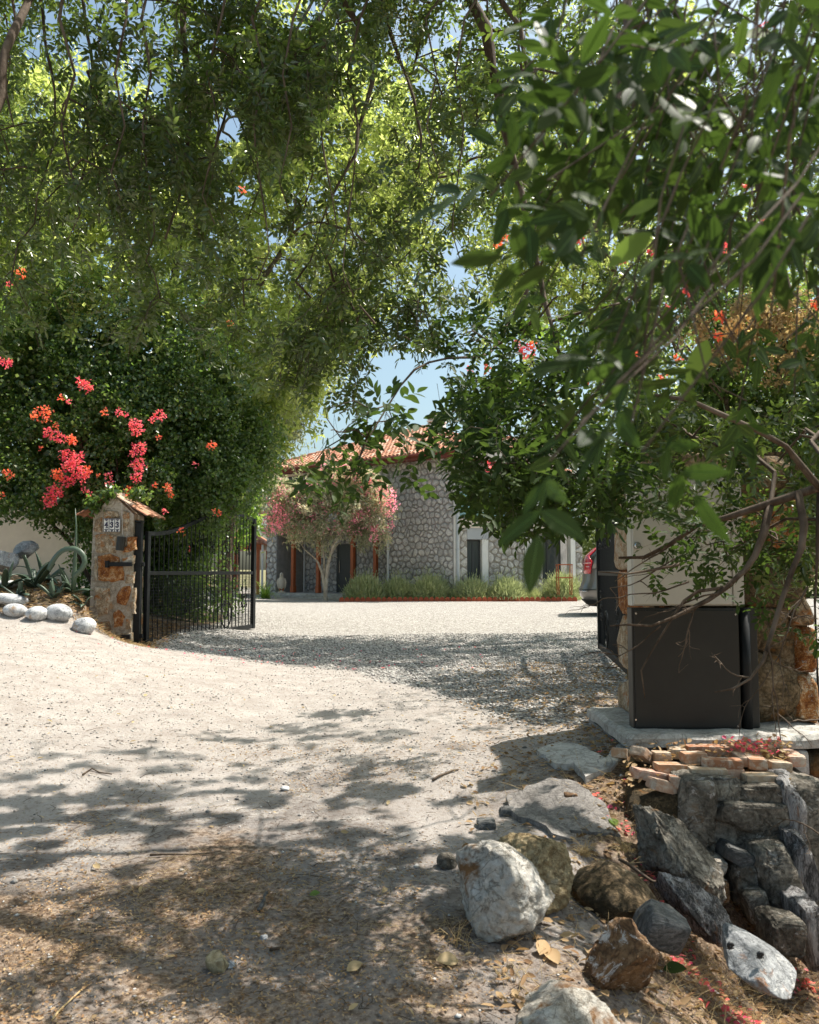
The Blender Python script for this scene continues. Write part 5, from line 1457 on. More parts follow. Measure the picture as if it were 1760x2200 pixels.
limbs = [([(3.3, 3.0, -.9), (3.25, 3.05, .4), (3.05, 3.2, 1.6), (2.95, 3.4, 2.8), (2.7, 3.8, 4.2), (2.3, 4.3, 5.6)], .17, .08),
         ([Vector((3.1, 3.15, 1.3)), Vector((2.6, 3.6, 1.9))] + PT([(1800, 1035, 3.95), (1720, 1060, 4.0), (1640, 1085, 4.05), (1560, 1112, 4.1), (1500, 1130, 4.15), (1440, 1170, 4.2), (1385, 1195, 4.25), (1330, 1200, 4.3)]), 0.046, .007),
         (PT([(1655, 1080, 4.05), (1641, 1145, 4.0), (1622, 1195, 4.0), (1600, 1225, 4.0), (1560, 1262, 4.0), (1520, 1290, 4.0), (1450, 1325, 3.95), (1400, 1345, 3.95), (1350, 1342, 3.9), (1312, 1345, 3.9)]), .021, .003),
         (PT([(1715, 1058, 4.0), (1728, 1130, 3.9), (1722, 1180, 3.9), (1702, 1225, 3.9), (1680, 1290, 3.85), (1662, 1350, 3.85), (1640, 1420, 3.8), (1612, 1458, 3.8), (1575, 1480, 3.8), (1535, 1487, 3.8)]), .019, .003),
         (PT([(1560, 1262, 4.0), (1500, 1270, 4.0), (1470, 1290, 4.0), (1440, 1335, 4.0), (1400, 1400, 3.95), (1378, 1440, 3.95), (1386, 1500, 3.95)]), .009, .0025),
         (PT([(1460, 1212, 4.0), (1400, 1225, 4.0), (1350, 1233, 3.9), (1285, 1228, 3.9)]), .008, .003),
         ([Vector((2.45, 4.1, 5.2))] + PT([(1020, -120, 5.5), (1045, 60, 5.5), (1068, 190, 5.45), (1100, 330, 5.4), (1130, 450, 5.35), (1160, 590, 5.3), (1185, 690, 5.2), (1205, 775, 5.1)]), .075, .012),
         ([Vector((2.6, 3.9, 4.6))] + PT([(1090, -80, 5.0), (1120, 60, 5.0), (1135, 160, 4.95), (1180, 260, 4.9)]), .04, .01),
         (PT([(1158, 580, 5.3), (1095, 690, 5.0), (1050, 760, 4.7), (960, 770, 4.3), (890, 795, 4.1), (835, 870, 3.9), (790, 945, 3.8), (760, 1010, 3.7), (735, 1035, 3.7)]), .012, .003),
         ([Vector((3.0, 3.3, 2.2))] + PT([(1830, 1120, 3.7), (1745, 1030, 3.7), (1690, 960, 3.65), (1560, 895, 3.6), (1480, 860, 3.6), (1408, 848, 3.6)]), .03, .008),
         ([Vector((3.0, 3.3, 2.6)), Vector((2.4, 2.3, 3.3)), Vector((1.5, 1.6, 3.0))] + PT([(1350, -100, 1.25), (1345, 60, 1.2), (1325, 240, 1.15), (1300, 330, 1.1)]), .03, .005),
         ([Vector((2.9, 3.5, 3.2)), Vector((3.3, 4.6, 4.6)), Vector((3.6, 5.6, 6.0))], .06, .02),
         ([Vector((2.6, 3.9, 4.4)), Vector((1.2, 3.6, 5.8)), Vector((-.2, 3.9, 6.3))], .05, .015)]
nodes = np.concatenate([
    frust_nodes([(930, -300), (2050, -300), (2050, 1000), (1700, 1080), (1500, 1060), (1350, 1060), (1200, 1050), (1080, 1010), (1000, 930), (1010, 820), (1090, 780), (1000, 600), (930, 300)], 4.3, 6.4, 190),
    frust_nodes([(1350, 850), (1900, 850), (1900, 1150), (1650, 1230), (1500, 1130), (1380, 1100)], 4.3, 5.2, 24),
    clumpy(RNG.uniform([.0, 4.4, 4.9], [5.0, 8.0, 6.8], (400, 3)), 62), clumpy(RNG.uniform([1.8, 1.0, 3.6], [5.2, 4.2, 6.2], (300, 3)), 60), clumpy(RNG.uniform([-1.2, 5.2, 4.9], [2.8, 7.9, 6.9], (220, 3)), 38),  # overhead crown clumps, mostly out of view, added for their shade
    clumpy(RNG.uniform([-1.6, 3.4, 4.7], [2.2, 6.6, 6.6], (200, 3)), 16)])
grow(T, limbs, nodes, 6, .52, (3, .115, .060, .026, 2), M['leaf_canopy'], M['bark'], droop=.45, keep=keep_near, limb_name='limb')
# spray reaching in front of the oleander
def keep_spray(P):
    px, py = proj(P); return in_poly(px, py, [(640, 860), (700, 840), (790, 840), (850, 800), (980, 760), (990, 860), (930, 900), (935, 960), (950, 1060), (900, 1080), (800, 1060), (770, 1110), (600, 1120), (620, 960)])
def spray(root, pts, n, Lr, LL, LW, rng, mat, pairs=3, name='foliage', spread=.5, keep=None, detail=3, up=.8, hang=-.2):
    pts = np.array([p[:] for p in pts]); i = rng.integers(0, len(pts) - 1, n); f = rng.uniform(0, 1, (n, 1))
    P = pts[i] * (1 - f) + pts[i + 1] * f + rng.normal(0, .01, (n, 3)); D = unit(pts[i + 1] - pts[i])
    R = unit(D * spread + rand_dirs(n, rng) * .9 + np.array([0, 0, hang])); Nn = unit(rng.normal(0, .5, (n, 3)) + np.array([0, 0, up]))
    V0, F0 = seg_arrays(P, P + R * Lr, .0016, .0009)
    link('leaf_stem', np_mesh('leaf_stem', V0, F0), root, M['bark'])['kind'] = 'stuff'
    arr = sprigs(P, R, Nn, pairs, np.full(n, Lr), LL, LW, rng)
    if keep is not None: k = keep(arr[0]); arr = [a[k] for a in arr]
    V, F = leaf_arrays(*arr, detail=detail, fold=.10, droop=.12)
    o = link(name, np_mesh(name, V, F, True), root, mat); o['kind'] = 'stuff'; return o
rg = np.random.default_rng(77)
spn = frust_nodes([(660, 880), (760, 870), (860, 900), (900, 960), (860, 1000), (790, 1020), (740, 1050), (650, 1010)], 3.5, 4.1, 9, rg)
grow(T, [(PT([(835, 870, 3.9), (800, 880, 3.85), (760, 860, 3.8), (700, 880, 3.8)]), .004, .002)], spn, 2, .30, (3, .12, .066, .030, 1), M['leaf_near'], M['bark'], droop=.35, seg=4, tip_r=.0016, rng=rg, limb_name='twig', leaf_detail=3, keep=keep_spray)
spn = frust_nodes([(985, 870), (1100, 860), (1200, 940), (1340, 960), (1320, 1080), (1200, 1110), (1090, 1120), (1010, 1050), (960, 960)], 3.6, 5.0, 50, rg)
spn = np.concatenate([spn, frust_nodes([(985, 700), (1240, 670), (1300, 880), (1000, 850)], 4.2, 5.3, 26, rg)])
grow(T, [(PT([(1205, 775, 5.0), (1180, 850, 4.6), (1120, 930, 4.3), (1080, 1010, 4.1)]), .01, .003)], spn, 3, .34, (3, .12, .062, .027, 2), M['leaf_near'], M['bark'], droop=.4, seg=4, tip_r=.0018, rng=rg, limb_name='twig', leaf_detail=2, keep=lambda P: keep_near(P, False) & (sun_shafts(P) | (RNG.random(len(P)) < .8)))
# sparse spray over the cabinet
def keep_cab(P):
    px, py = proj(P); return ~in_poly(px, py, [(1200, 1310), (1560, 1290), (1620, 1330), (1700, 1430), (1700, 1800), (1200, 1800)]) & ~in_poly(px, py, [(1300, 1160), (1345, 1160), (1345, 1800), (1200, 1800)])
spn = frust_nodes([(1400, 1080), (1760, 1100), (1790, 1330), (1690, 1330), (1620, 1210), (1470, 1190)], 4.0, 4.6, 17, rg)
grow(T, [(PT([(1760, 1050, 4.0), (1755, 1200, 3.9), (1750, 1330, 3.9)]), .012, .003)], spn, 3, .28, (3, .10, .052, .023, 1), M['leaf_near'], M['bark'], droop=.35, seg=4, tip_r=.0018, rng=rg, limb_name='twig', keep=keep_cab)
# bare dead twigs over the cabinet
A, B, ra = [], [], []
def deadtwig(p, d, L, r, lvl):
    n_ = 7; q = np.array(p); d = np.array(d)
    for i in range(n_):
        d = unit((d + rg.normal(0, .18, 3) + np.array([0, 0, -.03]))[None])[0]; nq = q + d * L / n_
        A.append(q); B.append(nq); ra.append(r * (1 - .6 * i / n_)); q = nq
        if lvl and rg.random() < .42: deadtwig(q, unit((d + rg.normal(0, .7, 3))[None])[0], L * rg.uniform(.3, .55), r * .6, lvl - 1)
for (px, py, Y, dx, dz, L) in ((1540, 1275, 3.98, -1, -.35, .42), (1480, 1250, 4.0, -1, -.3, .4), (1450, 1200, 4.0, -.8, -.7, .35), (1420, 1345, 3.95, -.8, -.6, .35), (1500, 1300, 4.0, -.3, -1, .3), (1610, 1455, 3.8, -1, .1, .2), (1650, 1390, 3.8, .4, -1, .45), (1430, 1180, 4.1, -.7, -.6, .3), (1735, 1260, 3.9, -.2, -1, .5), (1790, 1540, 3.9, -1, -.1, .3), (1800, 1810, 3.9, -1, .05, .28)):
    deadtwig(at(px, py, Y)[:], (dx, .05, dz), L, .0052, 2)
V, F = seg_arrays(np.array(A), np.array(B), np.array(ra), np.array(ra) * .85, 4)
link('dead_twig', np_mesh('dead_twig', V, F), T, M['bark'])['kind'] = 'stuff'
# close leaves hanging just in front of the lens
rn = np.random.default_rng(5)
NP = [(1130, 190), (1210, -80), (1800, -80), (1820, 660), (1600, 780), (1420, 800), (1290, 720), (1250, 600), (1150, 430)]
cn = frust_nodes(NP, .8, 1.9, 135, rn); cA, cB = [], []
for c in cn:
    d = unit(np.array([[rn.normal(-.3, .5), rn.normal(0, .4), -.8]]))[0]; q = c - d * .10 + np.array([.03, .02, .05]); cA += [q, c - d * .05]; cB += [c - d * .05, c + d * .16]
V0, F0 = seg_arrays(np.array(cA), np.array(cB), .0016, .0012, 5)
link('near_twig', np_mesh('near_twig', V0, F0, True), T, M['bark'])['kind'] = 'stuff'
P_ = []; R_ = []
for a, b in list(zip(cA, cB))[1::2]:
    for f in (.15, .5, .85, 1): P_.append(a + (b - a) * f); R_.append(unit(((b - a) * 3 + rn.normal(0, .5, 3))[None])[0])
P_ = np.array(P_); R_ = np.array(R_); k_ = rn.random(len(P_)) < .72; P_, R_ = P_[k_], R_[k_]
Nn = unit(rn.normal(0, .6, P_.shape) + np.array([0, -.3, .6])); R_ = unit(R_ + rn.normal(0, .35, R_.shape) + np.array([0, 0, -.1]))
wpx, wpy = proj(P_ + R_ * .05); ok_ = ~(in_poly(wpx, wpy, [(1420, 640), (1570, 590), (1710, 600), (1720, 860), (1560, 900), (1420, 860)]) & (rn.random(len(P_)) < .85)); 
for fx, fy, fr in B3F: ok_ &= ~((np.hypot(wpx - fx, wpy - fy) < fr + 22) & (rn.random(len(P_)) < .8))
P_, R_, Nn = P_[ok_], R_[ok_], Nn[ok_]
arr = sprigs(P_, R_, Nn, 2, np.full(len(P_), .075), .053, .0195, rn)
arr[1] = unit(arr[1]) + np.array([0, 0, -.12])
V, F = leaf_arrays(*arr, detail=3, fold=.10, droop=.14); link('foliage', np_mesh('foliage', V, F, True), T, M['leaf_near'])['kind'] = 'stuff'
rib = [arr[0], arr[1], arr[2], arr[3] * .97, np.full(len(arr[3]), .0016)]; V2, F2 = leaf_arrays(*rib, detail=3, fold=.0, droop=.14)
NN2 = perp(arr[2], unit(arr[1])); V2 = (V2.reshape(len(NN2), -1, 3) + NN2[:, None] * .0004).reshape(-1, 3)
link('midrib', np_mesh('midrib', V2, F2), T, M['leaf_lime'])['kind'] = 'stuff'
# a few close leaves coloured lime, sunlight through them put into the colour
for (px, py, Y, L, ang) in ((1450, 300, .95, .046, 70), (1415, 430, .92, .040, 200), (1500, 240, .98, .042, 130), (1400, 500, 1.0, .065, 215), (1600, 80, 1.5, .075, 20), (1560, 60, 1.5, .075, 160), (1650, 110, 1.5, .07, -60), (1530, 120, 1.5, .07, 230), (1690, 100, 1.5, .06, 80), (1520, 730, 1.3, .08, 250), (1440, 250, 1.1, .05, 30)):
    p = np.array([at(px, py, Y)[:]]); a = math.radians(ang); D = np.array([[math.cos(a), .2, math.sin(a)]]); Nn = np.array([[.3, -.8, .5]])
    V, F = leaf_arrays(p, D, Nn, np.array([L]), np.array([L * .48]), 3, .08, .08); link('sunlit_lime_leaf', np_mesh('sunlit_lime_leaf', V, F, True), T, M['leaf_lime'])
# fruit clusters
def berries(root, centres, n, rad, r, rng):
    P = np.concatenate([np.array(c)[None] + rng.normal(0, 1, (n, 3)) * rad for c in centres]); k = len(P)
    o_ = np.array([(1, 0, 0), (0, 1, 0), (-1, 0, 0), (0, -1, 0), (0, 0, 1), (0, 0, -1)]) * r
    V = (P[:, None] + o_[None]).reshape(-1, 3); b = np.arange(k)[:, None] * 6
    F = np.concatenate([b + f for f in ([0, 1, 4], [1, 2, 4], [2, 3, 4], [3, 0, 4], [1, 0, 5], [2, 1, 5], [3, 2, 5], [0, 3, 5])])
    link('fruit', np_mesh('fruit', V, F), root, M['berry'])['kind'] = 'stuff'
berries(T, [at(px, py, Y) for px, py, Y in ((860, 60, 4.6), (880, 20, 4.6), (840, 110, 4.7), (870, 150, 4.7), (830, 30, 4.8), (820, 200, 5), (1140, 480, 5), (1290, 930, 4.4))], 90, np.array([.035, .035, .07]), .0045, rn)

T2 = thing('overhanging_tree', 'tree whose thin dark branches hang down like a curtain above the numbered pillar', 'tree', (-3.4, 2.0, .1))
limbs = [([(-3.4, 2.0, 0), (-3.3, 2.2, 1.5), (-3.0, 2.7, 3.2), (-2.6, 3.6, 4.6), (-2.0, 4.6, 5.6)], .16, .07),
         ([Vector((-2.9, 2.9, 3.5))] + PT([(-60, 260, 4.0), (10, 110, 4.2), (70, -20, 4.5), (110, -150, 4.8)]), .028, .02),
         ([Vector((-2.1, 4.4, 5.4))] + PT([(375, -80, 5.3), (392, 60, 5.3), (398, 110, 5.3), (402, 200, 5.3), (408, 260, 5.25), (400, 330, 5.2), (385, 430, 5.2), (352, 520, 5.1)]), .04, .006),
         ([Vector((-2.1, 4.4, 5.4))] + PT([(505, -60, 5.6), (508, 90, 5.6), (500, 180, 5.6), (480, 260, 5.5), (455, 340, 5.5), (420, 420, 5.4)]), .03, .005),
         ([Vector((-2.5, 3.7, 4.8))] + PT([(60, -60, 5.0), (100, 110, 5.0), (118, 200, 5.0), (112, 320, 5.0), (80, 420, 4.9), (75, 480, 4.9)]), .02, .004),
         ([Vector((-2.2, 4.2, 5.2))] + PT([(160, -60, 5.2), (185, 60, 5.2), (200, 150, 5.2), (187, 250, 5.2), (200, 340, 5.2), (215, 420, 5.1), (212, 480, 5.1)]), .02, .004),
         ([Vector((-2.0, 4.6, 5.6))] + PT([(660, -60, 5.8), (640, 60, 5.8), (610, 180, 5.7), (590, 300, 5.7), (600, 380, 5.6)]), .022, .004),
         ([Vector((-2.0, 4.6, 5.6)), Vector((-.9, 4.9, 5.9))] + PT([(790, -60, 5.3), (835, 60, 5.3), (860, 130, 5.3), (888, 210, 5.2), (905, 290, 5.2), (900, 360, 5.1)]), .035, .006),
         ([Vector((-.9, 4.9, 5.9))] + PT([(800, 100, 5.4), (800, 180, 5.4), (770, 280, 5.4), (765, 330, 5.3), (730, 390, 5.3), (690, 480, 5.2), (680, 520, 5.2)]), .03, .004),
         *[([Vector((-2.1 + h_ * .02, 4.4, 5.5))] + PT([(x_, -90, Y_), (x_ + w_, 40, Y_), (x_ - w_ * .5, 160, Y_), (x_ + w_ * .8, 270, Y_), (x_ - w_, e_ - 60, Y_), (x_ + w_ * .3, e_, Y_)]), .013, .0032) for h_, (x_, w_, e_, Y_) in enumerate([(15, 18, 330, 4.6), (150, -22, 520, 4.7), (255, 16, 430, 4.5), (318, -14, 560, 4.8), (455, 20, 480, 4.6), (560, -18, 600, 4.7), (615, 15, 450, 4.5), (705, -20, 560, 4.8), (755, 18, 640, 4.7), (930, -16, 430, 4.8), (985, 14, 560, 4.9)])],
         (PT([(408, 100, 5.3), (460, 160, 5.4), (495, 210, 5.5), (520, 270, 5.5), (545, 350, 5.4), (560, 400, 5.4), (540, 450, 5.3)]), .012, .003)]
nodes = np.concatenate([frust_nodes([(-200, -300), (950, -300), (960, 520), (1000, 650), (800, 720), (560, 740), (330, 640), (-200, 560)], 4.6, 6.1, 108),
                        frust_nodes([(540, 600), (980, 560), (980, 700), (800, 760), (600, 770)], 4.6, 5.8, 22)])
grow(T2, limbs, nodes, 6, .55, (3, .11, .062, .026, 2), M['leaf_canopy'], M['bark'], droop=.7, keep=keep_near, limb_name='limb', tip_r=.0032)
berries(T2, [at(px, py, Y) for px, py, Y in ((230, 320, 5.2), (100, 620, 5.1), (180, 640, 5.1), (260, 650, 5.2), (440, 660, 5.2), (150, 660, 5.1), (600, 230, 5.3), (700, 420, 5.2), (560, 560, 5.4), (290, 560, 5.3), (680, 620, 5.3), (220, 690, 5.2))], 90, np.array([.04, .04, .08]), .0042, rn)

# --- trees behind the gate line
def keep_sky(P):
    px, py = proj(P)
    k = sun_shafts(P) & ~in_poly(px, py, [(655, 1010), (690, 935), (705, 860), (760, 800), (820, 755), (1005, 740), (1010, 880), (1240, 930), (1250, 1300), (560, 1300), (560, 1110), (630, 1060)])
    for g in GAPS: k &= ~in_poly(px, py, g)
    return k
def keep_right(P):
    px, py = proj(P); k = keep_sky(P)
    for fx, fy, fr in B3F: k &= ~((np.hypot(px - fx, py - fy) < fr + 8))
    return k
def back_tree(label, base, blobs, trunk, n, per, blen, L, W, per_leaf, mat, seed, group=None, keep=keep_sky, droop=.3, detail=1, name='tree'):
    rg_ = np.random.default_rng(seed)
    t = thing(name, label, 'tree', base, group)
    nd = blob_nodes(blobs, n, .45, rg_)
    grow(t, trunk, nd, per, blen, None, mat, M['bark'], droop=droop, keep=keep, seg=4, leaf_detail=detail, tip_r=.005, simple_leaves=(per_leaf, L, W), rng=rg_, twig_k=3)
    return t
zg = lambda x, y: H(x, y)
back_tree('tall bright green tree rising behind the bougainvillea and the open gate', (-5.2, 16.2, zg(-5.2, 16.2)), [((-5.6, 16, 7.6), (3.4, 2.2, 4.4)), ((-2.2, 16.5, 8.6), (2.4, 2.0, 3.8)), ((-4.0, 15.5, 5.6), (2.4, 1.8, 2.2)), ((-7.4, 15.5, 9.0), (2.6, 1.8, 3.2)), ((-1.5, 17, 11.0), (2.6, 2, 2.4)), ((-8.5, 14.5, 6.5), (2, 1.5, 2.4))],
          [([(-5.2, 16.2, .6), (-5.3, 16.2, 3), (-4.9, 16.2, 6), (-4.6, 16, 9)], .2, .06), ([(-5.2, 16.2, 4), (-3.6, 16.2, 6.5), (-2.4, 16.3, 8.5)], .1, .04)], 330, 5, 1.05, .155, .07, 13, M['leaf_back'], 101)
back_tree('feathery pale tree whose foliage hangs in front of the sky beside the red roof', (-2.6, 19.5, zg(-2.6, 19.5)), [((-2.9, 19.3, 7.4), (1.6, 1.6, 2.2)), ((-1.2, 19.0, 8.9), (2.0, 1.6, 1.8)), ((-3.3, 18.6, 5.4), (.9, 1.0, 1.9)), ((-2.45, 18.6, 5.2), (.8, .8, 1.5)), ((-2.9, 18.4, 4.0), (.8, .7, .9)), ((.4, 19, 9.8), (1.3, 1.2, 1.5))],
          [([(-4.4, 19.7, .6), (-4.2, 19.7, 4.0), (-3.2, 19.5, 7.4), (-2.4, 19.3, 10)], .14, .04)], 170, 5, .9, .12, .042, 10, M['leaf_silver'], 102, droop=.5)
back_tree('dark green tree towering behind the gate opening', (3.6, 14.2, zg(3.6, 14.2)), [((1.4, 14.2, 9.0), (2.0, 1.8, 3.2)), ((3.4, 14.0, 9.0), (2.4, 2.0, 3.6)), ((4.8, 13.8, 6.6), (2.0, 1.8, 2.6)), ((3.0, 14.0, 6.2), (1.2, 1.3, 1.5))],
          [([(4.3, 14.2, .5), (4.2, 14.2, 3), (3.8, 14.2, 6), (3.0, 14.2, 9)], .2, .06), ([(4.0, 14.2, 5), (2.6, 14.2, 7), (1.6, 14.2, 9)], .09, .03)], 200, 5, .95, .11, .05, 11, M['leaf_back'], 103)
back_tree('tree crowding over the right-hand gate leaf and brown stone pillar', (5.2, 9.8, zg(5.2, 9.8)), [((4.4, 9.8, 6.0), (2.1, 1.5, 3.0)), ((5.2, 9.6, 3.6), (1.8, 1.2, 2.0)), ((3.1, 9.8, 4.4), (.9, .9, 1.5))],
          [([(5.2, 9.8, .3), (5.1, 9.8, 2.4), (4.7, 9.8, 4.5), (4.2, 9.8, 7)], .16, .05)], 150, 5, .8, .08, .038, 10, M['leaf_vine'], 104)
# far crowns beyond the house and car
far_specs = [(-10.2, 41, 6.4, 3.2, 'leaf_lime', 'sunlit yellow green tree behind the pavilion roof'), (-8.2, 38.5, 4.2, 1.3, 'leaf_far', 'grey green shrubby tree at the corner of the stone house'), (-14.5, 38, 7.5, 4, 'leaf_lime', 'broad lime green tree beyond the black gate leaf'),
             (9.8, 40, 4.4, 3.6, 'leaf_far', 'leafy tree behind the parked car'), (14.5, 38, 7, 5, 'leaf_far', 'tree farther along behind the gate and cabinet'), (-18, 30, 7, 4.5, 'leaf_far', 'tree beyond the cream garden wall'), (-6.4, 27.5, 3.3, 1.5, 'leaf_lime', 'low sunlit lime tree seen through the bars of the open gate')]
for i, (x, y, zc, r, mt, lb) in enumerate(far_specs):
    rg_ = np.random.default_rng(200 + i); t = thing('tree', lb, 'tree', (x, y, zg(x, y)), None)
    MB().tube([(x, y, .3), (x + .1, y, zc * .5), (x, y, zc)], [.18, .13, .05], 8).build('trunk', M['bark'], t, smooth=True)
    shell_leaves(t, 'foliage', [((x, y, zc), (r, r * .8, r * .75)), ((x + r * .4, y, zc + r * .45), (r * .55, r * .5, r * .5)), ((x - r * .4, y - .3, zc - r * .3), (r * .6, r * .5, r * .5))], int(4200 * min(2.2, r / 2)), .2, .11, M[mt], keep_sky, .6, -.2, rg_)

# --- bougainvillea with flower clusters
def flower_cluster(root, px, py, Y, rad, mat, n, rng, name='flower_cluster'):
    c = np.array(at(px, py, Y)[:]); R = rad / 1760 * Y
    d = rand_dirs(n, rng); P = c + d * R * rng.uniform(.3, 1, (n, 1)) * np.array([1, .7, 1])
    D = unit(d + rng.normal(0, .6, d.shape)); Nn = unit(rng.normal(0, .8, d.shape) + np.array([0, -.4, .5]))
    V, F = leaf_arrays(P, D, Nn, rng.uniform(.028, .042, n), rng.uniform(.024, .034, n), 2, .18, .05)
    o = link(name, np_mesh(name, V, F), root, mat); o['kind'] = 'stuff'; return o
B1 = thing('bougainvillea', 'huge bougainvillea with pink and orange flowers spilling over the numbered pillar', 'bougainvillea', (-5.0, 13.6, 1.0))
stems = [([(-5.0, 13.6, .8), (-5.0, 13.6, 1.8), (-5.3, 13.5, 3.0), (-5.6, 13.4, 4.5)], .07, .02), ([(-5.15, 13.7, .8), (-5.4, 13.7, 1.7), (-6.1, 13.5, 2.7)], .05, .015), ([(-4.9, 13.6, .8), (-4.7, 13.7, 1.9), (-4.3, 13.8, 3.2)], .05, .015), ([(-4.8, 13.7, .8), (-4.85, 13.7, 2.2), (-4.9, 13.6, 3.6)], .04, .015)]
for i, (pts, a, b) in enumerate(stems):
    rp = resample(pts, .2, .02); MB().tube(rp, [a + (b - a) * j / (len(rp) - 1) for j in range(len(rp))], 7).build('stem', M['bark'], B1, smooth=True)
def keep_bg(P):
    px, py = proj(P)
    return ~in_poly(px, py, [(-100, 1150), (60, 1118), (110, 1175), (150, 1225), (200, 1180), (330, 1120), (330, 1600), (-100, 1600)]) & ~in_poly(px, py, [(222, 1112), (246, 1078), (262, 1064), (325, 1098), (334, 1125), (300, 1130), (300, 1500), (205, 1500)]) & keep_sky(P)
bl = [((-5.7, 13.4, 3.4), (1.9, .9, 1.25)), ((-6.6, 13.2, 4.6), (1.6, .9, 1.6)), ((-4.3, 13.9, 4.0), (1.5, .9, 1.6)), ((-5.4, 13.8, 5.6), (2.2, 1.1, 1.4)), ((-4.9, 13.4, 2.7), (1.1, .7, .7)), ((-3.6, 14.3, 3.2), (1.1, .9, 1.1)), ((-3.0, 14.8, 3.9), (.9, .8, 1.1)), ((-6.2, 12.8, 3.0), (.7, .5, .6)), ((-4.2, 13.1, 3.0), (.6, .4, .5)), ((-5.0, 12.9, 4.2), (.8, .5, .6)), ((-3.4, 13.9, 5.0), (.9, .7, .8))]
shell_leaves(B1, 'foliage', bl, 66000, .066, .054, M['leaf_vine'], keep_bg, 1.9, -.06, np.random.default_rng(31), 1, .45)
shell_leaves(B1, 'inner_foliage', [((b[0][0], b[0][1] + .5, b[0][2]), (b[1][0] * .85, b[1][1] * .6, b[1][2] * .85)) for b in bl], 12000, .11, .09, M['leaf_vine'], keep_bg, 1.3, -.9, np.random.default_rng(32), 1, .2)
shell_leaves(B1, 'vine_over_cap', [(at(205, 1082, 12.1)[:], (.20, .14, .16)), (at(236, 1058, 12.1)[:], (.16, .12, .10)), (at(300, 1062, 12.3)[:], (.22, .14, .12))], 420, .07, .06, M['leaf_vine'], None, 1, -1, np.random.default_rng(71), 2, .1)
rf = np.random.default_rng(8)
FC = [(12, 778, 14, 'pink', 70), (44, 588, 14, 'orange', 50), (20, 610, 6, 'pink', 14), (185, 830, 16, 'pink', 90), (170, 818, 8, 'pink', 24), (95, 888, 20, 'orange', 100), (72, 893, 9, 'orange', 24), (130, 855, 7, 'orange', 16), (148, 864, 6, 'pink', 12), (226, 886, 9, 'orange', 24), (256, 884, 9, 'pink', 26), (270, 890, 6, 'pink', 14),
      (342, 894, 15, 'pink', 60), (328, 903, 7, 'pink', 18), (291, 918, 19, 'pink', 120), (106, 930, 15, 'pink', 70), (130, 940, 13, 'pink', 60), (156, 945, 12, 'orange', 60), (122, 915, 7, 'orange', 16), (88, 965, 5, 'orange', 9), (298, 962, 17, 'pink', 90), (283, 975, 7, 'pink', 20),
      (296, 1000, 19, 'pink', 120), (293, 1025, 12, 'pink', 50), (140, 978, 14, 'pink', 70), (165, 985, 18, 'pink', 110), (150, 1002, 17, 'pink', 110), (125, 1020, 14, 'orange', 70), (175, 1020, 20, 'pink', 130), (186, 1010, 10, 'orange', 40), (145, 1035, 14, 'pink', 70), (118, 1055, 17, 'pink', 110), (106, 1075, 17, 'pink', 110), (130, 1062, 8, 'pink', 26),
      (18, 1020, 13, 'orange', 44), (2, 1065, 7, 'orange', 14), (234, 1022, 8, 'pink', 20), (238, 1035, 6, 'pink', 12), (211, 1021, 4, 'orange', 7), (193, 1060, 6, 'pink', 12), (180, 1052, 5, 'pink', 8), (230, 1040, 5, 'pink', 9), (280, 1055, 11, 'orange', 40), (268, 1065, 7, 'orange', 16), (332, 1042, 6, 'orange', 12), (360, 1048, 9, 'orange', 34), (366, 1062, 7, 'orange', 20), (455, 957, 11, 'orange', 40), (420, 1000, 6, 'pink', 10), (340, 940, 5, 'orange', 8), (520, 408, 9, 'orange', 26), (492, 695, 8, 'orange', 18), (582, 262, 9, 'orange', 18), (466, 1100, 9, 'orange', 22), (355, 1099, 6, 'pink', 12), (390, 1140, 8, 'orange', 12)]
for (px, py, r, mt, n) in FC: flower_cluster(B1, px, py, 12.55 + rf.uniform(-.1, .15), r, M[mt], int(n * 1.15), rf)
# shrub between the gate and the drive, seen through the bars
B2 = thing('flowering_shrub', 'dense dark shrub with a few pale flowers standing behind the open black gate leaf', 'shrub', (-4.5, 16.3, .6))
MB().tube([(-4.5, 16.3, .4), (-4.5, 16.3, 1.6)], [.06, .03], 7).build('stem', M['bark'], B2, smooth=True)
shell_leaves(B2, 'foliage', [((-5.2, 16.4, 1.7), (1.5, .9, 1.4)), ((-4.2, 16.9, 1.6), (.8, .8, 1.3)), ((-4.9, 16.2, 2.7), (1.3, .9, 1.0)), ((-3.7, 17.2, 1.1), (.35, .5, .8)), ((-4.75, 15.9, 1.1), (1.25, .7, .85)), ((-4.1, 16.3, 1.0), (.5, .5, .7))], 30000, .085, .06, M['leaf_vine'], keep_sky, 1.2, -.25, np.random.default_rng(33), 1, .5)
for (px, py, mt) in ((345, 1290, 'bloom_dead'), (363, 1305, 'bloom_dead'), (395, 1292, 'bloom_dead'), (412, 1345, 'pale_pink'), (448, 1260, 'bloom_dead'), (330, 1355, 'bloom_dead'), (350, 1340, 'bloom_dead'), (408, 1178, 'pink'), (395, 1150, 'orange'), (358, 1230, 'bloom_dead')):
    flower_cluster(B2, px, py, 15.3, 4, M[mt], 6, rf)
B3 = thing('bougainvillea', 'bougainvillea with scattered pink flowers and faded bracts above the brown stone pillar', 'bougainvillea', (3.6, 8.9, .4))
for pts in ([(3.6, 8.9, .2), (3.6, 8.9, 2.0), (3.4, 8.8, 3.6), (3.0, 8.7, 4.6)], [(3.7, 8.9, .2), (4.0, 8.9, 2.2), (4.1, 8.8, 4.0), (4.1, 8.7, 5.6)]):
    rp = resample(pts, .25, .03); MB().tube(rp, [.05 * (1 - .6 * j / len(rp)) for j in range(len(rp))], 7).build('stem', M['bark'], B3, smooth=True)
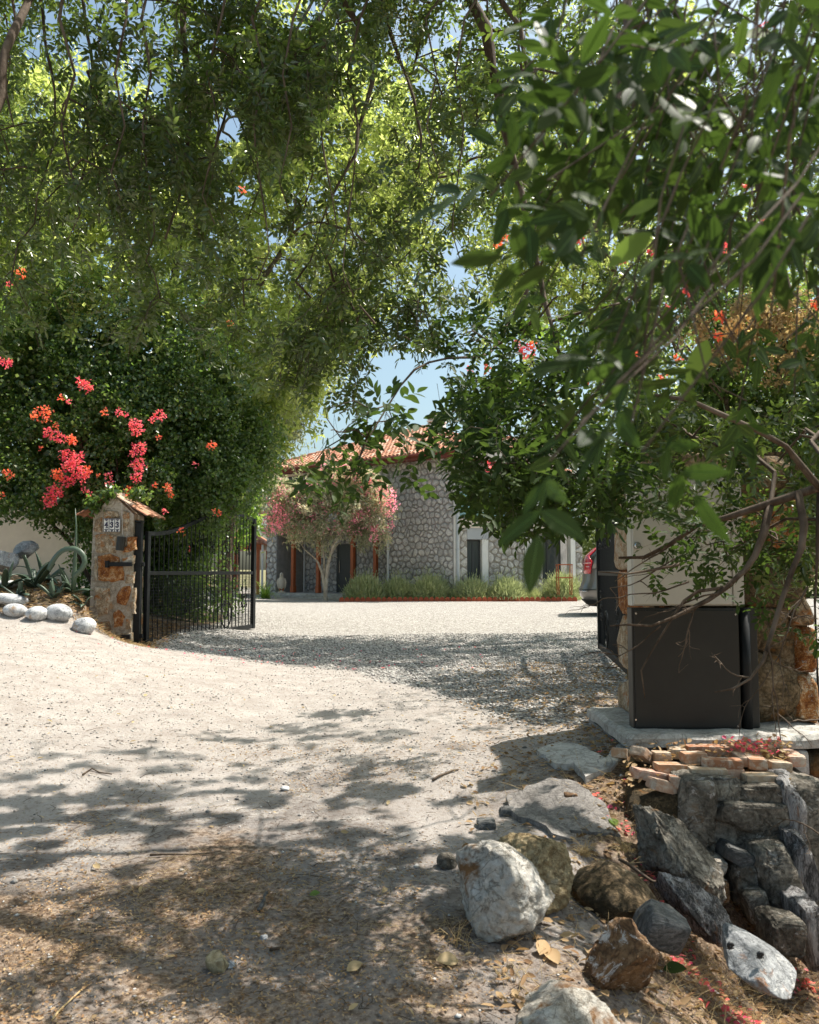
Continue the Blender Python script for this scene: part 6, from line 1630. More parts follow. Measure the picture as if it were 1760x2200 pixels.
def keep_b3(P):
    px, py = proj(P); return keep_sky(P) & ~in_poly(px, py, [(1200, 1120), (1300, 1120), (1300, 1600), (1200, 1600)])
bl = [((3.9, 8.9, 4.2), (1.3, .7, 1.3)), ((3.0, 8.8, 4.4), (.9, .6, 1.0)), ((3.6, 8.7, 5.6), (1.2, .7, 1.2)), ((4.2, 8.8, 2.9), (1.1, .7, 1.2)), ((2.3, 9.1, 4.2), (.7, .5, .6)), ((3.3, 8.9, 3.1), (.9, .5, .9))]
shell_leaves(B3, 'foliage', bl, 30000, .058, .046, M['leaf_vine'], keep_b3, 1.3, -.1, np.random.default_rng(34), 1, .4)
shell_leaves(B3, 'dry_foliage', [((3.75, 8.35, 4.05), (.62, .3, .55)), (at(1560, 700, 8.2)[:], (.5, .25, .35))], 4200, .05, .035, M['leaf_drypale'], keep_b3, 1.6, -.2, np.random.default_rng(35), 1, .3)
for (px, py, r, mt, n) in ((1130, 752, 18, 'pink', 70), (1148, 742, 10, 'orange', 30), (1112, 738, 10, 'pink', 24), (1005, 795, 8, 'pink', 14), (1048, 792, 8, 'orange', 16), (1048, 1002, 10, 'pink', 30), (1265, 815, 10, 'orange', 26), (1070, 520, 12, 'orange', 22), (1085, 515, 9, 'orange', 16), (1247, 517, 8, 'pink', 16), (1400, 235, 8, 'pink', 16), (1640, 60, 14, 'pink', 30), (1660, 50, 9, 'pink', 16),
                           (1680, 285, 14, 'pink', 40), (1690, 300, 9, 'pink', 16), (1640, 475, 11, 'orange', 34), (1645, 490, 8, 'orange', 16), (1555, 320, 8, 'orange', 16), (1620, 500, 10, 'pink', 22), (1550, 530, 11, 'pink', 30), (1560, 535, 8, 'pink', 14), (1485, 605, 14, 'pink', 50), (1482, 625, 12, 'pink', 40), (1440, 660, 10, 'pink', 22), (1545, 680, 13, 'orange', 44), (1540, 720, 10, 'orange', 30), (1455, 770, 10, 'orange', 24), (1600, 690, 16, 'bloom_dead', 40),
                           (1580, 700, 18, 'bloom_dead', 60), (1560, 715, 16, 'bloom_dead', 50), (1500, 780, 18, 'bloom_dead', 60), (1520, 775, 16, 'bloom_dead', 50), (1490, 800, 14, 'bloom_dead', 40), (1615, 720, 10, 'bloom_dead', 24), (1755, 650, 12, 'orange', 36), (1370, 760, 8, 'orange', 14), (1368, 792, 7, 'orange', 14), (1425, 810, 7, 'orange', 12), (1335, 560, 8, 'pink', 12), (1400, 540, 8, 'pink', 16), (1600, 400, 8, 'orange', 14)):
    flower_cluster(B3, px, py, 7.9 + rf.uniform(-.1, .1), r, M[mt], int(n * .9), rf)
# bright vine leaves at (1110..1180, 690..720)
shell_leaves(B3, 'sunlit_shoot', [(at(1140, 700, 8.4)[:], (.22, .2, .12)), (at(1190, 725, 8.4)[:], (.15, .2, .10))], 260, .07, .06, M['leaf_lime'], None, 1, -1, rf, 2, .2)

# --- pink oleander
OB_ = at(700, 1288, 29.6); OL = thing('oleander_tree', 'small pink flowering oleander with three pale bare stems in front of the porch', 'oleander', (OB_.x, 29.6, H(OB_.x, 29.6)))
b = Vector(OL.location)
def opx(*l): return [b + Vector((0, 0, -.1))] + [at(x, y, 29.6 + d) for x, y, d in l]
st_ = [(opx((700, 1250, 0), (708, 1200, 0), (722, 1160, 0), (742, 1130, .2)), .085, .03), (opx((694, 1240, 0), (684, 1210, .1), (672, 1195, .1), (655, 1180, .2)), .07, .025), (opx((698, 1250, .1), (696, 1200, .2), (694, 1160, .2)), .06, .025), (opx((704, 1240, .1), (712, 1190, .2), (730, 1165, .3)), .05, .02)]
ro = np.random.default_rng(61)
def bc(px, py, rx, rz, ry=.9, dy=0): v = at(px, py, 29.6 + dy); k = 29.6 / 1760; return (v[:], (rx * k, ry, rz * k))
obl = [bc(760, 1075, 90, 70), bc(640, 1110, 70, 55), bc(760, 1020, 60, 35), bc(590, 1090, 38, 60), bc(800, 1110, 50, 60), bc(700, 1120, 70, 50), bc(690, 1060, 60, 45)]
nd = blob_nodes(obl, 190, .3, ro)
def keep_ol(P):
    px, py = proj(P); return in_poly(px, py, [(552, 1040), (585, 1020), (640, 1040), (690, 1000), (740, 990), (800, 1010), (850, 1050), (865, 1100), (845, 1150), (820, 1195), (760, 1185), (735, 1205), (690, 1200), (640, 1180), (590, 1165), (560, 1140)])
grow(OL, st_, nd, 4, .5, None, M['leaf_oleander'], M['bark_pale'], droop=.1, seg=4, leaf_detail=1, tip_r=.007, simple_leaves=(11, .18, .042), rng=ro, limb_name='stem', keep=keep_ol)
k = 0
for (px, py, r, n) in ((728, 1000, 12, 50), (745, 1010, 12, 50), (760, 1022, 12, 50), (772, 1015, 9, 30), (697, 1003, 9, 30), (790, 1035, 8, 26), (600, 1055, 10, 36), (585, 1080, 10, 36), (598, 1095, 11, 44), (605, 1115, 12, 50), (578, 1120, 9, 34), (592, 1133, 9, 34), (566, 1105, 7, 20), (715, 1035, 8, 24), (820, 1045, 9, 30), (838, 1060, 10, 36), (845, 1085, 10, 36), (836, 1105, 8, 24), (783, 1055, 8, 24), (770, 1095, 8, 22), (785, 1105, 7, 18), (765, 1112, 8, 22), (805, 1135, 7, 18), (803, 1155, 7, 18), (825, 1075, 8, 20), (660, 1045, 7, 16), (735, 1060, 7, 16), (640, 1090, 7, 14), (675, 1110, 6, 12), (815, 1060, 7, 18), (840, 1130, 6, 14), (570, 1140, 6, 12)):
    c = np.array(at(px, py, 28.85)[:]); R = r * 1.4 / 1760 * 29; n = int(n * 2.0); d = rand_dirs(n, rf); P = c + d * R * rf.uniform(.3, 1, (n, 1))
    V, F = leaf_arrays(P, d, unit(rf.normal(size=d.shape)), rf.uniform(.05, .08, n), rf.uniform(.045, .07, n), 1); link('flower_cluster', np_mesh('flower_cluster', V, F), OL, M['pale_pink'])['kind'] = 'stuff'

q_ = np.array([at(rf.uniform(575, 845), rf.uniform(1010, 1150), 28.9 + rf.uniform(-.2, .4))[:] for _ in range(1100)]); q_ = q_[keep_ol(q_)]
V, F = leaf_arrays(q_, rand_dirs(len(q_), rf), rand_dirs(len(q_), rf), np.full(len(q_), .075), np.full(len(q_), .065), 1); link('petal', np_mesh('petal', V, F), OL, M['pale_pink'])['kind'] = 'stuff'

# --- agaves on the left bank
def agave(px, py, Y, n, L, label, seed, w=.085):
    v = at(px, py, Y); zb_ = H(v.x, Y); t = thing('agave', label, 'agave', (v.x, Y, zb_), 'agaves on the bank beside the numbered pillar'); rg_ = np.random.default_rng(seed)
    for i in range(n):
        an = rg_.uniform(0, 6.28); el = rg_.uniform(.35, 1.35); l = L * rg_.uniform(.6, 1.2); d = np.array([math.cos(an) * math.cos(el), math.sin(an) * math.cos(el), math.sin(el)])
        side = np.array([-math.sin(an), math.cos(an), 0]); p = np.array(t.location) + d * .02; V = []; K = 8; bend = rg_.uniform(.0, .30); cut = rg_.random() < .3
        for k in range(K + 1):
            f = k / K * (.55 if cut else 1); ww_ = w * (1 - f ** 2.2) * (.75 + .5 * math.sin(min(f * 3, 3.14))) * .5 + .002
            up_ = np.cross(side, d); V += [tuple(p + side * ww_ + up_ * ww_ * .5), tuple(p - up_ * .004), tuple(p - side * ww_ + up_ * ww_ * .5)]
            V += [tuple(p + side * ww_ * .9 + up_ * ww_ * .35 - up_ * .012), tuple(p - side * ww_ * .9 + up_ * ww_ * .35 - up_ * .012)]
            p = p + d * l / K; d = unit((d + np.array([0, 0, -bend * (.4 + f)]))[None])[0]
        F = []
        for k in range(K):
            a = k * 5; b_ = a + 5; F += [(a, a + 1, b_ + 1, b_), (a + 1, a + 2, b_ + 2, b_ + 1), (a + 2, a + 4, b_ + 4, b_ + 2), (a + 4, a + 3, b_ + 3, b_ + 4), (a + 3, a, b_, b_ + 3)]
        F.append((K * 5, K * 5 + 1, K * 5 + 2, K * 5 + 4, K * 5 + 3))
        link('leaf', py_mesh('leaf', V, F, True), t, M['leaf_agave'])
    return t
agave(152, 1265, 11.75, 9, .46, 'agave with a great arching grey leaf next to the numbered pillar', 1)
agave(75, 1245, 11.9, 11, .48, 'agave with cut back leaves above the two middle white stones', 2)
agave(10, 1240, 11.8, 9, .50, 'agave at the edge of the picture with long slanting leaves', 3)
agave(115, 1280, 11.5, 8, .24, 'small agave rosette just above the largest white stone', 4, .06)
agave(45, 1278, 11.5, 8, .26, 'small agave rosette over the brown marked white stone', 5, .06)
agave(180, 1275, 11.6, 7, .28, 'small agave tucked against the foot of the numbered pillar', 6, .06)
agave(100, 1215, 12.3, 8, .42, 'agave at the back of the bank under the bougainvillea stems', 7)
ag8 = thing('agave_leaf', 'single long fallen agave leaf bent in a hoop beside the numbered pillar', 'leaf', at(105, 1225, 11.6))
pp = [at(*q) for q in ((104, 1225, 11.65), (112, 1208, 11.6), (125, 1190, 11.55), (140, 1180, 11.5), (155, 1178, 11.5), (170, 1184, 11.5), (180, 1196, 11.5), (182, 1208, 11.5), (176, 1222, 11.5), (166, 1232, 11.5), (158, 1240, 11.5))]
rp = resample(pp, .05); V = []
for i, p in enumerate(rp):
    t_ = (rp[min(i + 1, len(rp) - 1)] - rp[max(i - 1, 0)]).normalized(); w_s = .055 * (1 - .5 * i / len(rp)); s_ = Vector((-t_.z, .55, t_.x)).normalized()
    V += [p + s_ * w_s, p - s_ * w_s, p - s_ * w_s + Vector((0, .014, 0)), p + s_ * w_s + Vector((0, .014, 0))]
F = [(i * 4 + a, i * 4 + (a + 1) % 4, i * 4 + 4 + (a + 1) % 4, i * 4 + 4 + a) for i in range(len(rp) - 1) for a in range(4)]
link('blade', py_mesh('blade', V, F, True), ag8, M['leaf_agave'])
sp_ = thing('agave_stalk', 'tall pale green agave stalk rising beside the numbered pillar', 'agave stalk', at(158, 1270, 11.7))
MB().tube([at(158, 1268, 11.7), at(160, 1230, 11.7), at(163, 1180, 11.7), at(164, 1130, 11.7), at(162, 1092, 11.7)], [.035, .032, .018, .012, .005], 8).build('stalk', M['leaf_agave'], sp_, smooth=True)

# ================================================================== ROCKS
def prock(label, px0, px1, py0, py1, Y, dep, mat, seed, rot=(0, 0, 0), name='rock', cat='rock', sink=0, wh=None, **k):
    if wh:
        c = at((px0 + px1) / 2, (py0 + py1) / 2, Y); return rock(name, label, cat, c, (wh[0] / 1760 * Y, dep, wh[1] / 1760 * Y), M[mat], seed, rot, **k)
    a = at(px0, (py0 + py1) / 2, Y); b = at(px1, (py0 + py1) / 2, Y); c = at((px0 + px1) / 2, (py0 + py1) / 2, Y); h = (at(0, py0, Y) - at(0, py1, Y)).length
    return rock(name, label, cat, (c.x, Y, c.z - sink), ((b - a).length, dep, h), M[mat] if isinstance(mat, str) else mat, seed, rot, **k)
def grock(label, px, py, wpx, hgt, mat, seed, name='stone', cat='stone', group=None, rot=(0, 0, 0), dy=1.0, **k):
    """stone resting on the ground: pixel of its foot"""
    Y = 4.0
    for _ in range(12):
        v = at(px, py, Y); z = H(v.x, Y); k_ = (EYE - z) / max(.05, (EYE - v.z)); Y *= k_
    v = at(px, py, Y); w = wpx / 1760 * Y
    return rock(name, label, cat, (v.x, Y + w * dy * .4, H(v.x, Y + w * dy * .4) + hgt * .32), (w, w * dy, hgt), M[mat], seed, rot, group=group, **k)
prock('big angular white and rust streaked boulder leaning on the yellow one', 962, 1218, 1808, 2056, 3.72, .44, 'rock_white', 12, (.15, .28, .3), 'boulder', 'boulder', sub=6, cuts=20, depth=(.42, .80), rough=.05, fine=.035)
prock('rounded yellowish boulder behind the white and rust one', 1062, 1240, 1792, 1945, 4.02, .42, 'rock_yellow', 23, (.1, .35, -.2), 'boulder', 'boulder', sub=6, cuts=10, depth=(.55, .9), rough=.07, fine=.045)
prock('pointed brown boulder flecked with white', 1235, 1408, 1960, 2170, 3.42, .34, 'rock_brown', 31, (0, .12, .5), 'boulder', 'boulder', sub=6, cuts=14, depth=(.36, .8), rough=.06, fine=.04)
prock('smooth white veined boulder cut off by the bottom of the picture', 1078, 1340, 2128, 2330, 3.02, .40, 'rock_white', 44, (0, .15, .1), 'boulder', 'boulder', sub=6, cuts=6, depth=(.7, .95), rough=.05, fine=.035)
prock('flat blue grey slab of rock with two dark snails on it', 1530, 1712, 2010, 2110, 3.62, .40, 'rock_blue', 52, (.25, .40, .1), 'flat_rock', 'rock', wh=(195, 62), sub=5, cuts=6, depth=(.6, .92), rough=.03, fine=.012)
prock('dark slate block lying on the slope', 1372, 1468, 1952, 2028, 3.78, .16, 'rock_slate', 61, (.3, .35, .2), 'slate', 'rock', sub=4, block=True, cuts=5, rough=.02, fine=.02)
prock('long slanting grey rock slab beside the crumbling wall', 1345, 1530, 1705, 1935, 4.7, .42, 'rock_grey', 71, (-.1, -.56, .1), 'rock_slab', 'rock', wh=(140, 290), sub=6, cuts=13, depth=(.4, .8), rough=.09, fine=.055)
prock('lower pale streaked rock slab on the slope below the long grey one', 1420, 1552, 1868, 2020, 4.3, .34, 'rock_streak', 83, (-.1, -.66, .1), 'rock_slab', 'rock', wh=(100, 200), sub=6, cuts=12, depth=(.4, .8), rough=.08, fine=.055)
prock('soil crusted rock half buried between the boulders and the slab', 1225, 1420, 1868, 1990, 4.12, .5, 'brown_stone', 86, (.2, .45, .2), 'rock', 'rock', sub=4, cuts=4, depth=(.7, .95), rough=.06, fine=.03)
grock('small round grey cobble against the big white boulder', 962, 1868, 44, .085, 'rock_grey', 3, 'cobble', 'stone', rough=.03)
grock('squared dark stone lying beyond the big white boulder', 1045, 1782, 40, .05, 'rock_slate', 4, 'cobble', 'stone', block=True)
grock('small flat dark stone above the yellow boulder', 1096, 1752, 38, .045, 'rock_slate', 6, 'cobble', 'stone', block=True)
grock('small squared stone on the concrete patch by the drive', 1228, 1716, 28, .07, 'rock_brown', 8, 'cobble', 'stone', block=True)
grock('grey pebble stone next to the yellow boulder top', 1045, 1838, 34, .07, 'rock_grey', 9, 'cobble', 'stone', rough=.03)
grock('buff flake of stone with a white egg shaped pebble beside it', 463, 2095, 42, .09, 'rock_yellow', 14, 'stone_flake', 'stone', rot=(0, -.7, .2), cuts=8)
grock('white egg shaped pebble in the litter', 495, 2082, 22, .03, 'river_stone', 15, 'pebble', 'pebble')
grock('white pebble lying in a patch of sun', 565, 2020, 18, .02, 'river_stone', 16, 'pebble', 'pebble')
grock('pale stone chip in dappled sand', 612, 1700, 22, .03, 'river_stone', 17, 'pebble', 'pebble')
# concrete edge patch of the drive
def on_ground(px, py):
    Y = 5.0
    for _ in range(15):
        v = at(px, py, Y); z = H(v.x, Y); Y *= (EYE - z) / max(.05, EYE - v.z)
    return at(px, py, Y)
def ground_patch(name, label, cat, outline, th, mat, seed, lift=.03):
    """thin broken slab following the ground"""
    pts = [on_ground(*p) for p in outline]; r = random.Random(seed); ring = []
    for i in range(len(pts)):
        a, b = pts[i], pts[(i + 1) % len(pts)]; n_ = max(1, int((b - a).length / .05))
        for k in range(n_): p = a.lerp(b, k / n_); ring.append((p.x + r.uniform(-.014, .014), p.y + r.uniform(-.02, .02)))
    bm = bmesh.new(); vs = [bm.verts.new((x, y, 0)) for x, y in ring]; bm.faces.new(vs)
    bmesh.ops.triangulate(bm, faces=bm.faces[:]); 
    for _ in range(2):
        bmesh.ops.subdivide_edges(bm, edges=[e for e in bm.edges if e.calc_length() > .07], cuts=1); bmesh.ops.triangulate(bm, faces=bm.faces[:])
    ret = bmesh.ops.extrude_face_region(bm, geom=bm.faces[:]); top = [g for g in ret['geom'] if isinstance(g, bmesh.types.BMVert)]; ts = set(top)
    hb = {}
    for v in bm.verts:
        h = float(hbase(np.array([v.co.x]), np.array([v.co.y]))[0]) + fbm(np.array([[v.co.x * 3, v.co.y * 3, 0]]), 3, 4)[0] * .012
        v.co.z = h + (lift if v in ts else lift - th)
    bmesh.ops.recalc_face_normals(bm, faces=bm.faces[:])
    me = bpy.data.meshes.new(name); bm.to_mesh(me); bm.free(); o = link(name, me, None, mat); return tag(o, label, cat)
ground_patch('concrete_patch', 'pale broken concrete patch at the edge of the drive beside the old bricks', 'concrete patch', [(1150, 1620), (1200, 1605), (1262, 1618), (1300, 1655), (1345, 1688), (1342, 1715), (1310, 1722), (1260, 1712), (1232, 1690), (1190, 1660)], .10, M['concrete'], 2, .03)
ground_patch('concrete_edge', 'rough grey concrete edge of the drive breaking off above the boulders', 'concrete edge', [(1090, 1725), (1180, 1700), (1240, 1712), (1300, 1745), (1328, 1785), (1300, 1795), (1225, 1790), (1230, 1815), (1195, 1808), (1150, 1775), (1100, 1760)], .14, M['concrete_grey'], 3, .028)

# --- white river stones edging the bank
RS = [(18, 1302, 86, 'pale long stone lying behind the brown marked one at the end of the row', .17), (33, 1319, 50, 'white stone with a brown underside, first small one of the row', .19), (79, 1320, 46, 'rounded white grey stone between the brown marked one and the largest', .21), (126, 1325, 55, 'largest smooth white stone of the row', .25), (182, 1337, 50, 'white stone with tan patches touching the pillar foot', .25), (12, 1272, 55, 'flat pale stone lying higher on the bank among the agaves', .12)]
for i, (px, py, w, lb, hh) in enumerate(RS): 
    v = at(px, py, 11.3); wz = w / 1760 * 11.3
    Y = 11.0 + .1 * (i % 2) + (.35 if i == 0 else .8 if i == 5 else 0); c = at(px, py, Y); hh *= 1.0; c.z = H(c.x, Y) + hh * .30
    rock('river_stone', lb, 'stone', (c.x, Y, c.z), (w / 1760 * Y * 1.02, .26, hh), M['river_stone'], 90 + i, (0, random.uniform(-.12, .12), 0), group='white stones edging the bank', sub=4, cuts=3, depth=(.82, .96), rough=.035, fine=.006)
rock('rock', 'grey boulder on the bank under the slanting agave leaves', 'rock', at(10, 1205, 12.6), (.42, .4, .36), M['rock_blue'], 97, (0, .3, 0))
rock('rock', 'second grey boulder on the bank beside the bougainvillea stems', 'rock', at(58, 1182, 13.0), (.45, .4, .30), M['rock_blue'], 98, (0, -.2, 0))

# ================================================================== CRUMBLING RETAINING WALL
RW = thing('retaining_wall', 'crumbling dry stone retaining wall dropping into the ditch below the bricks', 'wall', (2.1, 5.1, -.5))
rock('core', None, None, at(1597, 1850, 5.45) + Vector((0, .0, 0)), (.88, .95, 1.18), M['rock_grey'], 444, (0, .0, 0), parent=RW, block=True, sub=6, cuts=3, rough=.03, fine=.03, depth=(.85, .98))
def wst(px0, px1, py0, py1, Y, dep, mat, seed, rot=(0, 0, 0), **k):
    a = at(px0, (py0 + py1) / 2, Y); b = at(px1, (py0 + py1) / 2, Y); c = at((px0 + px1) / 2, (py0 + py1) / 2, Y); h = (at(0, py0, Y) - at(0, py1, Y)).length
    k.setdefault('block', True); k.setdefault('cuts', 6); k.setdefault('rough', .07); k.setdefault('fine', .05)
    rock('stone', None, None, (c.x, Y + dep * .3, c.z), ((b - a).length * 1.1, dep, h * 1.08), M[mat], seed, rot, parent=RW, sub=5, **k)
for i, (a, b, c, d, Y, dep, mt, rot) in enumerate([
        (1460, 1530, 1680, 1835, 5.0, .3, 'rock_grey', (0, .08, 0)), (1472, 1600, 1672, 1722, 5.05, .4, 'rock_grey', (0, .03, 0)), (1590, 1690, 1684, 1730, 5.05, .35, 'rock_grey', (0, -.03, 0)),
        (1535, 1690, 1722, 1790, 5.0, .35, 'rock_grey', (0, .05, .1)), (1548, 1655, 1765, 1838, 5.0, .3, 'rock_grey', (0, -.08, 0)), (1640, 1700, 1785, 1850, 4.98, .3, 'rock_grey', (0, 0, 0)),
        (1640, 1728, 1828, 1982, 4.75, .35, 'rock_grey', (0, -.06, .1)), (1578, 1648, 1855, 1938, 4.85, .3, 'rock_grey', (0, .05, 0)), (1558, 1616, 1826, 1862, 4.85, .2, 'rock_slate', (0, .4, 0)),
        (1606, 1648, 1918, 1978, 4.7, .2, 'rock_grey', (0, -.2, 0)), (1512, 1556, 1846, 1894, 4.85, .22, 'rock_white', (0, .1, 0)), (1524, 1562, 1892, 1934, 4.8, .2, 'rock_brown', (0, 0, 0)),
        (1688, 1742, 1670, 1800, 5.05, .55, 'rock_streak', (0, -.14, -.15)), (1700, 1752, 1790, 1950, 4.85, .5, 'rock_streak', (0, -.14, -.1)), (1720, 1762, 1940, 2075, 4.5, .35, 'rock_streak', (0, -.16, 0)),
        (1728, 1775, 1700, 1850, 5.4, .5, 'rock_streak', (0, -.1, 0)), (1745, 1790, 1840, 2000, 5.1, .4, 'rock_streak', (0, -.1, 0)), (1655, 1720, 1975, 2050, 4.4, .3, 'rock_grey', (0, .1, 0)), (1480, 1545, 1828, 1880, 4.95, .25, 'rock_grey', (0, .4, 0)), (1500, 1560, 1740, 1800, 5.2, .25, 'rock_brown', (0, 0, 0))]):
    wst(a, b, c, d, Y, dep, mt, 300 + i, rot)
# stone stump beside the pile
ss = thing('stone_stump', 'rough pale stone upright beside the plinth at the picture edge', 'stone', (2.85, 5.8, .2))
big_stone(ss, 2.78, 2.98, -.1, .48, 5.7, 6.0, M['rock_streak'], 401)
pt = thing('terracotta_pot', 'terracotta pot partly hidden behind the end of the retaining wall', 'pot', at(1755, 1730, 5.6))
bq = Vector(at(1762, 1745, 5.6)); m = MB(); m.tube([bq + Vector((0, 0, -.12)), bq + Vector((0, 0, .02)), bq + Vector((0, 0, .10)), bq + Vector((0, 0, .101)), bq + Vector((0, 0, .14))], [.09, .12, .135, .15, .15], 20, True); m.build('pot_body', M['terracotta_pot'], pt)

# ================================================================== OLD BRICKS
def brick_mesh(seed, L=.225, D=.105, Hh=.062):
    rg_ = np.random.default_rng(seed); bm = bmesh.new(); bmesh.ops.create_cube(bm, size=1)
    bmesh.ops.subdivide_edges(bm, edges=bm.edges[:], cuts=4, use_grid_fill=True)
    V = np.array([v.co[:] for v in bm.verts]) * 2
    cn_ = (np.abs(V) > .97).sum(1); V = V * np.where(cn_ == 3, .93, np.where(cn_ == 2, .965, 1))[:, None]
    V = V * np.array([L / 2, D / 2, Hh / 2]); V = V + fbm(V * 22 + seed * 3.1, 3, seed)[:, None] * unit(V) * .0065
    for v, c in zip(bm.verts, V): v.co = c
    # one broken corner
    for f in bm.faces: f.smooth = False
    me = bpy.data.meshes.new('brick'); bm.to_mesh(me); bm.free(); me.materials.append(M['old_brick']); return me
BM = [brick_mesh(i, .225 + .02 * (i % 3 - 1), .105, .060 + .006 * (i % 2)) for i in range(6)] + [brick_mesh(9, .13), brick_mesh(10, .15)]
BR = [  # px centre, py centre, Y, yaw, pitch(roll), mesh, label
    (1632, 1673, 5.12, .03, 0, 0, 'long brown brick at the front edge of the pile, lying alone below the others'),
    (1520, 1661, 5.16, -.02, 0, 1, 'dark edged brick on the wall head under the tilted long one'),
    (1571, 1661, 5.2, .1, 0, 6, 'orange half brick wedged in the lowest course of the pile'),
    (1550, 1640, 5.22, -.08, .03, 2, 'long brick with a bright worn front resting on the lowest course'),
    (1490, 1627, 5.3, .05, 0, 7, 'pale half brick at the left end of the upper course'),
    (1622, 1636, 5.28, 1.4, 0, 3, 'brick laid end-on toward the viewer, above the long front brick'),
    (1596, 1630, 5.36, 1.5, 0, 4, 'brick laid end-on and half hidden beside the other end-on brick'),
    (1456, 1678, 5.12, 1.35, .12, 5, 'pinkish brick tipping off the pile toward the boulders'),
    (1440, 1650, 5.26, .1, .05, 0, 'broad sunlit brick lying flat behind the tipping pinkish one'),
    (1420, 1625, 5.42, 1.5, .1, 7, 'sunlit half brick beside the loose upright orange one'),
    (1455, 1617, 5.5, 1.45, .03, 6, 'mortar crusted half brick in the back row'),
    (1380, 1622, 5.42, .8, .55, 7, 'loose orange brick standing tilted near the plinth corner'),
    (1335, 1618, 5.45, 1.1, .25, 6, 'small brown brick bit lying farthest out on the drive edge'),
    (1510, 1612, 5.5, .02, 0, 1, 'brick in the back row under fallen petals, middle of three'),
    (1570, 1612, 5.52, -.03, 0, 2, 'back row brick directly below the pink petals'),
    (1630, 1614, 5.5, .04, 0, 3, 'back row brick nearest the dead leaves at the far corner'),
    (1670, 1645, 5.3, .2, .1, 7, 'mossy half brick next to the yellow green leaf'),
    (1700, 1628, 5.45, 1.5, 0, 5, 'dark brick at the outer corner against the stone stump'),
    (1395, 1665, 5.2, .3, .2, 4, 'pale flat brick sliding down the slope toward the grey slab'),
    (1430, 1690, 5.05, .35, .3, 1, 'lowest sliding brick lying against the long grey slab')]
for (px, py, Y, yaw, roll, mi, lb) in BR:
    p = at(px, py, Y); o = bpy.data.objects.new('brick', BM[mi]); COL.objects.link(o); o.location = p; o.rotation_euler = (random.uniform(-.03, .03), roll, yaw)
    tag(o, lb, 'brick', 'old bricks piled on the retaining wall')
# earth bed that carries the bricks
V = []; nx_, ny_ = 40, 24
for j in range(ny_ + 1):
    for i in range(nx_ + 1):
        fx, fy = i / nx_, j / ny_; px = 1325 + 380 * fx; Y = 4.98 + .62 * fy
        py = np.interp(fy, [0, .35, .7, 1], [1712, 1672, 1640, 1622]) + (18 * (1 - fy) * max(0, .35 - fx) / .35)
        v = at(px, py, Y); edge = min(fx, 1 - fx, fy * 2.5) ; v.z += fbm(np.array([v[:]]) * 9, 3, 3)[0] * .014 - max(0, .08 - edge) * 2.5
        V.append(v)
F = [(j * (nx_ + 1) + i, j * (nx_ + 1) + i + 1, (j + 1) * (nx_ + 1) + i + 1, (j + 1) * (nx_ + 1) + i) for j in range(ny_) for i in range(nx_)]
o = link('earth_bed', py_mesh('earth_bed', V, F, True), RW, M['brown_stone'])
# ================================================================== LOOSE THINGS ON THE GROUND
rs = np.random.default_rng(404)
def scatter(n, x0, x1, y0, y1, dens, power=1.0):
    X = rs.uniform(x0, x1, n * 3); u = rs.uniform(0, 1, n * 3) ** power; Y = y0 + (y1 - y0) * u
    vis = np.abs(X) < Y * .52 + .4
    p = dens(X, Y); k = vis & (rs.uniform(0, 1, len(X)) < p); return X[k][:n], Y[k][:n]
def pebble_mesh(X, Y, r, name, mat, zoff=0.3, label=None, squash=.6):
    n = len(X); Z = height(X, Y); C = np.stack([X, Y, Z + r * squash * zoff], 1)
    t = (1 + 5 ** .5) / 2
    base = unit(np.array([(1, 0, 0), (.3, .95, 0), (-.8, .6, 0), (-.8, -.6, 0), (.3, -.95, 0), (.1, 0, 1), (0, .1, -1)], float))
    V = C[:, None] + base[None] * r[:, None, None] * rs.uniform(.65, 1.3, (n, 7, 1)) * np.array([1, 1, squash]); a = rs.uniform(0, 6.28, n)
    d = V - C[:, None]; ca_, sa_ = np.cos(a)[:, None], np.sin(a)[:, None]; V = C[:, None] + np.stack([d[..., 0] * ca_ - d[..., 1] * sa_, d[..., 0] * sa_ + d[..., 1] * ca_, d[..., 2]], 2)
    b = np.arange(n)[:, None] * 7; F = np.concatenate([b + f for f in [(i, (i + 1) % 5, 5) for i in range(5)] + [((i + 1) % 5, i, 6) for i in range(5)]])
    o = link(name, np_mesh(name, V.reshape(-1, 3), F), None, mat); tag(o, kind='stuff'); return o
# courtyard gravel, nearest part as real stones
gd = lambda X, Y: gravelness(X, Y) * (1 - soilness(X, Y))
X, Y = scatter(30000, -4.5, 4.5, 6.4, 15, gd, 1.3)
pebble_mesh(X, Y, rs.uniform(.008, .021, len(X)), 'gravel', M['pebble'], .35)
X, Y = scatter(5200, -4, 2.4, 2.3, 8.5, lambda X, Y: .5 * np.clip(fbm2(X * 1.3, Y * 1.3, 3, 44) + .6, 0, 1), 1.4)
pebble_mesh(X, Y, rs.uniform(.003, .0095, len(X)) * (1 + (rs.random(len(X)) < .03) * 1.2), 'pebbles', M['pebble'], .4)
X, Y = scatter(5500, -6, 1.2, 5.5, 12, lambda X, Y: (.25 + .5 * np.clip(fbm2(X, Y, 3, 47) + .3, 0, 1)) * (1 - gravelness(X, Y)), 1.0)
pebble_mesh(X, Y, rs.uniform(.004, .011, len(X)), 'pebbles', M['pebble'], .4)
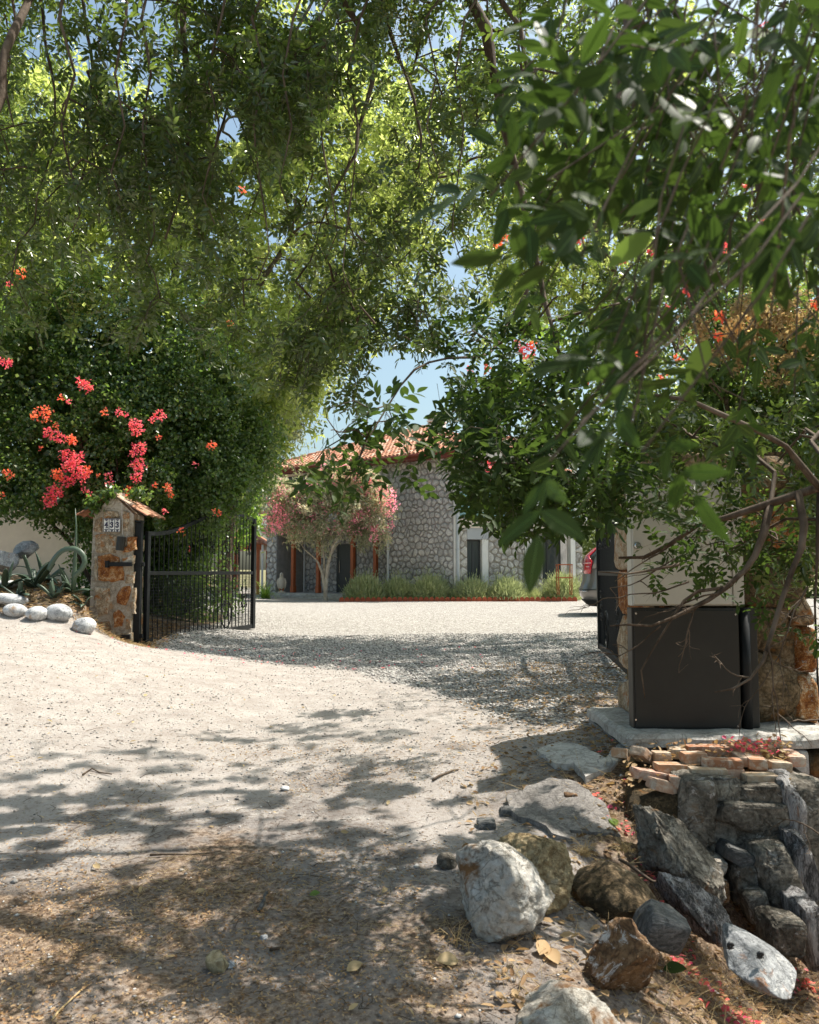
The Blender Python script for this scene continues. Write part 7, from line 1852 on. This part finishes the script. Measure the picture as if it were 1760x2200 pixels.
# dead leaf litter
def litter(n, x0, x1, y0, y1, dens, L0, L1, mat, name, power=1.3, lift=.006, curl=.35, wr=.5, detail=2):
    X, Y = scatter(n, x0, x1, y0, y1, dens, power); n = len(X); Z = height(X, Y) + lift + rs.uniform(0, .010, n)
    D = unit(np.stack([rs.normal(size=n), rs.normal(size=n), rs.normal(0, .18, n)], 1)); Nn = unit(rs.normal(0, curl, (n, 3)) + np.array([0, 0, 1.0]))
    L = rs.uniform(L0, L1, n); V, F = leaf_arrays(np.stack([X, Y, Z], 1), D, Nn, L, L * wr * rs.uniform(.7, 1.2, n), detail, .28, -.15)
    tag(link(name, np_mesh(name, V, F), None, mat), kind='stuff')
so_ = lambda X, Y: soilness(X, Y)
litter(24000, -3.2, 2.6, 2.3, 6.6, lambda X, Y: (so_(X, Y) + .06) * np.clip(fbm2(X * 1.6, Y * 1.6, 3, 61) * 2.6 + .45, 0, 1), .007, .021, M['leaf_dry'], 'leaf_litter')
litter(2600, .3, 2.8, 2.4, 6.0, lambda X, Y: so_(X, Y) * .8, .03, .065, M['leaf_dry'], 'leaf_litter')
litter(170, -3.4, 1, 2.3, 9, lambda X, Y: .3 + 0 * X, .02, .05, M['leaf_drypale'], 'leaf_litter')
litter(5200, 0, 3, 5.6, 10.5, lambda X, Y: np.clip((X - .3) / 1.2, 0, 1) * .9, .018, .045, M['leaf_dry'], 'leaf_litter')
litter(7000, -9, -3.4, 10.8, 14, lambda X, Y: so_(X, Y), .03, .07, M['leaf_dry'], 'leaf_litter', 1.0)
litter(420, 1.1, 2.4, 3.2, 5.2, lambda X, Y: np.clip(fbm2(X * 3, Y * 3, 2, 71) * 2, 0, 1), .02, .04, M['pink'], 'fallen_petals', wr=.8)
litter(160, 1.3, 2.9, 5.0, 6.0, lambda X, Y: .8 + 0 * X, .02, .04, M['pink'], 'fallen_petals', wr=.8)
litter(130, -4.5, 1, 10.2, 13, lambda X, Y: .5 + 0 * X, .02, .04, M['pink'], 'fallen_petals', wr=.8)
# leaves and petals lying on the brick pile and the plinth
def on_top(n, px0, px1, py0, py1, Y0, Y1, z, L0, L1, mat, name, wr=.6):
    V_ = []
    for _ in range(n): f = rs.random(); v = at(rs.uniform(px0, px1), py1 + (py0 - py1) * f, Y0 + (Y1 - Y0) * f); V_.append((v.x, v.y, v.z + rs.uniform(.004, .03)))
    P = np.array(V_); D = unit(rs.normal(size=(n, 3)) * np.array([1, 1, .35])); L = rs.uniform(L0, L1, n)
    V, F = leaf_arrays(P, D, unit(rs.normal(0, .5, (n, 3)) + np.array([0, 0, 1.0])), L, L * wr, 2, .3, -.2); tag(link(name, np_mesh(name, V, F), None, mat), kind='stuff')
on_top(320, 1340, 1700, 1600, 1690, 5.1, 5.55, 0, .02, .055, M['leaf_dry'], 'leaf_litter')
on_top(70, 1560, 1680, 1590, 1625, 5.35, 5.55, 0, .02, .04, M['pink'], 'fallen_petals', .8)
on_top(60, 1590, 1700, 1590, 1640, 5.3, 5.5, 0, .03, .06, M['leaf_drypale'], 'leaf_litter')
# straw and fine twigs
def straws(n, x0, x1, y0, y1, dens, L0, L1, r, mat, name, rise=.12):
    X, Y = scatter(n, x0, x1, y0, y1, dens, 1.3); n = len(X); P = np.stack([X, Y, height(X, Y) + .006], 1)
    D = unit(np.stack([rs.normal(size=n), rs.normal(size=n), np.abs(rs.normal(0, rise, n))], 1)); L = rs.uniform(L0, L1, (n, 1)); m_ = P + D * L * .5 + np.array([0, 0, .01]) * rs.random((n, 1)); e = m_ + unit(D + rs.normal(0, .3, D.shape) * np.array([1, 1, .3])) * L * .5
    e[:, 2] = np.maximum(e[:, 2], height(e[:, 0], e[:, 1]) + .003)
    V1, F1 = seg_arrays(P, m_, r, r * .9); V2, F2 = seg_arrays(m_, e, r * .9, r * .5); tag(link(name, np_mesh(name, np.concatenate([V1, V2]), np.concatenate([F1, F2 + len(V1)])), None, mat), kind='stuff')
straws(9000, -3.2, 2.6, 2.3, 6.0, lambda X, Y: so_(X, Y) * np.clip(fbm2(X * 1.7, Y * 1.7, 3, 81) * 1.5 + .4, 0, 1), .02, .08, .0009, M['straw'], 'dry_grass')
straws(1500, .4, 2.6, 2.4, 5.4, lambda X, Y: so_(X, Y), .06, .2, .0012, M['straw'], 'dry_grass', .35)
straws(1200, -3.2, 2.4, 2.3, 7, lambda X, Y: .2 + .5 * so_(X, Y), .03, .12, .0018, M['bark'], 'fine_twigs', .05)
straws(3000, -8, -3.5, 10.7, 12.4, lambda X, Y: so_(X, Y), .04, .14, .002, M['straw'], 'dry_grass')
# sticks one can pick out
def stick(label, pix, r, mat='bark', up=.012):
    pts = [on_ground(*p) + Vector((0, 0, up)) for p in pix]; rp = resample(pts, .05, .003)
    o = MB().tube(rp, [r * (1 - .4 * i / len(rp)) for i in range(len(rp))], 6).build('stick', M[mat], None, smooth=True); tag(o, label, 'stick')
stick('thin straight brown stick lying across the sunlit litter', [(322, 1842), (380, 1840), (440, 1838), (478, 1834)], .006)
stick('short dark stick pointing toward the camera in the shade', [(556, 1962), (565, 1940), (574, 1920)], .010, 'rock_slate')
stick('crooked brown twig at the left side of the drive', [(178, 1668), (196, 1656), (215, 1662), (240, 1668)], .006)
stick('dark root like stick lying in the shade of the drive', [(930, 1680), (955, 1665), (985, 1655)], .009)
stick('bleached dry stalk in the near corner of the drive', [(112, 2200), (140, 2165), (175, 2135)], .004, 'straw')
stick('reddish stick beside the white pebble', [(580, 2048), (610, 2042)], .007)
stick('brown stick on the slope under the long grey slab', [(1330, 1850), (1400, 1895), (1450, 1920)], .009)
def single_leaf(label, px, py, L, mat, ang, cat='leaf'):
    p = np.array([on_ground(px, py)[:]]) + np.array([0, 0, .015]); a = math.radians(ang)
    V, F = leaf_arrays(p, np.array([[math.cos(a), math.sin(a), .1]]), np.array([[.1, -.5, .8]]), np.array([L]), np.array([L * .6]), 3, .25, -.1)
    tag(link('fallen_leaf', np_mesh('fallen_leaf', V, F, True), None, M[mat]), label, cat)
single_leaf('yellow green fallen leaf on the open drive', 665, 1930, .05, 'leaf_lime', 10)
single_leaf('small orange brown leaf right of the yellow green one', 822, 1924, .04, 'leaf_drypale', 60)
single_leaf('bright yellow leaf caught between the concrete edge and the grey slab', 1325, 1780, .09, 'leaf_lime', 100)
single_leaf('large pale dead leaf under the big white boulder', 985, 2072, .10, 'leaf_drypale', 200)
single_leaf('pale torn leaf in the left foreground', 215, 1872, .05, 'leaf_drypale', 150)
single_leaf('curled pale leaf in the middle foreground', 420, 1925, .045, 'leaf_drypale', 30)
single_leaf('grey dead leaf low in the foreground', 745, 2095, .07, 'leaf_drypale', 40)
single_leaf('broad brown leaf under the overhang of the white boulder', 1160, 2060, .10, 'leaf_dry', 70)
single_leaf('second broad brown leaf under the white boulder', 1200, 2080, .11, 'leaf_dry', 110)
single_leaf('dark green leaf beside the pointed brown boulder', 1425, 2090, .10, 'leaf_near', -20)
single_leaf('yellow green leaf on the brick pile', 1668, 1650, .07, 'leaf_lime', 200)
# two snails on the blue slab
for i, (px, py, lb) in enumerate(((1568, 2034, 'dark snail on the upper end of the flat blue grey rock'), (1632, 2054, 'dark snail on the lower half of the flat blue grey rock'))):
    p = at(px, py, 3.48); t = thing('snail', lb, 'snail', p); pts = []; rad = []
    for k in range(26):
        f = k / 25; an = f * 4.2 * math.pi; r_ = .011 * (1 - f * .92); pts.append(p + Vector((math.cos(an) * r_, -.004 - f * .006, math.sin(an) * r_ + .006))); rad.append(.0075 * (1 - f * .85))
    MB().tube(pts, rad, 7).build('shell', M['car_black'], t, smooth=True)
    MB().tube([p + Vector((-.014, 0, -.006)), p + Vector((0, 0, -.007)), p + Vector((.018, 0, -.005))], [.002, .005, .003], 6).build('body', M['rock_slate'], t, smooth=True)
# dry tufts
def tuft(px, py, n, L, label, mat='straw', seed=0):
    p = on_ground(px, py); rg_ = np.random.default_rng(seed); t = thing('dry_grass_tuft', label, 'grass tuft', p); P0 = np.array(p[:]) + rg_.normal(0, .02, (n, 3)) * np.array([1, 1, 0])
    D = unit(rg_.normal(0, .45, (n, 3)) + np.array([0, 0, 1.0])); A_, B_ = [], []; q = P0; d = D; l = L * rg_.uniform(.5, 1, (n, 1)); Vs, Fs, off = [], [], 0
    for k in range(4):
        nq = q + d * l / 4; V, F = seg_arrays(q, nq, .0016 * (1 - k * .2), .0016 * (.8 - k * .2)); Vs.append(V); Fs.append(F + off); off += len(V); q = nq; d = unit(d + rg_.normal(0, .2, d.shape) + np.array([0, 0, -.3]))
    link('blade', np_mesh('blade', np.concatenate(Vs), np.concatenate(Fs)), t, M[mat])['kind'] = 'stuff'
tuft(1255, 1838, 60, .13, 'dry grass tuft beside the yellow boulder', seed=1); tuft(1340, 1830, 60, .12, 'sunlit dry grass tuft under the concrete edge', seed=2); tuft(985, 2030, 26, .16, 'thin dry stalks against the big white boulder', seed=3); tuft(1080, 2100, 16, .12, 'few dry stalks before the smooth white boulder', seed=4); tuft(1640, 2085, 24, .14, 'dry stalks behind the flat blue grey rock', seed=5)
print('LEAVES', TREE_STATS, 'tris', sum(len(m.polygons) * 2 for m in bpy.data.meshes), 'objects', len(bpy.data.objects))
